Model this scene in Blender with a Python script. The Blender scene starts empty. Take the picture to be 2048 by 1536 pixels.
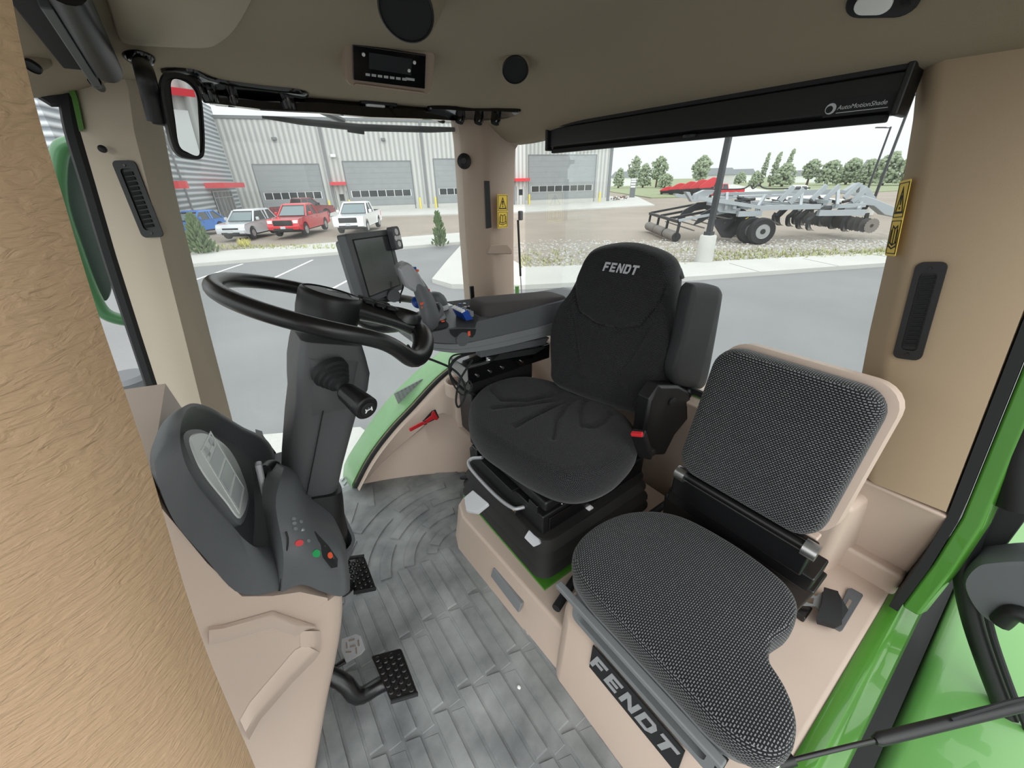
import bpy, math, random
import numpy as np
from mathutils import Vector, Matrix
random.seed(7)
S = bpy.context.scene
COL = S.collection
R_ = math.radians
# ---------------------------------------------------------------- camera
# world: X = towards the tractor's rear, Y = towards its right side, Z up, cab floor at 0
F = 770.; PIT = R_(27.9); AZ = R_(35.5); RO = R_(1.2)
f_ = np.array([math.sin(AZ)*math.cos(PIT), math.cos(AZ)*math.cos(PIT), -math.sin(PIT)])
r0 = np.array([math.cos(AZ), -math.sin(AZ), 0.]); u0 = np.cross(r0, f_)
r_ = r0*math.cos(RO)-u0*math.sin(RO); u_ = r0*math.sin(RO)+u0*math.cos(RO)
CP = np.array([0, 0, 1.35])
cd = bpy.data.cameras.new('camera'); cam = bpy.data.objects.new('camera', cd); COL.objects.link(cam)
cd.sensor_width = 36; cd.lens = 36*F/2048; cd.clip_start = .02; cd.clip_end = 2000
cam.matrix_world = Matrix(((r_[0], u_[0], -f_[0], CP[0]), (r_[1], u_[1], -f_[1], CP[1]), (r_[2], u_[2], -f_[2], CP[2]), (0, 0, 0, 1)))
S.camera = cam
S.view_settings.view_transform = 'Standard'; S.view_settings.look = 'None'
S.view_settings.gamma = 1; S.view_settings.use_curve_mapping = False
S.view_settings.exposure = 0.0
# ---------------------------------------------------------------- sky: overcast, brighter overhead and behind the camera
w = bpy.data.worlds.new('world'); S.world = w; w.use_nodes = True
nt = w.node_tree; N = nt.nodes; Lk = nt.links; N.clear()
tc = N.new('ShaderNodeTexCoord'); sp = N.new('ShaderNodeSeparateXYZ'); Lk.new(tc.outputs['Generated'], sp.inputs[0])
def mth(op, a, b=None):
    m = N.new('ShaderNodeMath'); m.operation = op
    for i, v in enumerate((a, b)):
        if v is None: continue
        if isinstance(v, (int, float)): m.inputs[i].default_value = v
        else: Lk.new(v, m.inputs[i])
    return m.outputs[0]
zen = mth('MAXIMUM', sp.outputs['Z'], 0.)
bk = mth('MAXIMUM', mth('ADD', mth('MULTIPLY', sp.outputs['X'], -.35), mth('MULTIPLY', sp.outputs['Y'], -.94)), 0.)
st = mth('ADD', mth('ADD', mth('MULTIPLY', zen, 1.0), 1.12), mth('MULTIPLY', bk, 1.5))
nz = N.new('ShaderNodeTexNoise'); nz.inputs['Scale'].default_value = 3; nz.inputs['Detail'].default_value = 4
Lk.new(tc.outputs['Generated'], nz.inputs['Vector'])
st = mth('MULTIPLY', st, mth('ADD', mth('MULTIPLY', nz.outputs['Fac'], .16), .92))
bg = N.new('ShaderNodeBackground'); bg.inputs['Color'].default_value = (.98, 1, .995, 1); Lk.new(st, bg.inputs['Strength'])
wo = N.new('ShaderNodeOutputWorld'); Lk.new(bg.outputs[0], wo.inputs[0])
# a veiled sun behind the camera's left shoulder, soft through the cloud
sd = bpy.data.lights.new('sun', 'SUN'); sd.energy = 0.35; sd.angle = R_(35); sd.color = (1, .97, .93)
so = bpy.data.objects.new('sun', sd); COL.objects.link(so)
so.rotation_euler = Vector((.25, .8, -.75)).to_track_quat('-Z', 'Y').to_euler()
S.cycles.max_bounces = 8; S.cycles.diffuse_bounces = 5; S.cycles.transparent_max_bounces = 16
# ---------------------------------------------------------------- points read along the camera's sight lines at a given real depth
def ray(x, y): return f_*F+r_*(x-1024)+u_*(768-y)
def _cut(x, y, i, v): d = ray(x, y); return CP+d*((v-CP[i])/d[i])
def atx(x, y, X): return tuple(_cut(x, y, 0, X))
def aty(x, y, Y): return tuple(_cut(x, y, 1, Y))
def atz(x, y, z): return tuple(_cut(x, y, 2, z))
def onp(x, y, p0, n):
    p0 = np.array(p0, float); n = np.array(n, float); d = ray(x, y); return tuple(CP+d*(((p0-CP)@n)/(d@n)))
# ---------------------------------------------------------------- mesh helpers
V = Vector
class MB:
    def __init__(s): s.v = []; s.f = []
    def add(s, vs, fs):
        o = len(s.v); s.v += [tuple(float(q) for q in p) for p in vs]; s.f += [tuple(i+o for i in f) for f in fs]; return s
    def box(s, c, d, M=None, tap=1.):
        x, y, z = [q/2 for q in d]
        vs = [V((sx*x*(tap if sz > 0 else 1), sy*y*(tap if sz > 0 else 1), sz*z)) for sz in (-1, 1) for sy in (-1, 1) for sx in (-1, 1)]
        if M is not None: vs = [M @ q for q in vs]
        vs = [q+V(c) for q in vs]
        return s.add(vs, [(0, 2, 3, 1), (4, 5, 7, 6), (0, 1, 5, 4), (2, 6, 7, 3), (0, 4, 6, 2), (1, 3, 7, 5)])
    def bar(s, a, b, w_, h_, up=(0, 0, 1)):
        a = V(a); b = V(b); d = (b-a); L = d.length; d.normalize(); x = d.cross(V(up)).normalized(); z = x.cross(d)
        M = Matrix((x, d, z)).transposed(); return s.box((a+b)/2, (w_, L, h_), M)
    def loft(s, rings, caps=True, closed=True, loop=False):
        n = len(rings[0]); o = len(s.v); m = len(rings)
        for r in rings: s.v += [tuple(float(q) for q in p) for p in r]
        for i in range(m if loop else m-1):
            j2 = (i+1) % m
            for j in range(n if closed else n-1):
                k = (j+1) % n
                s.f.append((o+i*n+j, o+i*n+k, o+j2*n+k, o+j2*n+j))
        if caps and closed and not loop:
            s.f.append(tuple(o+j for j in range(n))[::-1]); s.f.append(tuple(o+(m-1)*n+j for j in range(n)))
        return s
    def tube(s, pts, r, n=8, loop=False, caps=True, sq=None):
        P = [V(p) for p in pts]; m = len(P)
        rs = r if isinstance(r, (list, tuple)) else [r]*m
        t0 = (P[1]-P[0]).normalized(); a = V((0, 0, 1)) if abs(t0.z) < .9 else V((1, 0, 0))
        nrm = t0.cross(a).normalized(); rings = []
        for i in range(m):
            if loop: t = (P[(i+1) % m]-P[i-1]).normalized()
            else: t = (P[min(i+1, m-1)]-P[max(i-1, 0)]).normalized()
            nrm = (nrm-t*nrm.dot(t)).normalized(); b = t.cross(nrm)
            q = sq or (1, 1)
            rings.append([P[i]+(nrm*math.cos(2*math.pi*k/n)*q[0]+b*math.sin(2*math.pi*k/n)*q[1])*rs[i] for k in range(n)])
        return s.loft(rings, caps, True, loop)
    def cyl(s, a, b, r, r2=None, n=20): return s.tube([a, b], [r, r if r2 is None else r2], n)
    def lathe(s, prof, o, ax=(0, 0, 1), n=24, caps=True):
        ax = V(ax).normalized(); a = V((0, 0, 1)) if abs(ax.z) < .9 else V((1, 0, 0)); x = ax.cross(a).normalized(); y = ax.cross(x)
        return s.loft([[V(o)+ax*h+(x*math.cos(2*math.pi*k/n)+y*math.sin(2*math.pi*k/n))*r for k in range(n)] for r, h in prof], caps)
    def prism(s, pts, vec):
        vec = V(vec); P = [V(p) for p in pts]; return s.loft([P, [p+vec for p in P]])
    def grid(s, rows, thick=None):
        n = len(rows[0]); o = len(s.v); m = len(rows)
        for r in rows: s.v += [tuple(float(q) for q in p) for p in r]
        for i in range(m-1):
            for j in range(n-1): s.f.append((o+i*n+j, o+i*n+j+1, o+(i+1)*n+j+1, o+(i+1)*n+j))
        if thick is not None:
            o2 = len(s.v); t = V(thick)
            for r in rows: s.v += [tuple(V(p)+t) for p in r]
            for i in range(m-1):
                for j in range(n-1): s.f.append((o2+i*n+j, o2+(i+1)*n+j, o2+(i+1)*n+j+1, o2+i*n+j+1))
            E = [i*n for i in range(m)]; Q = [i*n+n-1 for i in range(m)]; T = list(range(n)); B = [(m-1)*n+j for j in range(n)]
            for L in (E, Q[::-1], T[::-1], B):
                for a, b in zip(L[:-1], L[1:]): s.f.append((o+a, o+b, o2+b, o2+a))
        return s
    def ball(s, c, r, n=10, m=7, sc=(1, 1, 1), jit=0):
        rings = []
        for i in range(1, m):
            th = math.pi*i/m
            rings.append([(c[0]+r*sc[0]*math.sin(th)*math.cos(2*math.pi*k/n)*(1+random.uniform(-jit, jit)), c[1]+r*sc[1]*math.sin(th)*math.sin(2*math.pi*k/n)*(1+random.uniform(-jit, jit)), c[2]+r*sc[2]*math.cos(th)*(1+random.uniform(-jit, jit))) for k in range(n)])
        return s.loft(rings)
def smooth_loop(pts, n=64):
    m = len(pts); out = []; P = [V(p) for p in pts]
    for k in range(n):
        t = k*m/n; i = int(t); u = t-i
        a, b, c, d = P[(i-1) % m], P[i % m], P[(i+1) % m], P[(i+2) % m]
        out.append(.5*((2*b)+(c-a)*u+(2*a-5*b+4*c-d)*u*u+(3*b-a-3*c+d)*u**3))
    return out
def smooth_line(pts, n=24):
    P = [V(p) for p in pts]; P = [P[0]*2-P[1]]+P+[P[-1]*2-P[-2]]; m = len(pts)-1; out = []
    for k in range(n+1):
        t = min(k*m/n, m-1e-6); i = int(t); u = t-i; a, b, c, d = P[i:i+4]
        out.append(.5*((2*b)+(c-a)*u+(2*a-5*b+4*c-d)*u*u+(3*b-a-3*c+d)*u**3))
    return out
def frame(o, x, y):
    o = V(o); x = V(x).normalized(); y = V(y); y = (y-x*y.dot(x)).normalized(); z = x.cross(y)
    return lambda a, b, c=0.: o+x*a+y*b+z*c
def rrect(w_, h_, r, n=5):
    out = []
    for cx, cy, a0 in ((w_/2-r, h_/2-r, 0), (-w_/2+r, h_/2-r, 90), (-w_/2+r, -h_/2+r, 180), (w_/2-r, -h_/2+r, 270)):
        for k in range(n+1):
            a = R_(a0+90*k/n); out.append((cx+r*math.cos(a), cy+r*math.sin(a)))
    return out
def plate(m, fr, outline, t, z0=0., edge=0.):
    "flat plate with an optional softened front edge"
    cx = sum(p[0] for p in outline)/len(outline); cy = sum(p[1] for p in outline)/len(outline)
    def ring(sc, z): return [fr(cx+(a-cx)*sc, cy+(b-cy)*sc, z) for a, b in outline]
    if edge:
        wd = max(abs(p[0]-cx) for p in outline); k = 1-edge/wd
        return m.loft([ring(1, z0), ring(1, z0+t-edge*.6), ring(1-(1-k)*.4, z0+t-edge*.15), ring(k, z0+t)])
    return m.loft([ring(1, z0), ring(1, z0+t)])
def pad(m, fr, outline, prof, dome=0., dent=None, inner=8, back=True):
    "upholstered pad: outline rings follow prof [(scale,z)], then close to the middle with a dome and dents"
    cx = sum(p[0] for p in outline)/len(outline); cy = sum(p[1] for p in outline)/len(outline)
    def ring(sc, z, dd=False):
        o = []
        for p in outline:
            a = cx+(p[0]-cx)*sc; b = cy+(p[1]-cy)*sc
            o.append(fr(a, b, z+(dent(a, b) if (dent and dd) else 0)))
        return o
    rings = [ring(sc, z) for sc, z in prof[:-1]]; s0, z0 = prof[-1]; rings.append(ring(s0, z0, True))
    for i in range(1, inner+1):
        s = s0*(1-i/(inner+.3)); q = s/s0; rings.append(ring(s, z0+dome*(1-q*q), True))
    return m.loft(rings)
# ---------------------------------------------------------------- linking, naming, describing
def link_mesh(name, mb, m, loc=V((0, 0, 0)), smooth=40, bevel=0, seg=2, uv=1.0):
    me = bpy.data.meshes.new(name)
    vs = [(p[0]-loc[0], p[1]-loc[1], p[2]-loc[2]) for p in mb.v]
    me.from_pydata(vs, [], mb.f); me.validate()
    import bmesh
    b = bmesh.new(); b.from_mesh(me); bmesh.ops.recalc_face_normals(b, faces=b.faces); b.to_mesh(me); b.free()
    ul = me.uv_layers.new(name='UVMap'); data = ul.data
    for p in me.polygons:
        n = p.normal; a = (abs(n.x), abs(n.y), abs(n.z)); k = a.index(max(a))
        i, j = ((1, 2), (0, 2), (0, 1))[k]
        for li in p.loop_indices:
            c = me.vertices[me.loops[li].vertex_index].co; data[li].uv = (c[i]*uv, c[j]*uv)
    if smooth:
        me.polygons.foreach_set('use_smooth', [True]*len(me.polygons)); me.set_sharp_from_angle(angle=R_(smooth))
    me.materials.append(m); o = bpy.data.objects.new(name, me); COL.objects.link(o)
    if bevel:
        bm_ = o.modifiers.new('bevel', 'BEVEL'); bm_.width = bevel; bm_.segments = seg; bm_.limit_method = 'ANGLE'; bm_.angle_limit = R_(40); bm_.harden_normals = True
    return o
def thing(name, label, cat, loc=(0, 0, 0), group=None):
    o = bpy.data.objects.new(name, None); o.empty_display_size = .05; COL.objects.link(o); o.location = loc
    o['label'] = label; o['category'] = cat
    if group: o['group'] = group
    return o
def wloc(o):
    l = V((0, 0, 0))
    while o is not None: l += o.location; o = o.parent
    return l
def part(name, mb, m, parent, label=None, kind=None, **k):
    o = link_mesh(name, mb, m, wloc(parent), **k); o.parent = parent
    if label: o['label'] = label
    if kind: o['kind'] = kind
    return o
def single(name, mb, m, label, cat, group=None, kind=None, **k):
    xs = [p[0] for p in mb.v]; ys = [p[1] for p in mb.v]; zs = [p[2] for p in mb.v]
    L = V(((min(xs)+max(xs))/2, (min(ys)+max(ys))/2, min(zs)))
    o = link_mesh(name, mb, m, L, **k); o.location = L; o['label'] = label; o['category'] = cat
    if group: o['group'] = group
    if kind: o['kind'] = kind
    return o
def struct(name, mb, m, label=None, cat=None, **k):
    o = link_mesh(name, mb, m, **k); o['kind'] = 'structure'
    if label: o['label'] = label; o['category'] = cat or 'wall'
    return o
def dup(root, loc, rotz=0, label=None, scale=None):
    def cp(o, par):
        c = o.copy(); COL.objects.link(c)
        if par is not None: c.parent = par
        for ch in list(o.children):
            if ch.parent is o: cp(ch, c)
        return c
    r = cp(root, None); r.location = loc; r.rotation_euler = (0, 0, rotz)
    if label: r['label'] = label
    if scale: r.scale = scale
    return r
# ---------------------------------------------------------------- materials
def lin(c): return tuple(((v/255)/12.92 if v/255 <= .04045 else ((v/255+.055)/1.055)**2.4) for v in c)+(1,)
def mat(name, col, rough=.5, metal=0., var=None, bump=None, coat=0., spec=.5, emis=None, col2=None, coord='Object', fine=None):
    "col, col2 in 0-255 sRGB; var=(scale,amount[,detail]) mixes col and col2; bump=(scale,strength[,dist])"
    m = bpy.data.materials.new(name); m.use_nodes = True; t = m.node_tree; b = t.nodes['Principled BSDF']; L = t.links
    b.inputs['Base Color'].default_value = lin(col); b.inputs['Roughness'].default_value = rough; b.inputs['Metallic'].default_value = metal
    b.inputs['Coat Weight'].default_value = coat; b.inputs['Specular IOR Level'].default_value = spec
    tcn = t.nodes.new('ShaderNodeTexCoord')
    def noise(sc, det=3):
        n = t.nodes.new('ShaderNodeTexNoise'); n.inputs['Scale'].default_value = sc; n.inputs['Detail'].default_value = det; L.new(tcn.outputs[coord], n.inputs['Vector']); return n
    if var:
        n = noise(var[0], var[2] if len(var) > 2 else 4); rp = t.nodes.new('ShaderNodeValToRGB')
        rp.color_ramp.elements[0].position = .5-.5*var[1]; rp.color_ramp.elements[1].position = .5+.5*var[1]
        rp.color_ramp.elements[0].color = lin(col); rp.color_ramp.elements[1].color = lin(col2 or tuple(min(255, v*1.15) for v in col))
        L.new(n.outputs['Fac'], rp.inputs['Fac']); src = rp.outputs['Color']
        if fine:
            n2 = noise(fine[0], 2); mx = t.nodes.new('ShaderNodeMix'); mx.data_type = 'RGBA'; mx.blend_type = 'MULTIPLY'; mx.inputs[0].default_value = fine[1]
            L.new(src, mx.inputs[6]); L.new(n2.outputs['Fac'], mx.inputs[7]); src = mx.outputs[2]
        L.new(src, b.inputs['Base Color'])
    if bump:
        n = noise(bump[0], 4); bp = t.nodes.new('ShaderNodeBump'); bp.inputs['Strength'].default_value = bump[1]; bp.inputs['Distance'].default_value = bump[2] if len(bump) > 2 else .002
        L.new(n.outputs['Fac'], bp.inputs['Height']); L.new(bp.outputs[0], b.inputs['Normal'])
    if emis: b.inputs['Emission Color'].default_value = lin(col); b.inputs['Emission Strength'].default_value = emis
    return m
def fabric(name, base, dash, bw, rh, gap, rough=.95):
    m = bpy.data.materials.new(name); m.use_nodes = True; t = m.node_tree; b = t.nodes['Principled BSDF']; L = t.links
    u = t.nodes.new('ShaderNodeUVMap'); br = t.nodes.new('ShaderNodeTexBrick'); L.new(u.outputs[0], br.inputs['Vector'])
    br.offset = .5; br.inputs['Scale'].default_value = 1.; br.inputs['Brick Width'].default_value = bw; br.inputs['Row Height'].default_value = rh
    br.inputs['Mortar Size'].default_value = gap; br.inputs['Mortar Smooth'].default_value = .3
    br.inputs['Color1'].default_value = lin(dash); br.inputs['Color2'].default_value = lin(tuple(v*.85 for v in dash)); br.inputs['Mortar'].default_value = lin(base)
    L.new(br.outputs['Color'], b.inputs['Base Color']); b.inputs['Roughness'].default_value = rough; b.inputs['Specular IOR Level'].default_value = .2
    b.inputs['Sheen Weight'].default_value = .15
    bp = t.nodes.new('ShaderNodeBump'); bp.inputs['Strength'].default_value = .5; bp.inputs['Distance'].default_value = .0012; bp.invert = True
    L.new(br.outputs['Fac'], bp.inputs['Height']); L.new(bp.outputs[0], b.inputs['Normal'])
    return m
def glass(name, tint=(247, 249, 249), dusty_haze=.06, refl=.5):
    m = bpy.data.materials.new(name); m.use_nodes = True; t = m.node_tree; t.nodes.clear(); L = t.links
    tr = t.nodes.new('ShaderNodeBsdfTransparent'); tr.inputs[0].default_value = lin(tint)
    gl = t.nodes.new('ShaderNodeBsdfGlossy'); gl.inputs['Roughness'].default_value = .02; gl.inputs[0].default_value = (.9, .95, .93, 1)
    df = t.nodes.new('ShaderNodeBsdfTranslucent'); df.inputs[0].default_value = (.9, .92, .9, 1)  # pale veil: window dust plus a washed-out haze put into the glass
    fr = t.nodes.new('ShaderNodeFresnel'); fr.inputs[0].default_value = 1.45
    mu = t.nodes.new('ShaderNodeMath'); mu.operation = 'MULTIPLY'; mu.inputs[1].default_value = refl; L.new(fr.outputs[0], mu.inputs[0])
    m1 = t.nodes.new('ShaderNodeMixShader'); L.new(mu.outputs[0], m1.inputs[0]); L.new(tr.outputs[0], m1.inputs[1]); L.new(gl.outputs[0], m1.inputs[2])
    tcn = t.nodes.new('ShaderNodeTexCoord'); n = t.nodes.new('ShaderNodeTexNoise'); n.inputs['Scale'].default_value = 5; n.inputs['Detail'].default_value = 8; L.new(tcn.outputs['Object'], n.inputs['Vector'])
    rp = t.nodes.new('ShaderNodeMapRange'); rp.inputs[1].default_value = .4; rp.inputs[2].default_value = .75; rp.inputs[3].default_value = dusty_haze*.35; rp.inputs[4].default_value = dusty_haze*1.6
    L.new(n.outputs['Fac'], rp.inputs[0]); m2 = t.nodes.new('ShaderNodeMixShader'); L.new(rp.outputs[0], m2.inputs[0]); L.new(m1.outputs[0], m2.inputs[1]); L.new(df.outputs[0], m2.inputs[2])
    o = t.nodes.new('ShaderNodeOutputMaterial'); L.new(m2.outputs[0], o.inputs[0]); return m
M = {
 'beige': mat('beige_plastic', (192, 173, 159), .5, var=(6, .9), col2=(198, 180, 166), bump=(900, .08, .0006)),
 'tan': mat('tan_pillar', (170, 150, 124), .8, bump=(700, .18, .001)),
 'pillar': mat('pillar_trim', (188, 176, 158), .8, bump=(700, .15, .001)),
 'head': mat('headliner', (150, 137, 118), .95, bump=(900, .2, .001)),
 'head2': mat('headliner_hatch', (178, 166, 146), .9, bump=(900, .2, .001)),
 'bezel': mat('roof_console', (166, 146, 130), .6, bump=(900, .1, .0006)),
 'dgrey': mat('dark_grey_plastic', (88, 91, 94), .5, bump=(1200, .15, .0005)),
 'dgrey2': mat('column_plastic', (76, 78, 80), .5, bump=(1200, .15, .0005)),
 'mgrey': mat('mid_grey_plastic', (120, 123, 125), .5, bump=(1200, .1, .0005)),
 'lgrey': mat('light_grey_plastic', (190, 192, 196), .5),
 'black': mat('black_plastic', (22, 22, 24), .45, bump=(900, .1, .0005)),
 'blackg': mat('gloss_black', (10, 10, 12), .12, coat=.5),
 'blackm': mat('black_metal', (16, 16, 18), .3, spec=.6),
 'rubber': mat('rubber', (26, 27, 29), .75),
 'wheel': mat('steering_leather', (26, 26, 28), .3, bump=(1500, .25, .0005)),
 'bellow': mat('bellows_rubber', (24, 24, 26), .7, var=(8, .6), col2=(38, 36, 34)),
 'mat_': mat('floor_mat', (92, 96, 98), .68, var=(8, .5, 12), col2=(158, 161, 161), bump=(420, .35, .001)),
 'under': mat('floor_under', (60, 60, 60), .8),
 'green': mat('green_paint', (66, 122, 40), .28, coat=.6, var=(3, .8), col2=(76, 134, 48)),
 'green3': mat('fender_green', (98, 152, 82), .3, coat=.6, var=(3, .8), col2=(106, 160, 90)),
 'green2': mat('pale_green_paint', (112, 166, 104), .4, coat=.2, var=(40, .8), col2=(124, 176, 116)),
 'dgreen': mat('mirror_green', (60, 110, 70), .4, coat=.3),
 'steel': mat('steel', (190, 192, 194), .3, metal=1.),
 'chrome': mat('chrome', (230, 230, 230), .12, metal=1.),
 'silver': mat('silver_paint', (170, 172, 175), .4, metal=.3),
 'red': mat('red_plastic', (200, 40, 48), .4),
 'orange': mat('orange_plastic', (232, 96, 60), .5),
 'blue': mat('blue_plastic', (24, 70, 160), .45),
 'white': mat('white_plastic', (235, 235, 235), .5),
 'yellow': mat('yellow_sticker', (236, 200, 60), .5),
 'greenb': mat('green_button', (40, 160, 90), .5),
 'fabric': fabric('driver_fabric', (21, 21, 23), (70, 70, 72), .0050, .0034, .0011),
 'fabric2': fabric('passenger_fabric', (21, 22, 24), (128, 130, 132), .0074, .0046, .0016),
 'plain': mat('armrest_fabric', (72, 68, 68), .95, bump=(1500, .4, .001)),
 'pillow': mat('armrest_pad', (40, 41, 43), .7, bump=(1300, .3, .0008)),
 'screen': mat('dark_screen', (52, 56, 58), .15, spec=.7),
 'lcd': mat('reflecting_display', (240, 244, 243), .25),  # near-white base colour paints in the reflection on the display
 'lcd2': mat('display_light', (250, 252, 250), .3),
 'lcd3': mat('display_mid', (206, 212, 213), .3),
 'mirror': mat('mirror_glass', (235, 240, 240), .01, metal=1.),
 'glass': glass('window_glass', dusty_haze=.05, refl=.3),
 'rglass': glass('rear_glass', dusty_haze=.02, refl=.2),
 'lens': mat('clear_lens', (235, 235, 235), .1, spec=.8),
}
# leather-grained pillar cover: stretched wrinkles
def leather():
    m = mat('leather_cover', (182, 150, 118), .6, var=(14, .8), col2=(194, 163, 131)); t = m.node_tree; L = t.links; b = t.nodes['Principled BSDF']
    tcn = t.nodes.new('ShaderNodeTexCoord'); mp = t.nodes.new('ShaderNodeMapping'); mp.inputs['Scale'].default_value = (27, 27, 84)
    L.new(tcn.outputs['Object'], mp.inputs[0]); n = t.nodes.new('ShaderNodeTexNoise'); n.inputs['Scale'].default_value = 3.2; n.inputs['Detail'].default_value = 5; n.inputs['Distortion'].default_value = .9
    L.new(mp.outputs[0], n.inputs['Vector']); bp = t.nodes.new('ShaderNodeBump'); bp.inputs['Strength'].default_value = .8; bp.inputs['Distance'].default_value = .0022
    L.new(n.outputs['Fac'], bp.inputs['Height']); L.new(bp.outputs[0], b.inputs['Normal']); return m
M['leather'] = leather()
# ================================================================ CAB SHELL
m = MB(); m.box((.4, .8, -.04), (2.0, 1.85, .03)); struct('floor', m, M['under'])
# rubber mat with its raised bars (the relief is one moulding)
m = MB(); m.box((.1, .84, -.0125), (1.2, 1.72, .025))
def rib(pts, h=.0045):
    cx = sum(p[0] for p in pts)/len(pts); cy = sum(p[1] for p in pts)/len(pts)
    a = [(x, y, -.001) for x, y in pts]; b = [(cx+(x-cx)*.93, cy+(y-cy)*.975, h) for x, y in pts]
    m.loft([a, b])
for k in range(-6, 7):
    xa = .022+.088*k
    for j, (y0, y1) in enumerate(((.835, 1.06), (.585, .815), (.335, .565), (.085, .315))):
        for s in (0, 1):
            x0 = xa+s*.044+(.0 if j % 2 else .0)
            yo = -.022*s+.01*((k*7) % 3-1)
            if x0 > .47 or x0 < -.4: continue
            x1 = x0+.038
            if s == 1: m_h = .0012
            else: m_h = .006
            rib([(x0, y0+yo), (x1, y0+yo), (x1, y1+yo), (x0, y1+yo+.012)], m_h)
for q, rr in enumerate((.144, .235, .326, .417, .50)):
    st_ = 180-math.degrees(math.asin(.075/rr))
    for a0, a1 in ((st_, 118), (112, 76)) if q % 2 else ((st_, 138), (133, 96), (91, 66)):
        n = 8; o = []; i = []
        for k in range(n+1):
            a = R_(a0+(a1-a0)*k/n); o.append((.47+(rr+.02)*math.cos(a), 1.0+(rr+.02)*math.sin(a))); i.append((.47+(rr-.02)*math.cos(a), 1.0+(rr-.02)*math.sin(a)))
        L_ = o+i[::-1]
        zz = .0055
        m.add([(x, y, zz) for x, y in L_]+[(x, y, -.001) for x, y in L_], [tuple([j, j+1, 2*n-j, 2*n+1-j]) for j in range(n)]+[(j, (j+1) % (2*n+2), 2*n+2+(j+1) % (2*n+2), 2*n+2+j) for j in range(2*n+2)])
for (x, y, w2, l, an) in ((.14, 1.50, .035, .13, 60), (.03, 1.42, .035, .1, 60), (.25, 1.56, .03, .16, 75), (.06, 1.30, .035, .12, 40)):
    c, s_ = math.cos(R_(an)), math.sin(R_(an)); rib([(x+c*a-s_*b, y+s_*a+c*b) for a, b in ((-l/2, -w2/2), (l/2, -w2/2), (l/2, w2/2), (-l/2, w2/2))])
single('floor_mat', m, M['mat_'], 'worn grey ribbed rubber mat covering the cab floor', 'mat', smooth=30)
m = MB(); m.ball((*atz(1038, 1377, 0)[:2], .008), .005, 8, 6, (1, 1.3, .8), .1)
single('pebble', m, M['white'], 'tiny white crumb lying on the ribbed floor mat', 'crumb')

# --- right side: front pillar, middle pillar (corner), lower wheel-arch panel
def col(px, Y): return [aty(x, y, Y) for x, y in px]
def ext(c, z=-.02):
    a, b = V(c[-2]), V(c[-1]); t = (z-b.z)/(b.z-a.z) if abs(b.z-a.z) > 1e-6 else 0; return list(c)+[tuple(b+(b-a)*t)]
Lc = ext(col([(143, 175), (160, 262), (192, 372), (232, 510), (282, 668), (334, 830)], 1.64))
Kc = ext(col([(256, 175), (268, 262), (296, 372), (328, 510), (368, 668), (408, 830)], 1.57))
Rc = ext(col([(318, 205), (333, 290), (352, 390), (384, 520), (420, 668), (462, 830)], 1.62))
Bc = [(x-.01, y+.09, z) for x, y, z in Rc]; Dc = [(x, y+.06, z) for x, y, z in Lc]
m = MB()
def topup(c, z): return [(c[0][0], c[0][1], z)]+list(c)
rings = [topup(c, 1.66) for c in (Lc, Kc, Rc, Bc, Dc)]
K2 = [((a[0]*.25+b[0]*.75), a[1]*.25+b[1]*.75, a[2]*.25+b[2]*.75) for a, b in zip(rings[0], rings[1])]
K3 = [((a[0]*.3+b[0]*.7), a[1]*.3+b[1]*.7+.002, a[2]*.3+b[2]*.7) for a, b in zip(rings[2], rings[1])]
rings = [rings[0], K2, rings[1], K3, rings[2], rings[3], rings[4]]
m.loft([list(r) for r in zip(*rings)])
struct('trim_1', m, M['pillar'], 'tan front pillar on the right side with a narrow black vent', 'pillar', smooth=60)
# black windscreen seal and green cab frame along the pillar's front edge
Sd = [V(p)+V((-.012, .03, 0)) for p in [aty(60, 135, 1.64)]+[aty(110, 190, 1.64)]+Lc]
m = MB(); m.tube(smooth_line(Sd, 40), .024, 8)
single('windscreen_seal', m, M['rubber'], 'black rubber seal curving down the front edge of the tan front pillar', 'seal')
m = MB(); gp = [(88, 137), (125, 160), (143, 195), (158, 262), (168, 258), (156, 200), (142, 160), (110, 132)]
m.prism([aty(x, y, 1.625) for x, y in gp], (0, .05, 0)); m.tube([V(p)+V((-.012, .10, 0)) for p in Lc], .02, 8)
single('cab_frame', m, M['green'], 'green painted frame edge showing in front of the tan front pillar', 'frame')
# vent in the pillar
def vent(label, fr, w_, h_, nl, group=None):
    o = fr(0, 0, 0); t = thing('air_vent', label, 'vent', o)
    m = MB(); out = rrect(w_, h_, .012, 4); inn = [(x*.56, y*.8) for x, y in out]
    m.loft([[fr(a, b, 0) for a, b in out], [fr(a, b, .006) for a, b in out], [fr(a, b, .006) for a, b in inn], [fr(a, b, -.004) for a, b in inn]])
    part('bezel', m, M['black'], t)
    for k in range(nl):
        y = (-.5+(k+.5)/nl)*h_*.74; m = MB(); m.box((0, 0, 0), (1, 1, 1)); m.v = [tuple(fr(p[0]*w_*.4, y+p[1]*h_*.5/nl+p[0]*h_*.012, .003+p[2]*.002+p[1]*.004)) for p in m.v]
        part('slat', m, M['rubber'], t)
    for y in (-h_*.44, h_*.44):
        m = MB(); m.lathe([(.0035, .0055), (.003, .008)], fr(0, y, 0), fr(0, 0, 1)-fr(0, 0, 0), 10); part('screw', m, M['blackm'], t)
    return t
c = [V(aty(x, y, 1.6)) for x, y in ((240, 322), (290, 322), (318, 474), (272, 474))]
vent('narrow upright black vent set in the tan front pillar', frame((c[0]+c[1]+c[2]+c[3])/4+V((0, -.018, 0)), (c[1]-c[0])+V((0, -.02, 0)), (c[0]-c[3])), (c[1]-c[0]).length*1.02, (c[0]-c[3]).length*1.0, 12)
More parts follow.
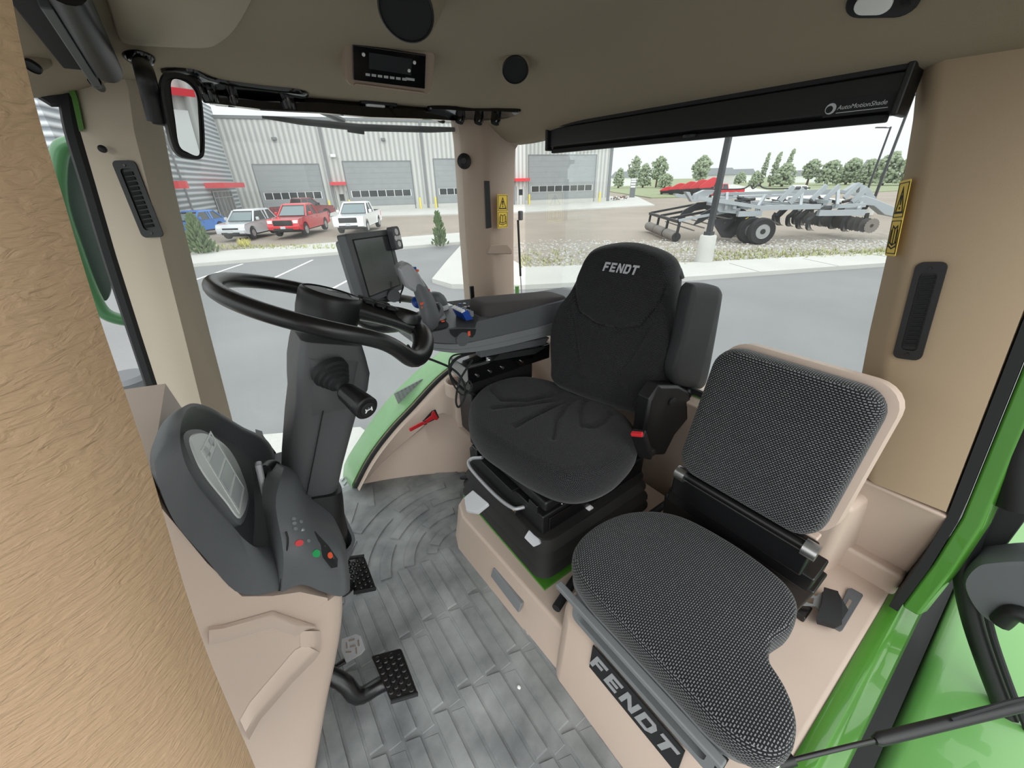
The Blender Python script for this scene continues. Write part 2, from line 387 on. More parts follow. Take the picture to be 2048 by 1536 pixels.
m = MB(); p = V(aty(205, 298, 1.595)); m.lathe([(.009, 0), (.009, .012), (.004, .014)], p+V((0, .005, 0)), (0, -1, 0), 14)
single('coat_hook', m, M['black'], 'small round black plug on the tan front pillar above the vent', 'plug')

La = col([(925, 236), (931, 285), (936, 380), (941, 480), (949, 600)], 1.62); La = ext(La)
Ka = ext(col([(962, 240), (972, 300), (976, 400), (980, 490), (988, 600)], 1.55))
Ra = [atx(x, y, 1.2) for x, y in ((1052, 262), (1031, 298), (1027, 400), (1027, 500), (1028, 600))]; Ra = ext(Ra)
m = MB(); rg = [topup(c, 1.66) for c in (La, Ka, Ra)]; K2 = [tuple(V(a)*.35+V(b)*.65) for a, b in zip(rg[0], rg[1])]; K3 = [tuple(V(a)*.12+V(b)*.88-V((0, .006, 0))) for a, b in zip(rg[2], rg[1])]
K2 = [(x, y-.008, z) for x, y, z in K2]
rg = [rg[0], K2, rg[1], K3, rg[2], [(x+.05, y+.14, z) for x, y, z in rg[2]], [(x, y+.1, z) for x, y, z in rg[0]]]
m.loft([list(r) for r in zip(*rg)])
struct('trim_2', m, M['bezel'], 'beige rear corner pillar between the side and rear windows with a yellow warning sticker', 'pillar', smooth=60)
# raised rib + slim vent + notch on the corner pillar
def onK(x, y, off=-.012):
    q = V(aty(x, y, 1.558)); q += V((0, off, 0)); return q
m = MB(); m.prism([onK(x, y, -.002) for x, y in ((967, 362), (977, 362), (981, 455), (971, 457))], (0, -.008, 0))
t = single('pillar_vent', m, M['black'], 'slim black slot vent on the beige rear corner pillar', 'vent', bevel=.002)
m = MB(); m.prism([onK(x, y, .0) for x, y in ((978, 488), (1012, 488), (1022, 500), (1022, 508), (972, 508))], (0, -.012, 0))
o = link_mesh('ledge', m, M['bezel'], bevel=.006); o.parent = bpy.data.objects['trim_2']
# warning stickers
def sticker(label, fr, w_, h_, group=None):
    t = thing('warning_sticker', label, 'sticker', fr(0, 0, 0), group)
    m = MB(); plate(m, fr, rrect(w_, h_, w_*.06), .0012); part('backing', m, M['yellow'], t)
    m = MB(); b = .045*w_
    def qd(pts): m.prism([fr(a*w_, b2*h_, .0012) for a, b2 in pts], fr(0, 0, .0008)-fr(0, 0, 0))
    for y0, y1 in ((.02, .47), (-.47, -.02)):
        for pts in (((-.45, y0), (.45, y0), (.45, y0+.01), (-.45, y0+.01)), ((-.45, y1-.01), (.45, y1-.01), (.45, y1), (-.45, y1)), ((-.45, y0), (-.42, y0), (-.42, y1), (-.45, y1)), ((.42, y0), (.45, y0), (.45, y1), (.42, y1))): qd(pts)
    # triangle with exclamation mark
    T = [(-.36, .07), (.36, .07), (0, .42)]; I = [(-.27, .1), (.27, .1), (0, .37)]
    for k in range(3): qd([T[k], T[(k+1) % 3], I[(k+1) % 3], I[k]])
    qd([(-.03, .18), (.03, .18), (.06, .31), (-.06, .31)]); qd([(-.04, .125), (.04, .125), (.04, .16), (-.04, .16)])
    # open book
    for s in (-1, 1):
        for pts in (((0, -.12), (0, -.14), (s*.22, -.10), (s*.22, -.08)), ((s*.02, -.34), (s*.02, -.36), (s*.3, -.32), (s*.3, -.30)), ((s*.2, -.1), (s*.24, -.1), (s*.24, -.32), (s*.2, -.32)), ((s*.28, -.14), (s*.31, -.14), (s*.36, -.38), (s*.33, -.38)), ((0, -.39), (0, -.41), (s*.36, -.37), (s*.36, -.35)), ((0, -.12), (s*.025, -.12), (s*.025, -.36), (0, -.36))): qd(pts)
    part('warning_symbols', m, M['rubber'], t, smooth=0)
    return t
c = [onK(x, y, -.004) for x, y in ((987, 388), (1019, 388), (1018, 456), (988, 456))]
fr = frame((c[0]+c[1]+c[2]+c[3])/4+V((-.002, -.006, 0)), V(Ra[2])-V(Ka[2]), (0, 0, 1))
sticker('yellow warning sticker with triangle and open book on the beige corner pillar', fr, (c[1]-c[0]).length*1.02, (c[0]-c[3]).length)
# suction hook on the side window beside the corner pillar
m = MB(); p = V(aty(933, 322, 1.6)); m.lathe([(.03, 0), (.028, .006), (.012, .012), (.008, .03), (.011, .034)], p+V((0, .02, 0)), (-.5, -.8, 0), 18)
single('suction_hook', m, M['black'], 'black round suction knob on the edge of the side window', 'hook')

# --- lower right wheel-arch panel
Tp = [V(aty(x, y, 1.60)) for x, y in ((716, 978), (738, 935), (762, 898), (795, 857), (832, 818), (870, 776), (900, 748), (930, 728), (975, 705))]
Bp = [V(atz(x, y, 0)) for x, y in ((724, 968), (760, 961), (800, 955), (840, 950), (880, 947), (915, 945))]+[V((.80, 1.40, 0)), V((.95, 1.38, 0)), V((1.2, 1.38, 0))]
Mp = [V(aty(x, y, Y)) for x, y, Y in ((722, 972, 1.64), (760, 930, 1.62), (800, 893, 1.59), (835, 862, 1.56), (862, 838, 1.53), (888, 826, 1.50), (912, 842, 1.46), (935, 852, 1.42))]+[V((1.2, 1.36, .3))]
rows = []
for t, k, b in zip(smooth_line(Tp, 32), smooth_line(Mp, 32), smooth_line(Bp, 32)):
    b = V((b.x, b.y, -.01)); u = [t+V((0, .03, -.002)), t, t*.96+k*.04+V((0, -.018, .0)), t*.8+k*.2+V((0, -.012, .006)), t*.4+k*.6+V((0, -.004, .006)), t*.1+k*.9, k, k*.88+b*.12+V((0, .03, 0)), k*.5+b*.5+V((0, .015, 0)), k*.1+b*.9+V((0, .0, 0)), b]
    rows.append(u)
m = MB(); m.grid(rows, (0, .05, 0))
struct('wall_right', m, M['beige'], 'beige moulded wheel arch panel low on the right side, holding a red hammer', 'panel', smooth=55)
m = MB(); m.tube(smooth_line([p+V((-.006, .02, .0)) for p in Tp], 40), .011, 8)
single('arch_seal', m, M['rubber'], 'black seal running along the edge of the beige wheel arch panel', 'seal')
# cup ring in the panel's top corner
p = V(aty(915, 762, 1.46)); m = MB(); m.lathe([(.062, -.06), (.062, 0), (.055, .006), (.048, 0), (.046, -.05)], p, (0, 0, 1), 28, caps=False); m.lathe([(.047, -.045), (.002, -.045)], p, (0, 0, 1), 28)
single('cup_holder', m, M['beige'], 'round beige cup holder moulded beside the hanging cable', 'cup holder')
# outer green fender seen through the side glass
rows = []
inn = [V(p)+V((-.015, .05, 0)) for p in smooth_line(Tp, 24)]
out_ = smooth_line([V(aty(x, y, 1.86)) for x, y in ((692, 965), (688, 930), (722, 872), (770, 805), (830, 745), (880, 704), (900, 690), (930, 660), (975, 640))], 24)
for a, b in zip(inn, out_): rows.append([a, a*.7+b*.3+V((0, 0, .012)), a*.3+b*.7+V((0, 0, .012)), b, b+V((-.01, .02, -.06))])
m = MB(); m.grid(rows, (.0, .01, -.03)); t = thing('rear_fender', 'pale green fender outside the side window with a grey tread plate', 'fender', tuple(rows[0][2]))
part('panel', m, M['green2'], t, smooth=50)
m = MB(); q = [V(aty(x, y, 1.74)) for x, y in ((782, 790), (800, 808), (856, 778), (838, 762))]; fr = frame(q[1], q[2]-q[1], q[0]-q[1])
L1 = (q[2]-q[1]).length; L2 = (q[0]-q[1]).length
plate(m, frame((q[0]+q[2])/2+V((0, -.01, .006)), q[2]-q[1], q[0]-q[1]), rrect(L1, L2, .006), .006); part('tread_plate', m, M['mgrey'], t)
m = MB(); fr = frame((q[0]+q[2])/2+V((0, -.012, .012)), q[2]-q[1], q[0]-q[1])
for i in range(7):
    for j in range(5): m.lathe([(.007, 0), (.006, .004)], fr((i-3)*L1*.13, (j-2)*L2*.17), fr(0, 0, 1)-fr(0, 0, 0), 8)
part('tread_studs', m, M['rubber'], t)
m = MB(); p = V(aty(745, 889, 1.715)); m.lathe([(.028, 0), (.026, .01), (.02, .012)], p, (-.5, -.6, .6), 20); m.lathe([(.011, .01), (.011, .016)], p, (-.5, -.6, .6), 6); part('washer', m, M['lgrey'], t)
# tread step below the side door
m = MB(); m.box((.12, 1.78, -.06), (.36, .12, .02)); t = thing('door_step', 'grey patterned metal step outside the right door sill', 'step', (.12, 1.78, -.08)); part('plate', m, M['silver'], t)
m = MB()
for i in range(9):
    for j in range(3): m.bar((-.03+i*.04, 1.735+j*.04, -.045), (-.012+i*.04, 1.755+j*.04, -.045), .006, .006)
part('grip_bars', m, M['lgrey'], t)

# --- windows
m = MB(); m.box((.42, 1.66, .78), (1.16, .006, 1.62)); struct('window_1', m, M['glass'], smooth=0)
m = MB(); m.box((1.225, .88, 1.05), (.006, 1.40, 1.0)); struct('window_2', m, M['rglass'], smooth=0)
m = MB(); m.box((-.62, .9, .85), (.006, 1.5, 1.5)); struct('window_3', m, M['rglass'], smooth=0)

# --- rear wall, left rear pillar and the stepped beige mouldings
Ep = [atx(x, y, 1.22) for x, y in ((1838, 120), (1826, 240), (1808, 350), (1783, 470), (1765, 550), (1740, 660), (1722, 755), (1706, 850), (1690, 950))]
Kp = [atx(x, y, 1.165) for x, y in ((1866, 120), (1855, 240), (1838, 350), (1813, 470), (1797, 550), (1774, 660), (1753, 775), (1742, 860), (1733, 955))]
Kp2 = [(x-.012, y-.02, z) for x, y, z in Kp]
def dy(z): return -.060+.07*(min(z, 1.25)-.65)/.5
Dp = [(1.165, dy(z) if z > .6 else dy(.6), z) for x, y, z in Kp]
Dp2 = [(x+.10, y-.01, z) for x, y, z in Dp]
Ep2 = [(x+.05, y-.02, z) for x, y, z in Ep]
rg = [topup(c, 1.68) for c in (Ep, Kp, Kp2, Dp, Dp2, Ep2)]; m = MB(); m.loft([list(r) for r in zip(*rg)])
struct('trim_3', m, M['tan'], 'broad tan pillar behind the folding seat with a black vent', 'pillar', smooth=50)
c = [V(atx(x, y, 1.155)) for x, y in ((1838, 524), (1892, 524), (1843, 719), (1789, 714))]
vent('wide upright black vent set in the tan pillar behind the folding seat', frame((c[0]+c[1]+c[2]+c[3])/4+V((-.002, 0, 0)), (c[0]-c[3]).cross(V((-1, 0, 0))), (c[0]-c[3])), (c[1]-c[0]).length*1.2, (c[0]-c[3]).length, 16)
c = [V(atx(x, y, 1.19)) for x, y in ((1806, 358), (1826, 358), (1795, 515), (1773, 508))]
fr = frame((c[0]+c[1]+c[2]+c[3])/4+V((-.012, .0, 0)), V(Kp[3])-V(Ep[3]), (c[0]-c[3])); sticker('tall yellow warning sticker on the window edge of the tan pillar', fr, .046, (c[0]-c[3]).length*1.0)
# rear lower wall
m = MB()
prof = [(1.25, 1.6), (1.25, .0)]
q = [(1.16, .655), (1.175, .63), (1.30, .30), (1.30, -.02), (1.38, -.02), (1.38, .655)]; m.loft([[(x, y, z) for x, z in q] for y in (-.072, 1.62)]); struct('wall_rear', m, M['beige'], 'beige sloping lower rear wall behind both seats', 'panel', bevel=.012)
# stepped moulding behind the folding seat
def rbox(m, x0, x1, y0, y1, z0, z1): m.box(((x0+x1)/2, (y0+y1)/2, (z0+z1)/2), (x1-x0, y1-y0, z1-z0))
m = MB(); m.loft([[(1.17, .075, .28), (1.15, .30, .28), (1.34, .30, .28), (1.34, .03, .28)], [(1.10, .075, .60), (1.09, .28, .60), (1.34, .28, .60), (1.34, .045, .60)]])
struct('trim_5', m, M['beige'], 'rounded beige hump rising behind the folding seat', 'moulding', bevel=.022, seg=4)
m = MB(); m.loft([[(1.25, -.072, .28), (1.25, .10, .28), (1.34, .10, .28), (1.34, -.072, .28)], [(1.235, -.070, .38), (1.235, .10, .38), (1.34, .10, .38), (1.34, -.070, .38)]])
struct('trim_6', m, M['beige'], 'low sloping beige step at the foot of the tan pillar', 'moulding', bevel=.012, seg=3)
# platform under the folding seat
m = MB()
top = [(.52, -.055), (.50, .10), (.50, .44), (.53, .475), (1.32, .475), (1.32, -.07)]
m.loft([[(x-.045 if x < .6 else x, y, -.02) for x, y in top], [(x-.02 if x < .6 else x, y, .27) for x, y in top], [(x, y, .30) for x, y in top]])
pf = struct('wall_left', m, M['beige'], 'beige platform carrying the folding seat, with a maker plate on its front', 'platform', bevel=.016, seg=3)
m = MB(); m.loft([[(.50, -.05, -.02), (.62, -.05, -.02), (1.0, -.05, -.02)][0:3]+[(1.0, .0, -.02), (.5, .0, -.02)], [(.56, -.05, .31), (.66, -.05, .312), (1.0, -.05, .305), (1.0, -.0, .303), (.56, .02, .303)]])
# diagonal crease on the platform top
m = MB(); m.loft([[atz(1690, 1285, .302), atz(1700, 1300, .302), atz(1640, 1385, .302), atz(1615, 1340, .302)], [atz(1680, 1288, .312), atz(1685, 1300, .312), atz(1634, 1370, .312), atz(1622, 1345, .312)]])
# driver seat plinth
m = MB()
t0 = [(.475, 1.03), (.50, 1.10), (.56, 1.14), (1.22, 1.14), (1.22, .44), (.50, .44)]
m.loft([[(x-.035 if x < .6 else x, y, -.02) for x, y in t0], [(x-.02 if x < .6 else x, y, .05) for x, y in t0], [(x-.005 if x < .6 else x, y, .14) for x, y in t0], [(x, y, .165) for x, y in t0]])
struct('trim_7', m, M['beige'], 'low beige plinth under the driver seat suspension', 'plinth', bevel=.01, seg=3)
m = MB(); m.loft([[(.447, .50, .085), (.447, .92, .085), (.46, .92, .125), (.46, .50, .125)], [(.437, .51, .085), (.437, .90, .085), (.45, .90, .125), (.45, .51, .125)]])
m = MB(); m.loft([[(.466, .63, .072), (.466, .80, .072), (.482, .80, .108), (.482, .63, .108)], [(.455, .63, .072), (.455, .80, .072), (.468, .80, .108), (.468, .63, .108)]])
single('plinth_slot', m, M['mgrey'], 'dark grey recessed slot strip along the front of the seat plinth', 'slot', bevel=.004)

# --- ceiling: one moulded headliner, dropping towards the windows
def ss(t): t = max(0., min(1., t)); return t*t*(3-2*t)
def ceil_z(x, y):
    d = ss((y-1.12)/.46); e = ss((x-.86)/.32); l = ss((.3-y)/.35)
    return 1.665-.066*max(d, 0)-.142*e*(1-.25*d)-.06*l*(1-e)-.05*ss((-.02-x)/.3)
rows = [[(x, y, ceil_z(x, y)) for y in np.linspace(-.14, 1.66, 60)] for x in np.linspace(-.64, 1.26, 60)]
m = MB(); m.grid(rows, (0, 0, .06)); struct('ceiling', m, M['head'], smooth=60)
def onceil(x, y, off=0.):
    d = ray(x, y); t = .1
    while t < 5:
        p = CP+d/F*t
        if p[2] >= ceil_z(p[0], p[1])-off: return V(p)
        t += .001
    return V(p)
def cnorm(p):
    e = .02; zx = (ceil_z(p.x+e, p.y)-ceil_z(p.x-e, p.y))/(2*e); zy = (ceil_z(p.x, p.y+e)-ceil_z(p.x, p.y-e))/(2*e); return V((zx, zy, -1)).normalized()
# --- the leather-grained front left pillar beside the camera
rx = [(28, -60), (50, 60), (70, 150), (98, 260), (132, 372), (172, 510), (215, 650), (262, 790), (305, 920), (345, 1060), (385, 1200), (430, 1330), (480, 1450), (520, 1545), (575, 1700), (650, 1900)]
e = [V(aty(x, y, .26)) for x, y in rx]
e = [e[0]+(e[0]-e[1])*(.32/max(1e-3, (e[0]-e[1]).length))]+e
prof = [(-.03, .035, .0), (-.012, .018, .0), (-.003, .006, 0), (-.014, -.012, 0), (-.03, -.026, 0), (-.06, -.04, 0), (-.12, -.05, 0), (-.22, -.055, 0), (-.22, .06, 0), (-.06, .06, 0)]
m = MB(); m.loft([[tuple(p+V(q)) for q in prof] for p in smooth_line(e, 40)])
struct('trim_8', m, M['leather'], 'tan leather grained front left pillar close to the camera', 'pillar', smooth=60)
# ================================================================ FRONT CONSOLE, DASH, COLUMN, WHEEL
LET = {'F': [[(0, 0), (.28, 0), (.28, 1), (0, 1)], [(.28, .76), (.95, .76), (.95, 1), (.28, 1)], [(.28, .38), (.78, .38), (.78, .6), (.28, .6)]],
 'E': [[(0, 0), (.28, 0), (.28, 1), (0, 1)], [(.28, .77), (.92, .77), (.92, 1), (.28, 1)], [(.28, .4), (.8, .4), (.8, .6), (.28, .6)], [(.28, 0), (.92, 0), (.92, .23), (.28, .23)]],
 'N': [[(0, 0), (.26, 0), (.26, 1), (0, 1)], [(.74, 0), (1, 0), (1, 1), (.74, 1)], [(.26, 1), (.26, .62), (.74, 0), (.74, .38)]],
 'D': [[(0, 0), (.28, 0), (.28, 1), (0, 1)], [(.28, .78), (.28, 1), (.75, 1), (.66, .78)], [(.28, 0), (.28, .22), (.66, .22), (.75, 0)], [(.72, .22), (1, .25), (1, .75), (.72, .78)], [(.66, .78), (.75, 1), (1, .75), (.72, .72)], [(.66, .22), (.72, .28), (1, .25), (.75, 0)]],
 'T': [[(0, .77), (1.05, .77), (1.05, 1), (0, 1)], [(.36, 0), (.66, 0), (.66, .77), (.36, .77)]]}
def maker_word(m, fr, wd, ht, t, slant=.22):
    n = 5; cw = wd/n
    for i, ch in enumerate('FENDT'):
        for poly in LET[ch]:
            a = [fr(-wd/2+i*cw+(x*.84+slant*(y-.5)*ht/cw)*cw, (y-.5)*ht, 0) for x, y in poly]
            d = V(fr(0, 0, t))-V(fr(0, 0, 0)); m.prism(a, d)
# beige console body (front, under the instruments)
def cY(pts, Y): return [V(aty(x, y, Y)) for x, y in pts]
t = thing('front_console', 'beige moulded console standing on the floor below the steering wheel', 'console', (-.15, .85, 0))
edge = [(1185, 700)]
prof = [(640, 1536), (655, 1400), (672, 1330), (686, 1255), (692, 1185)]
face = cY([(200, 1650), (640, 1536), (655, 1400), (672, 1330), (686, 1255), (692, 1185), (655, 1150), (600, 1150), (540, 1160), (480, 1170), (420, 1110), (350, 1040), (290, 1000)], .64)
P0 = cY([(636, 1545), (655, 1400), (671, 1325), (683, 1255), (687, 1200), (684, 1174)], .655)
P0 = [V((p.x, p.y, max(p.z, 0.0))) for p in P0]
back = [V((-.5, .655, p.z)) for p in P0]
m = MB(); rows = []
for p in smooth_line(P0, 20):
    r = [V((-.46, .64, p.z))]
    for q in np.linspace(0, 1, 10)[1:]: r.append(V((-.46+(p.x-.03+.46)*q, .64, p.z)))
    r += [V((p.x-.012, .644, p.z)), V((p.x-.003, .652, p.z)), V((p.x, .668, p.z)), V((p.x, .75, p.z)), V((p.x, 1.0, p.z)), V((p.x-.01, 1.09, p.z)), V((p.x-.04, 1.11, p.z)), V((-.46, 1.11, p.z))]
    rows.append(r)
m.loft(rows); m.prism([V((-.46, .6402, .5))]+cY([(660, 1262), (655, 1196), (600, 1184), (545, 1192), (484, 1193), (414, 1126), (348, 1046), (296, 985)], .6402)+[V((-.46, .6402, 1.0))], (0, .42, 0)); part('body', m, M['beige'], t, smooth=50)
# sculpted crease and the diagonal rib on its flank
def flank(pts, h0=.0, h1=.012, sc=.0):
    b = cY(pts, .6405); c = sum(b, V((0, 0, 0)))/len(b); f = [c+(p-c)*.86+V((0, -h1, 0)) for p in b]; m = MB(); m.loft([b, f]); return m
m = MB()
def hump(pts_lo, pts_hi, h=.012):
    rows = []
    for s, hh in ((0, 0), (.22, .75), (.4, 1), (1, .0)):
        rows.append([aty(a[0]*(1-s)+b[0]*s, a[1]*(1-s)+b[1]*s, .639-h*hh) for a, b in zip(pts_lo, pts_hi)])
    return rows
m.grid(hump([(418, 1252), (445, 1250), (545, 1222), (600, 1240), (632, 1252)], [(418, 1290), (448, 1284), (545, 1256), (590, 1272), (628, 1258)], .011))
m.grid(hump([(498, 1480), (520, 1440), (585, 1365), (630, 1320), (640, 1305)], [(480, 1440), (500, 1405), (560, 1335), (590, 1300), (610, 1290)], .013))
m.grid(hump([(640, 1262), (642, 1280), (640, 1305)], [(600, 1262), (600, 1280), (602, 1300)], .008))
part('flank_relief', m, M['beige'], t, smooth=50)
m = MB(); m.tube([(p.x+.0008, p.y+.012, p.z) for p in smooth_line(P0, 20)][2:], .0012, 5); part('seam', m, M['rubber'], t)

# instrument binnacle: dark grey shell with an arched hood
t = thing('instrument_binnacle', 'dark grey instrument binnacle with a hooded grey display and push buttons', 'dashboard', (-.1, .85, .55))
def pY(L_): return [V(aty(x, y, Y)) for x, y, Y in L_]
rim = pY([(500, 1088, .66), (460, 1046, .65), (410, 990, .645), (372, 930, .65), (361, 872, .68), (366, 836, .74), (382, 818, .82), (410, 822, .90), (440, 838, .95), (480, 862, .98), (520, 882, 1.0), (541, 912, 1.0), (548, 960, .96), (550, 1010, .90), (552, 1052, .80), (546, 1082, .72), (526, 1094, .68)])
outr = pY([(560, 1178, .64), (480, 1187, .64), (412, 1118, .635), (345, 1035, .635), (308, 925, .66), (322, 850, .74), (372, 812, .84), (412, 816, .93), (444, 832, .985), (486, 857, 1.02), (530, 878, 1.04), (548, 905, 1.04), (556, 960, 1.0), (560, 1010, .93), (565, 1060, .82), (566, 1100, .73), (564, 1140, .67)])
rimS = smooth_loop(rim, 90); outS = smooth_loop(outr, 90)
cR = sum(rimS, V((0, 0, 0)))/90; dirn = V((-.55, 0, -.55)).normalized()*.7
inner = [cR+(p-cR)*.93+dirn*.045 for p in rimS]; inner2 = [cR+(p-cR)*.86+dirn*.055 for p in rimS]
cO = V((-.30, .85, .70)); bk_ = [V((min(p.x-.05, -.12) if i > 0 else p.x, p.y, p.z-.10)) for i, p in enumerate(outS)]
cO = V((-.25, .87, .86)); bk_ = [cO+(p-cO)*.8 for p in outS]
m = MB(); m.loft([bk_, outS, [a*.55+b*.45+V((.004, 0, .006)) for a, b in zip(outS, rimS)], [a*.1+b*.9+V((.003, 0, .003)) for a, b in zip(outS, rimS)], rimS, [p*.97+q*.03 for p, q in zip(rimS, inner)], inner, inner2])
part('hood', m, M['dgrey'], t, smooth=48)
# display set in the recess
scr = pY([(477, 1052, .70), (440, 1015, .69), (395, 962, .685), (376, 915, .70), (368, 868, .74), (394, 862, .82), (438, 880, .88), (463, 904, .90), (477, 948, .88), (486, 1004, .82)])
nS = ((scr[1]-scr[5]).cross(scr[8]-scr[2])).normalized(); cS = sum(scr, V((0, 0, 0)))/len(scr)
if nS.x < 0: nS = -nS
fx = V((0, -1, 0)); 
scrP = [p-nS*((p-cS).dot(nS)) for p in smooth_loop(scr, 48)]
m = MB(); m.loft([[p-nS*.02 for p in scrP], [p+nS*.004 for p in scrP], [cS+(p-cS)*.94+nS*.006 for p in scrP]]); scn = part('display', m, M['mgrey'], t, smooth=30, label='grey instrument display')
m = MB(); m.loft([[cS+(p-cS)*.9+nS*.006 for p in scrP], [cS+(p-cS)*.88+nS*.008 for p in scrP]]); part('display_glass', m, M['lcd'], scn)
uu = (scrP[0]*.5+scrP[1]*.5-scr[4]); e1 = (scr[0]-scr[4]); e1 = (e1-nS*e1.dot(nS)).normalized(); e2 = nS.cross(e1)
if e2.y < 0: e2 = -e2
def sf(a, b, c=0.): return cS+e1*a+e2*b+nS*(.0082+c)
def sq(m, a0, a1, b0, b1, h=.0008): m.prism([sf(a0, b0), sf(a1, b0), sf(a1, b1), sf(a0, b1)], nS*h)
m = MB(); sq(m, -.062, .075, -.055, -.05); sq(m, -.062, .075, .05, .055); sq(m, -.062, -.058, -.05, .05); sq(m, .07, .075, -.05, .05)
for a in (-.045, -.005, .035): sq(m, a, a+.005, -.05, .05)
part('display_frame_lines', m, M['lcd2'], scn, smooth=0)
m = MB()
for a in (-.034, .002, .042): sq(m, a, a+.03, -.046, .046, .0006)
m.lathe([(.011, 0), (.01, .0008)], sf(-.048, -.025), nS, 16); m.lathe([(.011, 0), (.01, .0008)], sf(-.048, .025), nS, 16)
part('display_fields', m, M['lcd3'], scn, smooth=0)
# right hand shoulder with the buttons, and the boot collar around the column
A = pY([(560, 1178, .64), (600, 1164, .64), (640, 1178, .64), (690, 1186, .645)])
sh = [pY([(560, 1180, .64), (563, 1100, .65), (548, 1010, .70), (556, 960, .74), (566, 930, .80)]),
      pY([(600, 1165, .64), (600, 1100, .645), (590, 1020, .70), (588, 960, .76), (590, 940, .82)]),
      pY([(642, 1180, .64), (640, 1120, .643), (625, 1060, .68), (614, 1010, .74), (612, 985, .80)]),
      pY([(676, 1189, .645), (676, 1150, .648), (664, 1090, .67), (652, 1040, .74), (650, 1010, .80)]),
      pY([(692, 1182, .655), (691, 1145, .66), (684, 1100, .68), (668, 1046, .76), (666, 1020, .82)]),
      pY([(697, 1176, .72), (695, 1140, .73), (690, 1100, .76), (686, 1060, .84), (684, 1030, .88)])]
sh = [[p+V((.002, -.007, 0)) for p in r] for r in sh]; sh = [smooth_line(r, 16) for r in sh]; sh = list(map(list, zip(*sh))); sh = [smooth_line(r, 20) for r in sh]
m = MB(); m.grid(sh, (-.02, .05, -.01)); shp = part('button_panel', m, M['dgrey'], t, smooth=50)
m = MB(); m.tube(smooth_line([p+V((-.001, -.001, .0)) for p in pY([(560, 1180, .64), (571, 1120, .644), (577, 1082, .647), (573, 1062, .655)])], 14), .0018, 5); part('seam', m, M['rubber'], t)
# body filling under the shoulder
m = MB(); m.loft([[(-.28, .68, .60), (0.0, .68, .60), (0.01, 1.06, .60), (-.28, 1.06, .60)], [(-.26, .68, .74), (-.02, .69, .72), (.0, 1.04, .72), (-.26, 1.04, .74)]]); part('core', m, M['dgrey'], t, bevel=.01)
def shp_at(x, y, off=.0015):
    # point of the button panel along a sight line
    best = None; 
    for i in range(len(sh)-1):
        for j in range(len(sh[0])-1):
            a, b, c_, d = sh[i][j], sh[i][j+1], sh[i+1][j+1], sh[i+1][j]
            n = (b-a).cross(d-a)
            if n.length < 1e-9: continue
            q = V(onp(x, y, a, n))
            dd = ((a+b+c_+d)/4-q).length
            if best is None or dd < best[0]: best = (dd, q, n.normalized())
    q, n = best[1], best[2]
    if n.dot(V(CP)-q) < 0: n = -n
    return q+n*off, n
def btn(x, y, r, mt, name='button', label=None, st=(.5, 1)):
    q, n = shp_at(x, y, 0); m = MB(); ax = n.cross(V((0, 1, 0))).normalized(); fr = frame(q, ax, n.cross(ax))
    m.loft([[fr(math.cos(a)*r, math.sin(a)*r*.75, -.002) for a in np.linspace(0, 6.283, 15)[:-1]], [fr(math.cos(a)*r, math.sin(a)*r*.75, .0022) for a in np.linspace(0, 6.283, 15)[:-1]]])
    return part(name, m, M[mt], shp, label=label)
btn(598, 1086, .0075, 'red', label='red warning button'); btn(632, 1107, .009, 'greenb', label='green button')
dm = [shp_at(x, y, .0012)[0] for x, y in ((628, 1063), (655, 1092), (674, 1118), (673, 1134), (662, 1136), (645, 1115))]
m = MB(); m.prism(dm, shp_at(655, 1105)[1]*.0012); part('black_panel', m, M['rubber'], shp, smooth=0, label='small black pointed panel')
btn(659, 1111, .0075, 'orange', label='orange button'); btn(650, 1093, .003, 'lgrey')
for x, y in ((587, 1038), (601, 1044), (588, 1047), (590, 1058), (605, 1060), (616, 1082)): btn(x, y, .004, 'mgrey')
for x, y in ((604, 1061),): btn(x, y, .0022, 'white')
# left lever behind the hood
t2 = thing('shuttle_lever', 'short clear and black lever sticking up beside the instrument hood', 'lever', aty(540, 940, .86))
m = MB(); a, b = V(aty(516, 925, .80)), V(aty(531, 990, .78)); m.bar(a, b, .028, .012, (1, 0, 0)); part('grip', m, M['silver'], t2, bevel=.004, label='clear grey grip')
m = MB(); m.tube(smooth_line([aty(528, 945, .80), aty(545, 935, .84), aty(560, 965, .9)], 10), .016, 10); part('stem', m, M['black'], t2)
t2 = thing('hood_clip', 'slim grey strip with a dark line on the far edge of the instrument hood', 'strip', aty(525, 890, 1.04))
m = MB(); m.prism(pY([(513, 868, 1.03), (527, 872, 1.03), (541, 922, 1.03), (523, 925, 1.03)]), (0, .02, .004)); part('strip', m, M['mgrey'], t2)
m = MB(); m.tube(pY([(512, 868, 1.026), (522, 924, 1.026)]), .002, 6); part('line', m, M['rubber'], t2)
m = MB(); m.loft([pY([(527, 872, 1.04), (552, 905, 1.04), (556, 930, 1.04), (540, 925, 1.04)]), pY([(527, 872, 1.10), (552, 905, 1.10), (556, 930, 1.10), (540, 925, 1.10)])]); part('far_shell', m, M['dgrey2'], t2)

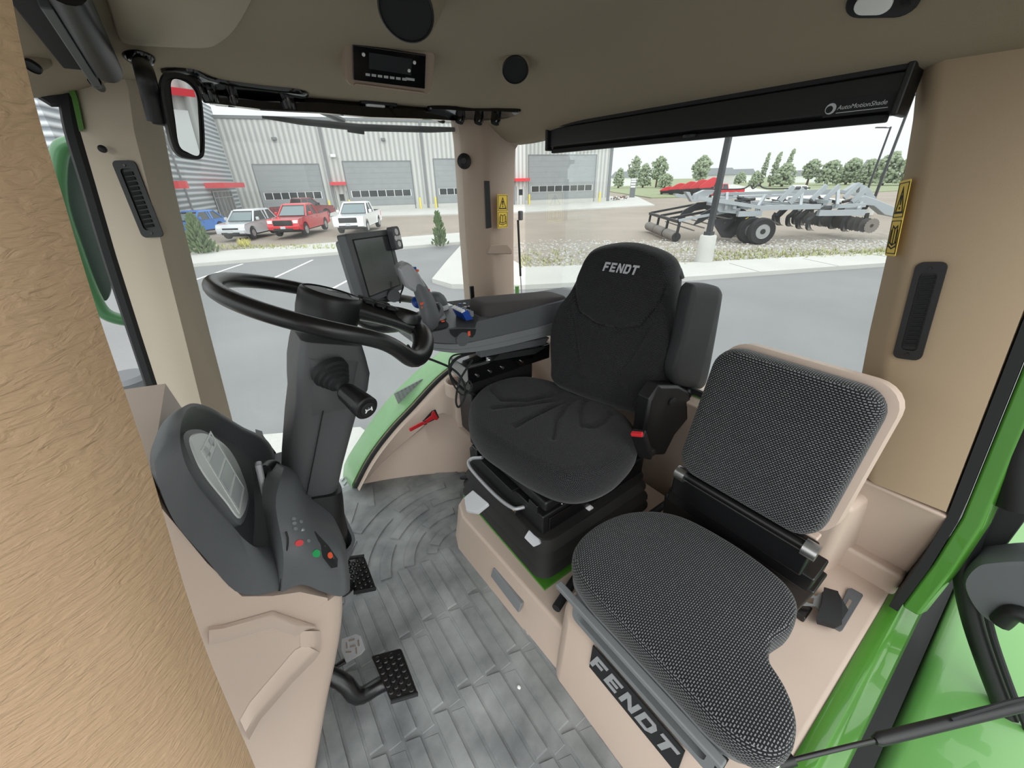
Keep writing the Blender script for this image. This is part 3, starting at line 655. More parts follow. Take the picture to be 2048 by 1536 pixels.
# steering column
t = thing('steering_column', 'dark grey steering column shroud rising to the wheel', 'column', (.0, .86, .5))
def sec(c, ax, wx, wy, r, yo=0):
    fr = frame(c, ax, (0, 1, 0)); return [fr(a, b) for a, b in rrect(wx, wy, r, 4)]
CB, CT = V((-.03, .86, .60)), V((.135, .86, 1.075)); cax = (CT-CB).normalized(); cx = V((cax.z, 0, -cax.x))
def cp(s): return CB+(CT-CB)*s
m = MB(); m.loft([sec(cp(s)+cx*o, cx, wx, wy, r) for s, wx, wy, r, o in ((.16, .100, .13, .03, .0), (.22, .104, .135, .03, 0), (.4, .112, .14, .028, 0), (.6, .122, .145, .026, .004), (.72, .128, .142, .024, .008), (.78, .142, .146, .02, .012), (.86, .144, .146, .02, .01), (.93, .13, .14, .02, .004), (.98, .118, .13, .02, 0))])
part('shroud', m, M['dgrey2'], t, smooth=45, bevel=.002)
m = MB(); m.loft([sec(cp(s)+cx*o, cx, wx, wy, r) for s, wx, wy, r, o in ((-.14, .17, .21, .05, .0), (-.04, .178, .218, .05, .0), (.06, .17, .205, .05, 0), (.12, .15, .185, .04, 0), (.22, .132, .165, .03, 0), (.27, .122, .155, .03, 0))])
part('boot', m, M['black'], t, smooth=60)
m = MB(); n = 40; c0 = cp(-.02)
def cring(s, wx, wy, r, o=0): return [frame(cp(s)+cx*o, cx, (0, 1, 0))(a, b) for a, b in rrect(wx, wy, r, 5)]
m.loft([cring(-.35, .12, .20, .04), cring(-.1, .19, .235, .05), cring(0.0, .205, .25, .055), cring(.0, .19, .235, .05), cring(-.1, .175, .22, .05)], caps=False); part('collar', m, M['dgrey'], t, smooth=50)
m = MB(); p = [cp(s)+V((0, -.0785, 0))+cx*(-.03+.03*s) for s in (.24, .5, .70)]; m.tube([p[0]+V((0, .002, 0)), p[1], p[2]], .0014, 5); part('seam', m, M['rubber'], t)
# chamfered facet
m = MB(); a = [cp(.66)+cx*-.03, cp(.92)+cx*-.045, cp(.92)+cx*.05, cp(.70)+cx*.05]; m.loft([[p+V((0, -.070, 0)) for p in a], [(cp(.72)+cx*-.015)+V((0, -.079, 0)), (cp(.90)+cx*-.03)+V((0, -.077, 0)), (cp(.90)+cx*.04)+V((0, -.077, 0)), (cp(.74)+cx*.04)+V((0, -.079, 0))]]); part('facet', m, M['dgrey2'], t)
# stalk
t = thing('column_stalk', 'black ribbed column stalk with a white horn symbol on its end', 'stalk', aty(672, 752, .785))
a, b, c_ = V(aty(664, 748, .775)), V(aty(690, 782, .735)), V(aty(735, 818, .665))
d1 = (b-a).normalized(); m = MB(); m.lathe([(.036, -.012), (.036, .0), (.031, .004), (.031, .01), (.026, .012), (.026, .019), (.021, .021), (.021, .028), (.013, .032), (.011, .045)], a, d1, 24); part('boot', m, M['rubber'], t, smooth=30)
d2 = (c_-b).normalized(); L2 = (c_-b).length; m = MB(); n = 36; x_ = d2.cross(V((0, 0, 1))).normalized(); y_ = d2.cross(x_)
m.loft([[b+d2*h+(x_*math.cos(2*math.pi*k/n)+y_*math.sin(2*math.pi*k/n))*(r*(1 if (k % 3 or not rb) else .93)) for k in range(n)] for h, r, rb in ((-.006, .011, 0), (.0, .017, 0), (.008, .0195, 0), (.012, .0195, 1), (L2-.016, .0235, 1), (L2-.012, .0235, 0), (L2-.003, .0235, 0), (L2, .021, 0))]); part('grip', m, M['black'], t, smooth=30)
m = MB(); m.lathe([(.0145, 0), (.0145, .002), (.013, .003)], c_, d2, 22); part('end_button', m, M['rubber'], t)
fr = frame(c_+d2*.003, V((.7, -.7, 0)), V((0, 0, 1))-d2*d2.z); m = MB()
hz = frame(c_+d2*.0032, d2.cross(V((0, 0, 1))), V((0, 0, 1)))
for pl in ([(-.008, -.0045), (-.0055, -.0045), (-.0055, .0045), (-.008, .0045)], [(-.0055, -.001), (.003, -.001), (.003, .001), (-.0055, .001)], [(.002, -.001), (.007, -.0045), (.008, -.0035), (.003, .0015)], [(.0045, -.004), (.0062, -.004), (.0062, .006), (.0045, .006)], [(-.002, .003), (.005, .005), (.005, .0065), (-.002, .0045)]): m.prism([hz(x, y) for x, y in pl], d2*.0006)
part('horn_symbol', m, M['white'], t, smooth=0)
# steering wheel
WC = V((.153, .862, 1.118)); TA = R_(23); wx = V((math.cos(TA), 0, -math.sin(TA))); wy = V((0, 1, 0)); wn = wx.cross(wy)
if wn.z < 0: wn = -wn
t = thing('steering_wheel', 'black steering wheel with a raised hub and a thick side spoke', 'steering wheel', WC)
pts = []; rad = []
n = 96
for k in range(n):
    a = 2*math.pi*k/n; R = .197; ca, sa = math.cos(a), math.sin(a)
    aa = ((a+math.pi) % (2*math.pi))-math.pi; drop = -.042*math.exp(-((abs(aa)-.80)/.40)**2); R += .004*math.exp(-((abs(aa)-.6)/.3)**2)-.010*math.exp(-(aa/.3)**2)
    pts.append(WC+wx*(R*ca)+wy*(R*sa)+wn*drop); rad.append(.0152+.0085*math.exp(-((abs(aa)-.45)/.45)**2))
m = MB(); m.tube(pts, rad, 16, loop=True); part('rim', m, M['wheel'], t, smooth=80)
HC = WC+wx*-.004+wn*.014
m = MB(); fr = frame(HC, wx, wy); ell = [(math.cos(q)*.062-.0, math.sin(q)*.068) for q in np.linspace(0, 2*math.pi, 41)[:-1]]
m.loft([[fr(a*s, b*s, z) for a, b in ell] for s, z in ((.72, -.06), (.95, -.045), (1.0, -.02), (1.0, .012), (.97, .019), (.90, .022), (.86, .020), (.84, .0195), (.6, .0215), (.3, .0225))]); part('hub', m, M['black'], t, smooth=50)
m = MB(); m.tube([fr(a*.87, b*.87, .0215) for a, b in ell], .0012, 5, loop=True); part('hub_seam', m, M['rubber'], t)
m = MB(); pl = [(-.02, .005), (.012, .004), (.018, .018), (.0, .03), (-.018, .024)]
m.prism([fr(a+.012, b*.8, .0222) for a, b in pl], wn*.0008); part('emblem', m, M['blackg'], t, smooth=0)
# spoke: a thick arm towards the driver, widening into the thumb rest
rg = []
for s, wy_, th, zz in ((.03, .056, .024, .014), (.06, .054, .023, .012), (.09, .054, .021, .010), (.12, .058, .020, .008), (.145, .064, .020, .005), (.168, .066, .020, -.001), (.188, .06, .018, -.008), (.198, .045, .012, -.012)):
    c = WC+wx*s+wn*zz; rg.append([c+wy*(math.cos(q)*wy_*.82)+wn*(math.sin(q)*th) for q in np.linspace(0, 2*math.pi, 25)[:-1]])
m = MB(); m.loft(rg); part('spoke', m, M['wheel'], t, smooth=70)
m = MB(); fr2 = frame(WC+wx*.156+wn*.030+wy*-.012, wx, wy); m.loft([[fr2(math.cos(q)*.034*s, math.sin(q)*.036*s, z) for q in np.linspace(0, 2*math.pi, 29)[:-1]] for s, z in ((1.12, -.02), (1.1, -.004), (1.0, .002), (.86, -.003), (.7, -.010), (.3, -.012))]); part('thumb_dish', m, M['wheel'], t, smooth=60)
for (a, b) in ((.072, .016), (.072, -.016), (.097, .018), (.097, -.018), (.121, .02), (.121, -.02)):
    m = MB(); f3 = frame(WC+wx*(a-.006)+wy*b+wn*(.033-.06*(a-.06)), wx, wy); m.loft([[f3(x*s, y*s, z) for x, y in rrect(.021, .026, .004, 3)] for s, z in ((1, 0), (1, .005), (.85, .007))]); part('button', m, M['rubber'], t)
m = MB()
for s in (1, -1):
    m.tube(smooth_line([WC+wx*.05+wy*s*.05+wn*-.012, WC+wx*-.03+wy*s*.12+wn*-.014, WC+wx*-.08+wy*s*.178+wn*-.004], 12), [.014-.003*i/12 for i in range(13)], 10, sq=(1, .6))
# ---------------------------------------------------------------- pedals
def pedal(name, label, quad, z, armpts, rows, cols, arm_r, lip):
    q = [V(atz(x, y, zz)) for (x, y), zz in zip(quad, z)]
    c = (q[0]+q[1]+q[2]+q[3])/4; fr = frame(c, q[1]-q[0], q[3]-q[0]); W = ((q[1]-q[0]).length+(q[2]-q[3]).length)/2; H = ((q[3]-q[0]).length+(q[2]-q[1]).length)/2
    zn = fr(0, 0, 1)-fr(0, 0, 0); zn = zn if zn.z > 0 else -zn
    fr = lambda a, b, c_=0.: (q[0].lerp(q[1], a/W+.5)).lerp(q[3].lerp(q[2], a/W+.5), b/H+.5)+zn*c_
    t = thing(name, label, 'pedal', c)
    m = MB(); m.loft([[fr(a*s, b*s, zz) for a, b in rrect(W, H, .006, 3)] for s, zz in ((1, -.014), (1, -.001), (.97, .001))]); part('pad', m, M['blackm'], t, smooth=40)
    for s in lip:
        m = MB(); m.tube([fr(-W/2, s*H/2, .002), fr(W/2, s*H/2, .002)], .0055, 10); part('lip', m, M['rubber'], t)
    k = 0
    for i in range(cols):
        for j in range(rows):
            m = MB(); x = (-.5+(i+.5)/cols)*W*.92; y = (-.5+(j+.5)/rows+(.25/rows if i % 2 else -.25/rows))*H*.84
            m.lathe([(.0068*W/.07, 0), (.0065*W/.07, .005), (.0045*W/.07, .007)], fr(x, y, 0), fr(0, 0, 1)-fr(0, 0, 0), 10); part('stud', m, M['blackm'], t)
    m = MB(); m.tube(smooth_line([V(p) for p in armpts], 16), arm_r, 12); part('arm', m, M['blackm'], t, smooth=60)
    return t
pedal('clutch_pedal', 'nearest black studded pedal on a thick curved arm', ((742, 1312), (802, 1296), (836, 1388), (782, 1404)), (.15, .15, .12, .12), [atz(805, 1350, .11), atz(760, 1370, .10), atz(715, 1392, .12), atz(680, 1360, .18), (-.17, .8, .28)], 6, 4, .021, (1,))
pedal('brake_pedal', 'far black studded pedal with rounded lip below the button panel', ((686, 1118), (728, 1112), (752, 1178), (708, 1186)), (.17, .17, .14, .14), [atz(722, 1150, .13), atz(705, 1160, .12), atz(680, 1185, .2), (-.15, 1.0, .3)], 6, 4, .016, (1, -1))
q = [atz(x, y, z) for x, y, z in ((683, 1278, .16), (712, 1268, .16), (722, 1272, .16), (730, 1298, .15), (722, 1308, .145), (692, 1326, .14), (682, 1300, .15))]
t = thing('small_pedal', 'small bare metal pedal plate with tread marks between the two studded pedals', 'pedal', q[0])
nn = (V(q[3])-V(q[0])).cross(V(q[5])-V(q[0])).normalized(); nn = nn if nn.z > 0 else -nn
m = MB(); m.prism(q, nn*-.006); part('plate', m, M['silver'], t, bevel=.001)
cq = sum((V(p) for p in q), V((0, 0, 0)))/7; x_ = (V(q[3])-V(q[0])).normalized(); y_ = nn.cross(x_)
for a, b, an in ((-.012, .012, 30), (.012, .012, -50), (.016, -.006, -50), (-.004, -.016, 20), (.0, .0, 30), (-.018, -.004, -50)):
    m = MB(); dd = x_*math.cos(R_(an))+y_*math.sin(R_(an)); m.bar(cq+x_*a+y_*b-dd*.008+nn*.001, cq+x_*a+y_*b+dd*.008+nn*.001, .004, .003, nn); part('tread_mark', m, M['chrome'], t)
m = MB(); m.tube([V(q[5])+V((0, .01, -.004)), V(q[5])+V((-.06, .02, -.02)), (-.2, .9, .2)], .008, 8); part('arm', m, M['blackm'], t)
# ================================================================ DRIVER SEAT
t = thing('driver_seat', 'black fabric driver seat with maker name on its headrest, on a black suspension', 'seat', (.8, .88, .165))
zz = {.53: 0}
OL = [(.585, 1.112), (.545, 1.03), (.532, .936), (.545, .82), (.562, .715), (.60, .61), (.665, .558), (.78, .545), (.915, .583), (1.0, .66), (1.03, .78), (1.02, .92), (.985, 1.09), (.93, 1.19), (.848, 1.235), (.74, 1.235), (.64, 1.18)]
OS = smooth_loop([(x, y, 0) for x, y in OL], 110); OS = [(p.x, p.y) for p in OS]
def seg(p, a, b):
    ax, ay = a; bx, by = b; px, py = p; L2 = (bx-ax)**2+(by-ay)**2; u = max(0, min(1, ((px-ax)*(bx-ax)+(py-ay)*(by-ay))/L2)); return math.hypot(px-ax-u*(bx-ax), py-ay-u*(by-ay))
def pl_d(p, L_): return min(seg(p, L_[i], L_[i+1]) for i in range(len(L_)-1))
a14 = R_(14); bd = (math.cos(a14), math.sin(a14)); rd = (-bd[1], bd[0]); c0 = (.80, .90)
def loc(b, r): return (c0[0]+bd[0]*b+rd[0]*r, c0[1]+bd[1]*b+rd[1]*r)
gro = [[loc(-.02, .26), loc(-.06, .17), loc(.0, .10), loc(.10, .06), loc(.18, .05)], [loc(-.12, .16), loc(-.04, .09), loc(.08, .03), loc(.18, .02)], [loc(-.16, .02), loc(-.06, .01), loc(.06, -.0), loc(.18, -.0)],
       [loc(-.14, -.12), loc(-.05, -.07), loc(.08, -.03), loc(.18, -.02)], [loc(.17, -.06), loc(.06, -.1), loc(-.02, -.155), loc(.0, -.19), loc(.05, -.2), loc(.12, -.19)]]
def dentc(x, y):
    b = (x-c0[0])*bd[0]+(y-c0[1])*bd[1]; r = (x-c0[0])*rd[0]+(y-c0[1])*rd[1]
    d = -.010*sum(math.exp(-(pl_d((x, y), g)/.008)**2) for g in gro)
    d += -.020*math.exp(-((r)/.17)**2)*math.exp(-((b-.08)/.2)**2)
    return d
m = MB(); pad(m, lambda a, b, c=0.: V((a, b, c)), OS, [(.80, .475), (.90, .478), (.965, .492), (.995, .515), (1.0, .54), (.99, .562), (.965, .582), (.93, .597), (.88, .606)], dome=.018, dent=dentc, inner=34)
part('cushion', m, M['fabric'], t, smooth=80)
m = MB(); m.box((.80, .88, .455), (.44, .46, .04)); part('seat_pan', m, M['black'], t, bevel=.01)
# backrest
A14 = V((bd[0], bd[1], 0)); RT = V((rd[0], rd[1], 0)); UPB = V((0, 0, 1))*math.cos(.22)+A14*math.sin(.22)
BP = V((.98, .93, .62))-RT*.080+A14*.02
bf = frame(BP, -RT, UPB)   # local x = to the seat's left, y = up, z = facing out of the backrest?
zf = (bf(0, 0, 1)-bf(0, 0, 0))
if zf.dot(A14) > 0: bf0 = bf; bf = lambda a, b, c=0.: bf0(a, b, -c)
hw = [(-.02, .195), (.05, .215), (.15, .238), (.23, .243), (.29, .225), (.35, .198), (.40, .182), (.45, .172), (.50, .155), (.528, .118), (.545, .055)]
OB = [(w_, y) for y, w_ in hw]+[(0, .55)]+[(-w_, y) for y, w_ in hw[::-1]]+[(-.1, -.035), (.1, -.035)]
OBs = smooth_loop([(x, y, 0) for x, y in OB], 120); OBs = [(p.x+.014*ss((p.y-.25)/.25), p.y) for p in OBs]
gb = [[(-.155, .30), (-.12, .2), (-.085, .12), (-.08, .07), (-.1, .065)], [(.155, .30), (.12, .2), (.085, .12), (.08, .07), (.1, .065)]]
for xx in (-.06, -.03, .0, .03, .06): gb.append([(xx, .235), (xx*.9, .04)])
hl = [(-.165, .42), (-.155, .36), (-.12, .29), (-.05, .262), (.0, .258), (.05, .262), (.12, .29), (.155, .36), (.165, .42)]
def dentb(x, y):
    d = 0
    for i, g in enumerate(gb): d -= (.010 if i < 2 else .0035)*math.exp(-(pl_d((x, y), g)/(.009 if i < 2 else .006))**2)
    d -= .014*math.exp(-(pl_d((x, y), hl)/.006)**2)
    if y > .26: d += .012*ss((y-.27)/.04)*(1 if abs(x) < .16 else .5)
    d += .022*ss((abs(x)-.10)/.09)*(1-ss((y-.28)/.1))
    d += .018*math.exp(-((y-.13)/.09)**2)*math.exp(-(x/.14)**2)
    return d
m = MB(); pad(m, bf, OBs, [(.90, -.09), (.97, -.07), (1.0, -.035), (1.0, -.005), (.985, .012), (.955, .026), (.91, .034)], dome=.008, dent=dentb, inner=36)
part('backrest', m, M['fabric'], t, smooth=80)
# head roll curling back over the top
m = MB(); rg = []
for i in range(17):
    u = -1+2*i/16; x = .018+u*.168; y = .508-.05*u*u; hgt = .034*math.sqrt(max(.02, 1-u**4))
    rg.append([bf(x, y+math.sin(q)*hgt, -.055+math.cos(q)*.085*math.sqrt(max(.05, 1-u**4))) for q in np.linspace(0, 2*math.pi, 17)[:-1]])
m.loft(rg); part('head_roll', m, M['fabric'], t, smooth=80)
m = MB(); pad(m, lambda a, b, c=0.: bf(a, b, -.085-c), [(x*.94, y*.96+.01) for x, y in OBs], [(1, .0), (1, .015), (.9, .03)], inner=3); part('back_shell', m, M['black'], t, smooth=60)
m = MB(); fr = frame(bf(.0, .452, .0615), -RT, UPB); zf = fr(0, 0, 1)-fr(0, 0, 0)
cl = bf(0.016, .462, .0565); sgn = -1 if zf.dot(A14) > 0 else 1
fw = lambda a, b, c=0.: cl-RT*a+UPB*b-A14*(c)+V((0, 0, .0))
maker_word(m, fw, .125, .030, .004); part('maker_name', m, M['silver'], t, smooth=0, label='raised silver maker lettering')
# white tag at the seam
m = MB(); m.box(atz(1219, 794, .60), (.014, .02, .002)); part('care_tag', m, M['white'], t)
# suspension: upper box, slides, bellows
def wedge(m, x0, x1, y0, y1, z0, z1, tz=0): m.loft([[(x0, y0, z0), (x1, y0, z0), (x1, y1, z0), (x0, y1, z0)], [(x0, y0, z1), (x1, y0, z1+tz), (x1, y1, z1+tz), (x0, y1, z1)]])
m = MB(); rbox(m, .575, 1.08, .655, 1.11, .335, .415); part('suspension_frame', m, M['black'], t, bevel=.006)
m = MB(); rbox(m, .60, 1.06, .649, .652, .345, .40); part('side_plate', m, M['blackm'], t, bevel=.002)
m = MB(); rbox(m, .56, .70, .80, 1.0, .415, .425); part('tilt_plate', m, M['black'], t, bevel=.003)
for y in (.70, 1.06):
    m = MB(); rbox(m, .57, 1.05, y-.022, y+.022, .415, .445); part('slide_rail', m, M['blackm'], t, bevel=.003)
m = MB()
rg = []
for z, s in ((.168, .022), (.19, .036), (.212, .020), (.232, .032), (.262, .008), (.285, .022), (.31, .0), (.335, .010)):
    rg.append([(x, y, z) for x, y in [(.822+a, .878+b) for a, b in rrect(.51+2*s, .48+2*s, .05, 4)]])
m.loft(rg); part('bellows', m, M['bellow'], t, smooth=60)
m = MB(); rbox(m, .535, 1.06, .592, 1.125, .160, .172); part('base_plate', m, M['green'], t, bevel=.002, label='green painted base plate')
# silver front bar handle
hp = [atz(965, 915, .43), atz(942, 918, .405), atz(940, 935, .395), atz(985, 985, .385), atz(1020, 1013, .38), atz(1040, 1016, .38), atz(1085, 1000, .385), atz(1098, 992, .40)]
m = MB(); m.tube(smooth_line(hp, 48), .0065, 10); part('bar_handle', m, M['silver'], t, label='bent silver height bar')
# white controls
m = MB(); q = [atz(930, 1000, .36), atz(948, 985, .372), atz(980, 1012, .372), atz(958, 1030, .34), atz(934, 1026, .335)]; m.prism(q, (-.004, .0, .016)); part('lever', m, M['lgrey'], t, bevel=.004, label='light grey paddle lever')
m = MB(); q = [atz(1053, 1070, .315), atz(1062, 1056, .32), atz(1078, 1062, .32), atz(1086, 1084, .30), atz(1072, 1090, .29)]; m.prism(q, (-.016, -.006, .006)); part('lever', m, M['lgrey'], t, bevel=.003, label='pale grey pointed lever')
p = V(aty(1182, 1020, .64)); m = MB(); m.lathe([(.013, 0), (.013, .014), (.011, .017)], (p.x, .655, p.z), (0, -1, 0), 20); part('knob', m, M['white'], t, label='round white knob')
p = V(atz(1018, 1028, .345)); m = MB(); m.lathe([(.014, 0), (.014, .02), (.01, .024)], (.575, p.y, p.z), (-1, 0, .2), 16); part('adjuster_knob', m, M['black'], t)
m = MB(); m.box((.556, p.y-.002, p.z+.012), (.010, .010, .003)); part('yellow_mark', m, M['yellow'], t)
for x, y in ((1127, 1009), (1275, 930)):
    p = V(atz(x, y, .416)); m = MB(); m.lathe([(.005, 0), (.004, .003)], (p.x, max(p.y, .665), .415), (0, 0, 1), 10); part('bolt', m, M['chrome'], t)
m = MB(); p = V(atz(916, 975, .22)); m.lathe([(.014, 0), (.012, .035), (.008, .04)], (.575, 1.13, .25), (-.8, .5, 0), 12); part('side_knob', m, M['black'], t)
m = MB(); m.tube([atz(1112, 1217, .19), (.66, .56, .19)], .014, 14); part('slide_lever', m, M['rubber'], t)
# recliner housing, buckle, left armrest folded up
def lp(b, r, z): return V((c0[0]+bd[0]*b+rd[0]*r, c0[1]+bd[1]*b+rd[1]*r, z))
def sY(px, Y): return V(aty(px[0], px[1], Y))
out = [(1322, 772), (1360, 772), (1384, 786), (1380, 835), (1350, 872), (1330, 912), (1305, 912), (1290, 870), (1302, 800)]
m = MB(); q = [sY(p, .585) for p in out]; m.loft([[p+V((0, .05, 0)) for p in q], [p+V((0, .01, 0)) for p in q], [p*.93+(sum(q, V((0, 0, 0)))/len(q))*.07 for p in q]]); part('recliner_cover', m, M['black'], t, smooth=50, bevel=.003)
p = sY((1344, 803), .58); m = MB(); m.lathe([(.014, 0), (.014, .004), (.01, .006)], p, (-.3, -1, 0), 18); part('recliner_cap', m, M['rubber'], t)
p = sY((1308, 905), .56); m = MB(); m.lathe([(.014, 0), (.014, .02), (.01, .022)], p+V((0, .02, 0)), (-.3, -1, 0), 14); part('recliner_knob', m, M['black'], t)
m = MB(); m.prism([sY(p, .60) for p in ((1322, 862), (1334, 868), (1333, 886), (1318, 900), (1312, 896))], (0, .004, 0)); part('paper_tag', m, M['white'], t, smooth=0, label='white paper tag')
m = MB(); a, b = V(aty(1292, 912, .545)), V(aty(1276, 864, .550)); m.bar(a, b, .042, .026, (1, .3, 0)); bk = part('belt_buckle', m, M['black'], t, bevel=.006)
bx = (b-a).normalized(); m = MB(); m.bar(b-bx*.006+V((-.012, -.006, .0)), b+bx*.006+V((-.010, -.004, 0)), .034, .014, (1, .3, 0)); part('release_button', m, M['red'], bk, bevel=.002, label='red release button')
ar = [(1383, 574), (1395, 569), (1428, 571), (1441, 580), (1441, 600), (1424, 700), (1413, 755), (1404, 776), (1385, 776), (1352, 770), (1343, 755), (1345, 730), (1360, 680), (1372, 620)]
q = smooth_loop([sY(p, .60) for p in ar], 48); c_ = sum(q, V((0, 0, 0)))/48
m = MB(); fo = V((-.25, -1, 0)).normalized()
m.loft([[c_+(p-c_)*.93-fo*.045 for p in q], [p-fo*.03 for p in q], [p-fo*.0 for p in q], [c_+(p-c_)*.95+fo*.008 for p in q], [c_+(p-c_)*.8+fo*.012 for p in q]])
part('left_armrest', m, M['pillow'], t, smooth=60, label='charcoal armrest folded upright')
m = MB(); m.tube([sY((1385, 770), .62), sY((1370, 790), .60)], .02, 10); part('armrest_pivot', m, M['black'], t)
m = MB(); m.tube(smooth_line([atz(1300, 1030, .33), atz(1345, 1000, .36), atz(1372, 1000, .36), atz(1385, 1015, .33)], 12), [.012]*13, 8, sq=(1, 1))
single('belt_webbing', m, M['rubber'], 'black crumpled seat belt webbing between the two seats', 'belt')

# ================================================================ FOLDING PASSENGER SEAT
t = thing('folding_seat', 'grey and black patterned folding passenger seat on the beige platform', 'seat', (.66, .24, .30))
OL = [(.468, .12), (.468, .25), (.47, .37), (.495, .445), (.555, .487), (.66, .492), (.76, .46), (.84, .38), (.868, .25), (.862, .12), (.83, .065), (.76, .045), (.69, .055), (.645, .04), (.62, .0), (.585, -.03), (.535, -.04), (.49, -.018), (.468, .04)]
OS = smooth_loop([(x, y, 0) for x, y in OL], 110); OS = [(p.x, p.y) for p in OS]
m = MB(); pad(m, lambda a, b, c=0.: V((a, b, c+.012*(a-.5))), OS, [(.9, .43), (.965, .432), (.992, .442), (1.0, .458), (.998, .474), (.985, .487), (.955, .497), (.91, .503)], dome=.010, inner=14); part('cushion', m, M['fabric2'], t, smooth=80)
m = MB(); m.loft([[(c[0]*.97+.02, c[1]*.95+.02, .408) for c in OS], [(c[0]*.98+.013, c[1]*.97+.01, .434) for c in OS]]); part('seat_pan', m, M['mgrey'], t, smooth=40, label='grey plastic seat pan')
# back
BB = V((.955, .262, .785)); bup = V((.22, 0, 1)).normalized(); bfx = frame(BB, (0, -1, 0), bup)
bfc = lambda a, b, c=0.: BB+V((0, -1, 0))*a+bup*b+V((-1, 0, .22)).normalized()*c
rr = rrect(.345, .368, .055, 6)
m = MB(); pad(m, bfc, rr, [(.94, -.035), (.985, -.025), (1.0, -.005), (1.0, .018), (.985, .032), (.955, .042), (.90, .048)], dome=.010, inner=10); part('backrest', m, M['fabric2'], t, smooth=80)
m = MB(); r2 = rrect(.362, .382, .06, 6); m.loft([[bfc(a+.008, b+.006, -.062) for a, b in [(p[0]*.95, p[1]*.95) for p in r2]], [bfc(a+.008, b+.006, -.055) for a, b in r2], [bfc(a+.004, b+.004, -.026) for a, b in r2]]); part('back_shell', m, M['beige'], t, smooth=50, label='beige shell behind the backrest')
for s in (-1, 1):
    m = MB(); m.loft([[bfc(s*.15+a, b, c) for a, b, c in ((-.02, -.19, -.06), (.02, -.19, -.06), (.02, -.19, -.025), (-.02, -.19, -.025))], [bfc(s*.15+a, b, c) for a, b, c in ((-.012, -.245, -.05), (.012, -.245, -.05), (.012, -.245, -.02), (-.012, -.245, -.02))]]); part('shell_lug', m, M['beige'], t, bevel=.005)
m = MB(); m.bar((.905, .085, .555), (.905, .43, .555), .06, .075); part('hinge_box', m, M['blackm'], t, bevel=.006)
m = MB(); m.bar((.93, .06, .50), (.93, .44, .50), .09, .05); part('hinge_channel', m, M['blackm'], t, bevel=.005)
m = MB(); m.cyl((.885, .10, .60), (.885, .42, .60), .012); part('hinge_tube', m, M['blackm'], t)
for y in (.09, .41):
    m = MB(); m.cyl((.88, y-.014, .602), (.88, y+.014, .602), .02); part('spring_washer', m, M['steel'], t)
m = MB(); m.loft([[(.90, .075, .30), (.98, .075, .30), (.98, .44, .30), (.90, .44, .30)], [(.885, .05, .49), (.97, .05, .49), (.97, .45, .49), (.885, .45, .49)]]); part('bracket', m, M['blackm'], t, bevel=.005)
# grey front tray hanging under the pan
m = MB(); fr = frame((.485, .235, .355), (0, -1, 0), (-.12, 0, 1)); 
fr0 = fr; fr = lambda a, b, c=0.: V((.487, .225, .36))+V((0, -1, 0))*a+V((.05, 0, 1)).normalized()*b+V((-1, 0, .05))*c
o1 = rrect(.39, .10, .018, 4); i1 = [(x*.9, y*.62) for x, y in o1]
m.loft([[fr(a, b, -.03) for a, b in o1], [fr(a, b, .004) for a, b in o1], [fr(a, b, .007) for a, b in [(x*.985, y*.95) for x, y in o1]], [fr(a, b, .007) for a, b in i1], [fr(a, b, -.018) for a, b in i1]]); part('front_tray', m, M['mgrey'], t, smooth=40, label='grey plastic tray under the cushion')
m = MB(); m.bar((.462, .46, .418), (.462, .02, .418), .02, .016); part('release_bar', m, M['mgrey'], t, bevel=.004)
m = MB(); m.box((.485, .03, .37), (.01, .02, .05)); part('tray_latch', m, M['rubber'], t)
# maker plate on the platform front
t = thing('maker_plate', 'black plate with silver maker lettering on the beige platform front', 'plate', (.475, .23, .2))
cs = [V(onp(x, y, (.4725, 0, .2), (-1, 0, .086))) for x, y in ((1186, 1290), (1370, 1498), (1362, 1542), (1178, 1338))]
ct = sum(cs, V((0, 0, 0)))/4; W = (cs[1]-cs[0]).length; Hh = ((cs[0]-cs[3]).length+(cs[1]-cs[2]).length)/2
pf_ = lambda a, b, c=0.: ct+V((0, -1, 0))*a+(cs[0]-cs[3]).normalized()*b+V((-1, 0, .09))*c
m = MB(); m.prism([pf_(-W/2, -Hh/2, .0), pf_(W/2, -Hh/2, .0), pf_(W/2, Hh/2, .0), pf_(-W/2, Hh/2, .0)], (-.0035, 0, 0)); part('plate', m, M['rubber'], t, smooth=0)
m = MB(); maker_word(m, lambda a, b, c=0.: pf_(a, b, .0035+c), W*.93, Hh*.62, .0015, .35); part('lettering', m, M['silver'], t, smooth=0, label='silver maker lettering')
# lap belt tongue and slot plate on the platform
t = thing('seat_belt_tongue', 'folded black belt with a grey metal tongue lying by the passenger cushion', 'seat belt', (1.0, .02, .302))
def tz(x, y, z): return V(atz(x, y, z))
m = MB(); o = [tz(x, y, .335) for x, y in ((1596, 1192), (1606, 1186), (1632, 1192), (1648, 1182), (1654, 1230), (1640, 1226), (1632, 1212), (1604, 1210))]; i = [tz(x, y, .335) for x, y in ((1606, 1192), (1628, 1196), (1626, 1208), (1606, 1203))]
c8 = i[0:1]*2+i[1:2]*2+i[2:3]*2+i[3:4]*2
m.prism([o[0], o[1], i[0], i[3], o[7]], (0, 0, -.003)); m.prism([o[1], o[2], i[1], i[0]], (0, 0, -.003)); m.prism([i[1], o[2], o[3], o[4], o[5], o[6], i[2]], (0, 0, -.003)); m.prism([i[2], o[6], o[7], i[3]], (0, 0, -.003)); part('tongue', m, M['mgrey'], t, smooth=0, label='grey metal tongue')
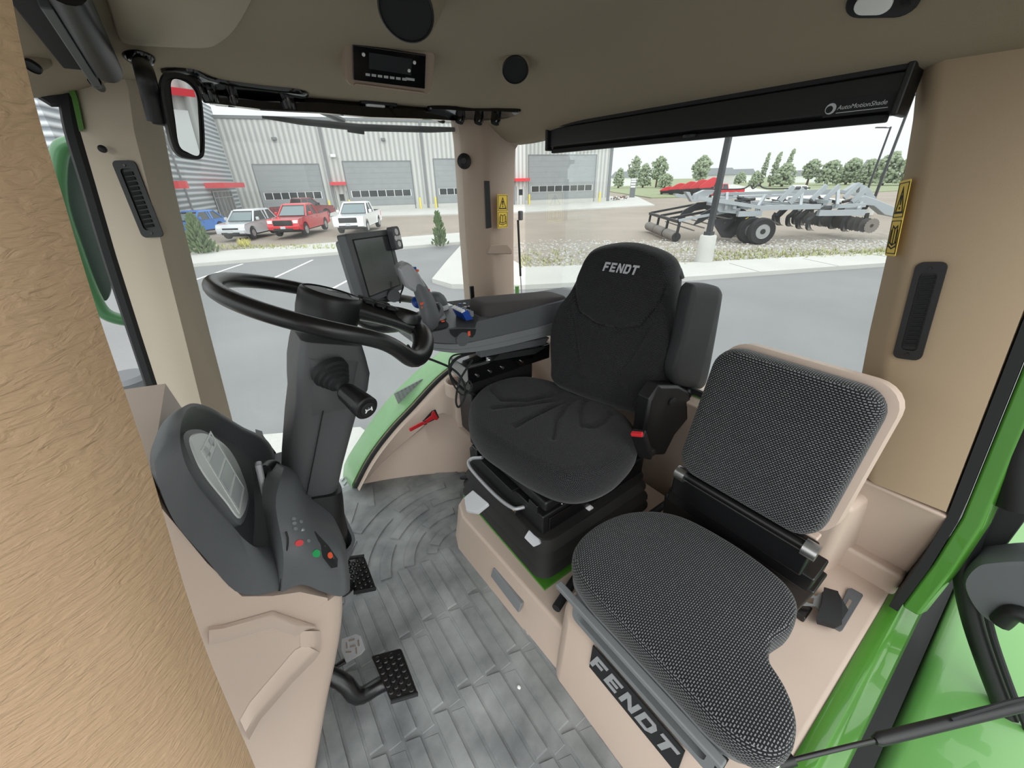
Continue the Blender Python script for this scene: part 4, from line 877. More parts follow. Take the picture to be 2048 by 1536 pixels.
m = MB(); m.loft([[tz(x, y, z) for x, y, z in q] for q in (((1648, 1174, .34), (1676, 1182, .34), (1676, 1184, .33), (1648, 1177, .33)), ((1644, 1205, .348), (1684, 1205, .350), (1684, 1207, .338), (1644, 1207, .338)), ((1632, 1238, .34), (1684, 1248, .34), (1684, 1250, .325), (1632, 1240, .325)), ((1634, 1246, .32), (1668, 1256, .325), (1668, 1258, .312), (1634, 1248, .31)))]); part('webbing', m, M['rubber'], t, smooth=50)
m = MB(); m.loft([[tz(x, y, z) for x, y, z in q] for q in (((1650, 1176, .335), (1676, 1184, .335), (1672, 1196, .33), (1650, 1190, .33)), ((1690, 1212, .318), (1697, 1220, .318), (1674, 1256, .315), (1660, 1250, .315)))]); part('webbing_fold', m, M['rubber'], t)
t = thing('belt_slot_plate', 'slanted dark grey slot plate where the belt enters the platform', 'plate', tz(1697, 1220, .3))
m = MB(); m.prism([tz(x, y, .301) for x, y in ((1694, 1179), (1702, 1178), (1724, 1190), (1725, 1194), (1684, 1262), (1680, 1264), (1662, 1254))], (0, 0, .005)); part('plate', m, M['dgrey'], t, bevel=.001)
m = MB(); m.prism([tz(x, y, .3062) for x, y in ((1698, 1198), (1704, 1202), (1682, 1240), (1676, 1237))], (0, 0, .0008)); part('slot', m, M['chrome'], t, smooth=0)
m = MB(); m.box(atz(1604, 1222, .31), (.05, .03, .02)); single('recess_shade', m, M['blackm'], 'small black part, mostly standing in for the dark recess under the passenger cushion', 'bracket', bevel=.004)  # small black part, mostly put in for the shade under the cushion edge
# ================================================================ RIGHT ARMREST CONSOLE
t = thing('armrest_console', 'grey control console beside the driver seat with padded armrest and buttons', 'console', (.7, 1.25, .74))
YN = 1.15
lo = [V(aty(x, y, YN)) for x, y in ((828, 668), (834, 690), (870, 701), (925, 706), (1000, 695), (1095, 672), (1180, 650))]
mi = [V(aty(x, y, YN-.004)) for x, y in ((832, 660), (842, 680), (880, 688), (930, 687), (1000, 672), (1095, 650), (1180, 628))]
hi = [V((p.x, YN+.004, .902)) for p in mi]
def outl(rows_near, inset, zadd=0):
    return [V((p.x, p.y+inset, p.z+zadd)) for p in rows_near]
def ringY(near, far_dy, fx=0):  # closed ring: near edge front-to-back, then far edge back
    return list(near)+[V((p.x+fx, p.y+far_dy, p.z)) for p in near[::-1]]
lo_, mi_, hi_ = [smooth_line(q, 18) for q in (lo, mi, hi)]
def taper(i, n=18): return .27*min(1, .45+1.3*i/n)-.09*max(0, (i-9)/9)
m = MB(); m.loft([[*[V((p.x, p.y+.03, p.z-.002)) for p in lo_], *[V((p.x, p.y+taper(18-i)-.03, p.z-.002)) for i, p in enumerate(lo_[::-1])]], [*lo_, *[V((p.x, p.y+taper(18-i), p.z)) for i, p in enumerate(lo_[::-1])]], [*mi_, *[V((p.x, p.y+taper(18-i), p.z)) for i, p in enumerate(mi_[::-1])]]])
part('lower_shell', m, M['mgrey'], t, smooth=50)
m = MB(); m.tube([p+V((0, -.001, (q.z-p.z)*.45)) for p, q in zip(lo_[3:], mi_[3:])], .0012, 5); part('shell_line', m, M['dgrey'], t)
m = MB(); mi2 = [p+V((.004, .006, .0)) for p in mi_]; m.loft([[*mi2, *[V((p.x, p.y+taper(18-i)-.01, p.z)) for i, p in enumerate(mi2[::-1])]], [*hi_, *[V((p.x, p.y+taper(18-i)-.01, p.z)) for i, p in enumerate(hi_[::-1])]]])
part('upper_body', m, M['dgrey'], t, smooth=40, bevel=.006, seg=3)
m = MB(); q = [V(aty(x, y, 1.18)) for x, y in ((962, 716), (1090, 690), (1100, 675), (990, 696), (960, 700))]; m.prism(q, (0, .16, 0)); part('mount_bracket', m, M['dgrey'], t, bevel=.004)
m = MB(); q = [V(aty(x, y, 1.18)) for x, y in ((985, 722), (1070, 708), (1092, 694), (1000, 708))]; m.prism(q, (0, .14, 0)); part('slide', m, M['rubber'], t)
# padded armrest
PA = V((.715, 1.232, .918)); PB = V((1.14, 1.232, .875))
axp = (PB-PA).normalized(); Lp = (PB-PA).length; upp = V((-axp.z, 0, axp.x))
fp = lambda a, b, c=0.: PA+axp*a+V((0, 1, 0))*b+upp*c
o1 = [(x+Lp/2, y) for x, y in rrect(Lp, .125, .03, 5)]
m = MB(); pad(m, fp, o1, [(.97, -.022), (1, -.014), (1, .018), (.985, .028), (.95, .034), (.9, .036)], dome=.003, inner=5); part('armrest_pad', m, M['plain'], t, smooth=70, label='dark grey padded armrest')
m = MB(); m.loft([[fp(a, b, -.03) for a, b in o1], [fp(a, b, -.012) for a, b in o1]]); part('pad_base', m, M['dgrey'], t)
def onT(x, y, z=.904): return V(atz(x, y, z))
# touch panel with coloured keys
m = MB(); q = [onT(x, y) for x, y in ((893, 605), (975, 596), (1020, 603), (985, 612), (962, 624), (945, 618), (918, 615))]; m.prism(q, (0, 0, .004)); tp = part('key_panel', m, M['rubber'], t, bevel=.001)
def key(x, y, mt, r=.007, sh_=0):
    c = onT(x, y, .909); m = MB(); a0 = .6+sh_
    m.loft([[c+V((math.cos(a)*r, math.sin(a)*r*1.3, 0)) for a in np.linspace(a0, a0+6.283, 4 if sh_ else 7)[:-1]], [c+V((math.cos(a)*r, math.sin(a)*r*1.3, .0015)) for a in np.linspace(a0, a0+6.283, 4 if sh_ else 7)[:-1]]]); part('key', m, M[mt], tp)
for x, y, mt, s in ((929, 607, 'white', 0), (931, 614, 'lgrey', 0), (939, 613, 'lgrey', 0), (920, 608, 'blue', 0), (948, 619, 'blue', 0), (968, 603, 'yellow', .5), (974, 603, 'yellow', .8), (918, 616, 'orange', 0), (924, 620, 'orange', 0)): key(x, y, mt, .006 if mt != 'yellow' else .007, s)
# bank of blue levers in their well
m = MB(); q = [onT(x, y, .906) for x, y in ((912, 628), (934, 624), (956, 634), (950, 656), (912, 654))]; m.prism(q, (0, 0, .001)); part('lever_well', m, M['rubber'], t)
for i in range(5):
    y0 = 1.175+i*.016; m = MB()
    m.loft([[(.645, y0, .9), (.675, y0, .9), (.675, y0+.012, .9), (.645, y0+.012, .9)], [(.628, y0, .938), (.652, y0, .944), (.652, y0+.012, .944), (.628, y0+.012, .938)]]); lv = part('thumb_lever', m, M['blue'], t, bevel=.002)
    m = MB(); m.loft([[(.627, y0, .938), (.640, y0, .942), (.640, y0+.0115, .942), (.627, y0+.0115, .938)], [(.626, y0, .943), (.640, y0, .948), (.640, y0+.0115, .948), (.626, y0+.0115, .943)]]); part('lever_cap', m, M['white'], lv)
    m = MB(); m.box((.668, y0+.006, .925), (.016, .009, .02)); part('lever_stop', m, M['mgrey'], t, bevel=.001)
m = MB(); q = [V(aty(x, y, YN-.002)) for x, y in ((899, 659), (952, 658), (950, 668), (944, 675), (932, 672), (922, 668), (910, 675), (902, 668))]; m.prism(q, (0, -.002, 0)); part('thumbwheel_recess', m, M['rubber'], t, smooth=0)
m = MB(); q = V(aty(938, 667, YN-.004)); m.box(q, (.010, .004, .018)); part('thumbwheel_mark', m, M['orange'], t, bevel=.001)
m = MB(); q = V(aty(922, 676, YN+.012)); m.lathe([(.026, 0), (.028, .004), (.028, .012), (.026, .016)], q, (0, -1, 0), 30); part('thumbwheel', m, M['dgrey'], t)
# joystick
J = onT(874, 652); m = MB(); m.lathe([(.042, 0), (.045, .006), (.038, .014), (.036, .02), (.04, .026), (.034, .034), (.028, .036)], J+V((-.002, .006, -.004)), (0, 0, 1), 26); jb = part('joystick_boot', m, M['rubber'], t, smooth=60)
Jt = V(aty(814, 545, 1.20)); J0 = J+V((-.003, .004, .03)); jm = V(aty(852, 622, 1.19))
rg = []; pth = smooth_line([J0, V(aty(862, 632, 1.185)), V(aty(851, 600, 1.19)), V(aty(836, 570, 1.2)), V(aty(820, 548, 1.205)), V(aty(808, 530, 1.21))], 20)
for i, p in enumerate(pth):
    s = i/20; tdir = (pth[min(i+1, 20)]-pth[max(i-1, 0)]).normalized(); x_ = V((.8, .6, 0)); x_ = (x_-tdir*x_.dot(tdir)).normalized(); y_ = tdir.cross(x_)
    wv = .034*(1-s)**2+.021+.004*math.sin(s*5); dv = .018+.014*(1-s)**2
    if s > .97: wv *= .8; dv *= .8
    rg.append([p+x_*math.cos(q)*wv*(1 if abs(math.cos(q)) < .99 else 1)+y_*math.sin(q)*dv for q in np.linspace(0, 6.283, 19)[:-1]])
m = MB(); m.loft(rg); js = part('joystick', m, M['dgrey'], t, smooth=60, label='grey multi-function joystick')
hd_ = [V(aty(x, y, 1.185)) for x, y in ((795, 537), (800, 529), (812, 524), (822, 529), (838, 548), (852, 573), (850, 580), (832, 586), (816, 576), (802, 552))]; m = MB(); ch_ = sum(hd_, V((0, 0, 0)))/10; m.loft([[p+V((0, .035, 0)) for p in hd_], hd_, [ch_+(p-ch_)*.85+V((0, -.006, 0)) for p in hd_]]); part('joystick_head', m, M['silver'], js, smooth=35, bevel=.002, label='pale grey joystick head')
def jp(x, y, Yv): return V(aty(x, y, Yv))
m = MB(); m.loft([[J0+V((math.cos(q)*.04-.0, math.sin(q)*.036, -.004)) for q in np.linspace(0, 6.283, 21)[:-1]], [J0+V((math.cos(q)*.034, math.sin(q)*.03, .014)) for q in np.linspace(0, 6.283, 21)[:-1]]]); part('wrist_rest', m, M['mgrey'], js, bevel=.003)
for x, y, c in ((844, 607, 'orange'), (846, 614, 'orange'), (848, 621, 'orange')):
    q = jp(x, y, 1.165); m = MB(); m.box(q, (.012, .006, .008)); part('joystick_button', m, M[c], js, bevel=.001)
for x, y, c in ((848, 577, 'red'), (856, 580, 'red'), (827, 540, 'blue'), (832, 546, 'blue'), (829, 536, 'blue'), (836, 552, 'black'), (834, 541, 'orange')):
    q = jp(x, y, 1.19); m = MB(); m.box(q, (.009, .012, .007)); part('joystick_button', m, M[c], js, bevel=.0015)
q = onT(885, 642, .93); m = MB(); m.box(q, (.012, .012, .004)); part('joystick_button', m, M['orange'], js, bevel=.001)
# round grey cross-lever with a blue centre behind the joystick
p = onT(884, 620, .905)+V((0, .02, 0)); m = MB(); m.lathe([(.036, 0), (.036, .016), (.033, .02)], p, (0, 0, 1), 26); part('lever_ring', m, M['lgrey'], t, label='pale grey lever ring')
m = MB(); m.loft([[p+V((math.cos(q)*.034*s+o, math.sin(q)*.034*s, z)) for q in np.linspace(0, 6.283, 23)[:-1]] for s, z, o in ((1, .018, 0), (.98, .035, -.003), (.88, .052, -.008), (.66, .064, -.014), (.3, .070, -.018))]); part('lever_cap', m, M['dgrey'], t, smooth=60)
p2 = V(aty(836, 604, 1.27)); m = MB(); m.ball(p2, .022, 14, 9, (1, 1.2, 1)); part('blue_lever', m, M['blue'], t, smooth=60, label='blue ball lever')
# loose bracket standing at the back
p = V(aty(944, 585, 1.42)); m = MB(); m.box(p, (.018, .012, .055)); m2 = single('rail_bracket', m, M['blackm'], 'short black bracket standing between console and corner pillar', 'bracket', bevel=.003)
# black metal box on the rail below the console
t = thing('seat_rail_box', 'black glossy metal bracket box under the armrest console', 'bracket', (.74, 1.28, .62))
q = [V(aty(x, y, 1.22)) for x, y in ((932, 737), (938, 722), (1010, 712), (1100, 700), (1100, 735), (1010, 755), (960, 780), (934, 776))]
m = MB(); c4 = [V((.64, 1.19, .64)), V((.64, 1.33, .64)), V((1.06, 1.33, .64)), V((1.06, 1.19, .64))]; m.loft([c4, [p+V((0, 0, .07)) for p in c4]]); part('box', m, M['blackg'], t, bevel=.004)
m = MB(); m.bar((.65, 1.20, .712), (1.0, 1.20, .712), .01, .006); part('rail', m, M['steel'], t)
for x in (.68, .74, .80, .9):
    m = MB(); m.cyl((x, 1.19, .67), (x, 1.182, .67), .006); part('bolt', m, M['chrome'], t)
m = MB(); m.lathe([(.012, 0), (.012, .014), (.008, .018)], (.75, 1.21, .712), (0, 0, 1), 12); part('knob', m, M['chrome'], t)
m = MB(); rbox(m, .66, .98, 1.21, 1.33, .36, .64); part('support', m, M['black'], t, bevel=.01)
# cables
def cable(px, r, label, name='cable'):
    m = MB(); m.tube(smooth_line([V(aty(x, y, Y)) for x, y, Y in px], 60), r, 8); return single(name, m, M['rubber'], label, 'cable')
cable([(815, 690, 1.18), (832, 708, 1.18), (870, 722, 1.18), (905, 738, 1.18), (925, 760, 1.17), (930, 790, 1.17), (918, 814, 1.17), (912, 800, 1.17), (920, 760, 1.17), (945, 720, 1.19)], .0042, 'thin black cable running from under the joystick and looping down')
cable([(940, 706, 1.17), (905, 712, 1.16), (898, 735, 1.15), (905, 765, 1.15), (925, 790, 1.15), (944, 775, 1.16), (938, 762, 1.17), (930, 772, 1.17)], .0032, 'thin black cable coiled in a loop beside the metal box')
cable([(950, 704, 1.2), (915, 716, 1.18), (900, 735, 1.17), (903, 755, 1.2), (926, 778, 1.2), (950, 790, 1.2)], .0055, 'thick black cable hanging from the console in front of the cup holder')
# monitor with keypad
t = thing('terminal_monitor', 'dark grey touch screen terminal on the armrest console', 'monitor', (.42, 1.3, 1.0))
a = V(aty(690, 474, 1.22)); b = V(aty(776, 454, 1.40)); c = V(aty(813, 580, 1.38)); d = V(aty(732, 604, 1.20))
xx = ((b-a)+(c-d)).normalized(); yy = ((a-d)+(b-c)).normalized(); ctr = (a+b+c+d)/4; W = ((b-a).length+(c-d).length)/2; H = ((a-d).length+(b-c).length)/2
fr = frame(ctr, xx, yy); nz_ = fr(0, 0, 1)-fr(0, 0, 0); sg = 1 if nz_.dot(V(CP)-ctr) > 0 else -1
fm = lambda x, y, z=0.: fr(x, y, z*sg)
o1 = rrect(W, H, .008, 4); i1 = rrect(W*.76, H*.80, .003, 2)
m = MB(); plate(m, fm, o1, .03, -.03, .004); part('housing', m, M['dgrey'], t, bevel=.002)
m = MB(); m.loft([[fm(x, y, .0005) for x, y in i1], [fm(x, y, .0015) for x, y in i1]]); part('screen', m, M['screen'], t, smooth=0, label='dark switched-off screen')
m = MB(); m.loft([[fm(x*1.06, y*1.05, .0002) for x, y in i1], [fm(x*1.06, y*1.05, .0008) for x, y in i1]]); part('screen_border', m, M['rubber'], t, smooth=0)
m = MB(); plate(m, lambda x, y, z=0.: fm(x-W*.04, y-.005, z), rrect(W*.8, H*.9, .01, 4), .02, -.052); part('rear_cover', m, M['mgrey'], t, bevel=.003)
m = MB(); kc = V(aty(793, 476, 1.385)); fk = lambda x, y, z=0.: kc+(fm(x, y, z)-fm(0, 0, 0)); plate(m, fk, rrect(.055, .075, .01, 4), .02, -.015, .003); kp = part('keypad', m, M['dgrey'], t)
for x, y, r in ((0, .02, .011), (0, -.02, .011), (-.015, 0, .009), (.015, 0, .009), (0, 0, .007)):
    m = MB(); m.lathe([(r, 0), (r*.9, .002)], fk(x, y, .005), fk(0, 0, 1)-fk(0, 0, 0), 8); part('key', m, M['white'], kp)
m = MB(); m.tube(smooth_line([fm(0, -H*.1, -.05), fm(.0, -H*.5, -.07), V(aty(790, 595, 1.34)), onT(850, 608, .9)+V((0, .06, 0))], 12), .014, 10); part('bracket_arm', m, M['black'], t)
m = MB(); m.lathe([(.022, 0), (.022, .016)], V(aty(785, 590, 1.30)), (0, -1, 0), 18); part('swivel', m, M['dgrey'], t)
cable([(806, 560, 1.33), (806, 575, 1.32), (801, 590, 1.31), (800, 606, 1.30)], .0028, 'short black lead hanging behind the joystick below the screen')
# red emergency hammer
t = thing('emergency_hammer', 'red plastic emergency hammer clipped to the beige wheel arch panel', 'hammer', aty(850, 838, 1.5))
hA, hB, hC = V(aty(819, 860, 1.47)), V(aty(848, 845, 1.478)), V(aty(868, 832, 1.485))
m = MB(); m.bar(hA, hB, .017, .012, (-.3, -1, .2)); part('handle', m, M['red'], t, bevel=.003)
n_ = V((-.35, -.9, .3)).normalized(); dh = (hC-hA).normalized(); sd_ = dh.cross(n_).normalized()
m = MB(); m.prism([hB-dh*.002+sd_*.007, hC-dh*.008+sd_*.010, hC+dh*.004+sd_*.022, hC+dh*.016+sd_*.020, hC+dh*.012-sd_*.022, hC-dh*.0-sd_*.024, hC-dh*.012-sd_*.010, hB-dh*.002-sd_*.007], n_*.014); part('head', m, M['red'], t, bevel=.002)
m = MB(); m.box(hB+n_*.004+dh*.004, (.014, .014, .02)); m.prism([hB+dh*.0-sd_*.01, hC-sd_*.026, hC+dh*.02-sd_*.024, hC+dh*.02+sd_*.02, hB+dh*.002+sd_*.01], n_*-.006); part('holder', m, M['rubber'], t, label='black holder clip')

# ================================================================ ROOF FITTINGS
def fitC(x, y): p = onceil(x, y); return p, cnorm(p)
def speaker(x, y, r, label, nm='roof_speaker'):
    p, n = fitC(x, y); n = V((-.42, -.58, -.70)).normalized(); p = p+n*r*.95; t = thing(nm, label, 'speaker', p)
    m = MB(); m.lathe([(r*1.5, -r*1.9), (r*1.12, -.006), (r*1.0, -.001)], p, n, 40); part('pod', m, M['head'], t, smooth=60)
    m = MB(); m.lathe([(r, -.004), (r, .003), (r*.94, .005), (r*.9, .001)], p, n, 40, caps=False); m.lathe([(r*.93, .0), (r*.93, .003), (r*.3, .0025)], p, n, 40); part('grille', m, M['rubber'], t)
    m = MB(); m.lathe([(r*1.0, .0), (r*1.02, .004), (r*.96, .006), (r*.92, .002)], p, n, 40, caps=False); part('ring', m, M['black'], t); return t
speaker(1030, 122, .038, 'round black speaker in the headliner to the right of the radio')
speaker(816, -12, .050, 'round black speaker at the top edge above the radio')
speaker(70, 122, .014, 'tiny round black grille in the headliner beside the near pillar')
# radio console
Yr = 1.30
q = [V(aty(x, y, 1.33)) for x, y in ((688, 62), (866, 98), (866, 190), (690, 172))]
ctr, n = onceil(776, 130), None
px4 = [(688, 64), (868, 100), (866, 192), (690, 172)]
cen = onceil(777, 132); n = V((-.12, -.80, -.59)).normalized(); cen = cen+n*.062
rc = [V(onp(x, y, cen, n)) for x, y in px4]; xr = ((rc[1]-rc[0])+(rc[2]-rc[3])).normalized(); cc = sum(rc, V((0, 0, 0)))/4; W = ((rc[1]-rc[0]).length+(rc[2]-rc[3]).length)/2; yr = n.cross(xr); 
if yr.dot(rc[0]-rc[3]) < 0: yr = -yr
H = ((rc[0]-rc[3]).dot(yr)+(rc[1]-rc[2]).dot(yr))/2
fR = lambda a, b, c=0.: cc+xr*a+yr*b+n*c
t = thing('roof_radio', 'black car radio in a rounded beige bezel in the headliner', 'radio', cc)
o1 = rrect(W, H, .018, 5); m = MB(); m.loft([[fR(a, b, -.10) for a, b in [(x*1.0, y*1.0) for x, y in o1]], [fR(a, b, -.004) for a, b in [(x*1.0, y*1.0) for x, y in o1]], [fR(a, b, .002) for a, b in [(x*.97, y*.95) for x, y in o1]]]); part('bezel', m, M['bezel'], t, smooth=50)
rp = [V(onp(x, y, cc+n*.003, n)) for x, y in ((704, 86), (851, 108), (849, 176), (706, 158))]
m = MB(); m.prism(rp, n*.006); rb = part('faceplate', m, M['blackg'], t, bevel=.002, label='black radio faceplate')
def onR(x, y, z=.0095): return V(onp(x, y, cc+n*z, n))
m = MB(); m.prism([onR(738, 105, .0092), onR(824, 118, .0092), onR(822, 150, .0092), onR(738, 137, .0092)], n*.001); part('radio_display', m, M['screen'], rb, smooth=0)
for x, y in ((727, 109), (829, 125), (818, 141)):
    m = MB(); m.lathe([(.0045, 0), (.004, .002)], onR(x, y), n, 14); part('radio_button', m, M['white'], rb)
for i in range(7):
    x = 731+i*12.2; y = 146+i*1.55; m = MB(); m.prism([onR(x, y), onR(x+9, y+1.2), onR(x+9, y+6.2), onR(x, y+5)], n*.0008); part('preset_key', m, M['lgrey'], rb, smooth=0)
m = MB(); m.prism([onR(811, 154.5), onR(829, 157), onR(829, 162), onR(811, 159.5)], n*.0008); part('preset_key', m, M['lgrey'], rb, smooth=0)
m = MB(); m.prism([onR(758, 118), onR(820, 128), onR(820, 130), onR(758, 120)], n*.0005); part('red_line', m, M['red'], rb, smooth=0)
m = MB(); m.prism([fR(-W*.42, -H*.45, .002), fR(W*.42, -H*.45, .002), fR(W*.40, -H*.40, .005), fR(-W*.40, -H*.40, .005)], n*.003); part('bezel_ridge', m, M['bezel'], t, bevel=.002)
# interior lamps
def lamp(x, y, w2, h2, label, ax):
    p, n = fitC(x, y); t = thing('dome_lamp', label, 'lamp', p); ax = V(ax); fr = frame(p, ax-n*ax.dot(n), n.cross(ax)); s = 1 if (fr(0, 0, 1)-fr(0, 0, 0)).dot(n) > 0 else -1
    m = MB(); o = rrect(w2, h2, h2*.45, 5); plate(m, lambda a, b, c=0.: fr(a, b, c*s), o, .008, 0, .003); part('housing', m, M['black'], t)
    m = MB(); o = rrect(w2*.52, h2*.6, h2*.28, 5); plate(m, lambda a, b, c=0.: fr(a-w2*.1, b, c*s), o, .012, .002, .003); part('lens', m, M['lens'], t, label='clear white lens')
    m = MB(); m.box(fr(w2*.33, 0, .009*s), (.012, .01, .006)); part('switch', m, M['rubber'], t)
    return t
lamp(757, 205, .13, .035, 'slim black interior lamp with clear lens below the radio', (1, 0, 0))
lamp(1768, -4, .10, .055, 'interior lamp with clear lens at the top right of the headliner', (.4, -1, 0))
# gloss black air outlets
def outlets(label, pxpoly, noz, r):
    c = onceil(*pxpoly[0]); P = [onceil(x, y) for x, y in pxpoly]; n = cnorm(sum(P, V((0, 0, 0)))/len(P))
    t = thing('air_outlet_panel', label, 'air outlet', sum(P, V((0, 0, 0)))/len(P)); Ps = smooth_loop(P, 40); cc_ = sum(Ps, V((0, 0, 0)))/40
    m = MB(); m.loft([[p-n*.01 for p in Ps], [p+n*.006 for p in Ps], [cc_+(p-cc_)*.96+n*.011 for p in Ps]]); part('panel', m, M['blackg'], t, smooth=40)
    for x, y in noz:
        q = onceil(x, y)+n*.008; m = MB(); m.lathe([(r*1.1, -.004), (r*1.1, .006), (r, .022), (r*.86, .030), (r*.8, .024)], q, n, 24); nz2 = part('nozzle', m, M['blackg'], t, smooth=40)
        m = MB(); fr = frame(q+n*.029, V((1, 0, 0))-n*n.x, n.cross(V((1, 0, 0))))
        for k in (-.4, 0, .4): m.bar(fr(-r*.72, r*k, 0), fr(r*.72, r*k, 0), .003, .004, n)
        part('vane', m, M['rubber'], nz2)
outlets('long glossy black air outlet panel in the headliner beside the interior mirror', [(322, 136), (385, 138), (440, 158), (520, 170), (612, 182), (598, 196), (520, 206), (430, 205), (385, 178), (340, 152)], ((378, 152), (412, 172), (460, 182), (520, 190), (572, 190)), .022)
outlets('short glossy black air outlet panel in the headliner above the corner pillar', [(855, 212), (930, 215), (1000, 216), (1042, 219), (1010, 232), (940, 236), (880, 232)], ((885, 222), (922, 224), (960, 225), (994, 225)), .018)
# black header strip over the side window
A_ = [V(aty(x, y, 1.615)) for x, y in ((420, 188), (520, 202), (640, 205), (740, 213), (860, 222), (935, 232))]; B_ = [V(aty(x, y, 1.615)) for x, y in ((420, 206), (520, 218), (640, 225), (740, 234), (860, 238), (935, 243))]
m = MB(); m.loft([[a, b, b+V((0, .03, 0)), a+V((0, .03, .02))] for a, b in zip(A_, B_)]); single('window_header', m, M['blackg'], 'glossy black strip along the top of the side window', 'strip')
# roof hatch pad
hp_ = [onceil(x, y) for x, y in ((150, -150), (205, -20), (222, 30), (232, 62), (250, 78), (330, 84), (408, 86), (440, 74), (470, 45), (505, -20), (545, -150))]
m = MB(); hs = smooth_loop(hp_, 60); ch = sum(hs, V((0, 0, 0)))/60
m.loft([[p+V((0, 0, .01)) for p in hs], [p+V((0, 0, -.006)) for p in hs], [ch+(p-ch)*.97+V((0, 0, -.010)) for p in hs]]); single('roof_hatch', m, M['head2'], 'pale padded hatch panel in the headliner above the mirror', 'hatch', smooth=60)
# rolled black sun blind at the top left
t = thing('sun_blind', 'black rolled sun blind with a metal edge at the upper left of the roof', 'sun blind', onceil(130, 60))
def bl(x, y, off): return onceil(x, y)+V((0, 0, -off))
m = MB(); p0, p1 = bl(100, -90, .03), bl(200, 108, .03); m.tube([p0, p1-(p1-p0).normalized()*.02, p1], [.028, .028, .022], 18); part('roll', m, M['black'], t, smooth=60)
m = MB(); p0, p1 = bl(60, -60, .035), bl(176, 128, .035); m.bar(p0, p1, .016, .022, (0, 0, 1)); part('pull_bar', m, M['dgrey'], t, bevel=.003)
m = MB(); p0, p1 = bl(20, -60, .01), bl(150, 120, .012); m.bar(p0, p1, .05, .012, (0, 0, 1)); part('tray', m, M['rubber'], t, bevel=.003)
m = MB(); p1 = bl(186, 138, .035); m.tube([bl(172, 122, .035), p1], [.012, .009], 10); part('end_cap', m, M['black'], t)
# interior mirror
t = thing('interior_mirror', 'tall black framed mirror hanging on an arm from the headliner', 'mirror', aty(275, 112, 1.2))
YM = 1.18; q = [V(aty(x, y, YM)) for x, y in ((322, 145), (404, 165), (410, 318), (340, 300))]
c_ = (q[0]+q[1]+q[2]+q[3])/4; nrm = V((.30, -.93, -.085)).normalized()
px_ = [(325, 150), (345, 143), (372, 148), (392, 165), (403, 195), (408, 240), (410, 290), (406, 316), (385, 320), (357, 312), (343, 290), (330, 235), (320, 180)]
O = smooth_loop([V(onp(x, y, c_, nrm)) for x, y in px_], 60); co = sum(O, V((0, 0, 0)))/60
m = MB(); m.loft([[co+(p-co)*.75-nrm*.03 for p in O], [co+(p-co)*.95-nrm*.018 for p in O], [p-nrm*.006 for p in O], [co+(p-co)*.975+nrm*.002 for p in O], [co+(p-co)*.86+nrm*.003 for p in O], [co+(p-co)*.84-nrm*.001 for p in O]]); part('housing', m, M['black'], t, smooth=50)
gx = [(342, 165), (352, 158), (376, 168), (392, 190), (396, 230), (399, 290), (396, 311), (376, 305), (358, 290), (350, 240), (343, 190)]
G_ = smooth_loop([V(onp(x, y, c_+nrm*.002, nrm)) for x, y in gx], 50); m = MB(); m.loft([[p for p in G_], [p+nrm*.0012 for p in G_]]); part('mirror_glass', m, M['mirror'], t, smooth=0, label='mirror glass')
top = onceil(277, 112); m = MB(); m.lathe([(.03, -.005), (.03, .004), (.022, .014), (.014, .018)], top, cnorm(top), 22); part('foot', m, M['blackg'], t)
m = MB(); m.tube(smooth_line([top+V((0, 0, -.01)), V(aty(288, 140, 1.18)), V(aty(302, 195, 1.18)), V(aty(314, 245, 1.185))], 14), [.016]*15, 12, sq=(1, .6)); part('arm', m, M['black'], t, smooth=60)
m = MB(); m.bar(V(aty(303, 236, 1.2)), V(aty(332, 240, 1.195)), .02, .022); part('clamp', m, M['black'], t, bevel=.003)
# rear window roller shade
t = thing('roller_shade', 'long black roller shade cassette across the top of the rear window', 'roller shade', (1.15, .8, 1.5))
XS = 1.15
def sx(x, y, X=XS): return V(atx(x, y, X))
top_ = [sx(1105, 270), sx(1300, 238), sx(1550, 197), sx(1824, 145)]; bot = [sx(1112, 290), sx(1300, 268), sx(1550, 239), sx(1800, 208)]
yl, yr_ = 1.33, .30
m = MB(); rg = []
for y in (yl, yr_):
    rg.append([(XS, y, 1.520), (XS-.002, y, 1.462), (XS+.012, y, 1.452), (XS+.05, y, 1.452), (XS+.06, y, 1.50), (XS+.05, y, 1.525)])
m.loft(rg); part('cassette', m, M['black'], t, bevel=.003)
m = MB(); m.bar((XS-.003, yl+.01, 1.528), (XS-.003, yr_-.01, 1.528), .012, .014); part('top_rail', m, M['rubber'], t, bevel=.002)
m = MB(); m.bar((XS+.012, yl-.01, 1.446), (XS+.012, yr_+.01, 1.446), .022, .014); part('pull_bar', m, M['rubber'], t, bevel=.003)
for y in (yl+.004, yr_-.004):
    m = MB(); m.box((XS+.02, y, 1.49), (.07, .012, .085)); part('end_cap', m, M['black'], t, bevel=.004)
m = MB(); m.lathe([(.022, 0), (.02, .006)], (XS+.004, .735, 1.452), (0, 0, -1), 20); part('pull_knob', m, M['black'], t)
m = MB(); p = sx(1717, 211, XS-.004); m.box(p, (.001, .118, .030)); lb = part('label_plate', m, M['rubber'], t, label='black label with pale maker lettering')
def text_mesh(s, size, fr, ext=.0003, shear=.2):
    c = bpy.data.curves.new('lettering', 'FONT'); c.body = s; c.size = size; c.extrude = ext; c.shear = shear; c.align_x = 'LEFT'; c.align_y = 'CENTER'; o = bpy.data.objects.new('lettering', c); COL.objects.link(o)
    bpy.context.view_layer.update(); me = bpy.data.meshes.new_from_object(o); m = MB(); m.add([fr(v.co.x, v.co.y, v.co.z) for v in me.vertices], [tuple(p.vertices) for p in me.polygons]); COL.objects.unlink(o); bpy.data.objects.remove(o); return m
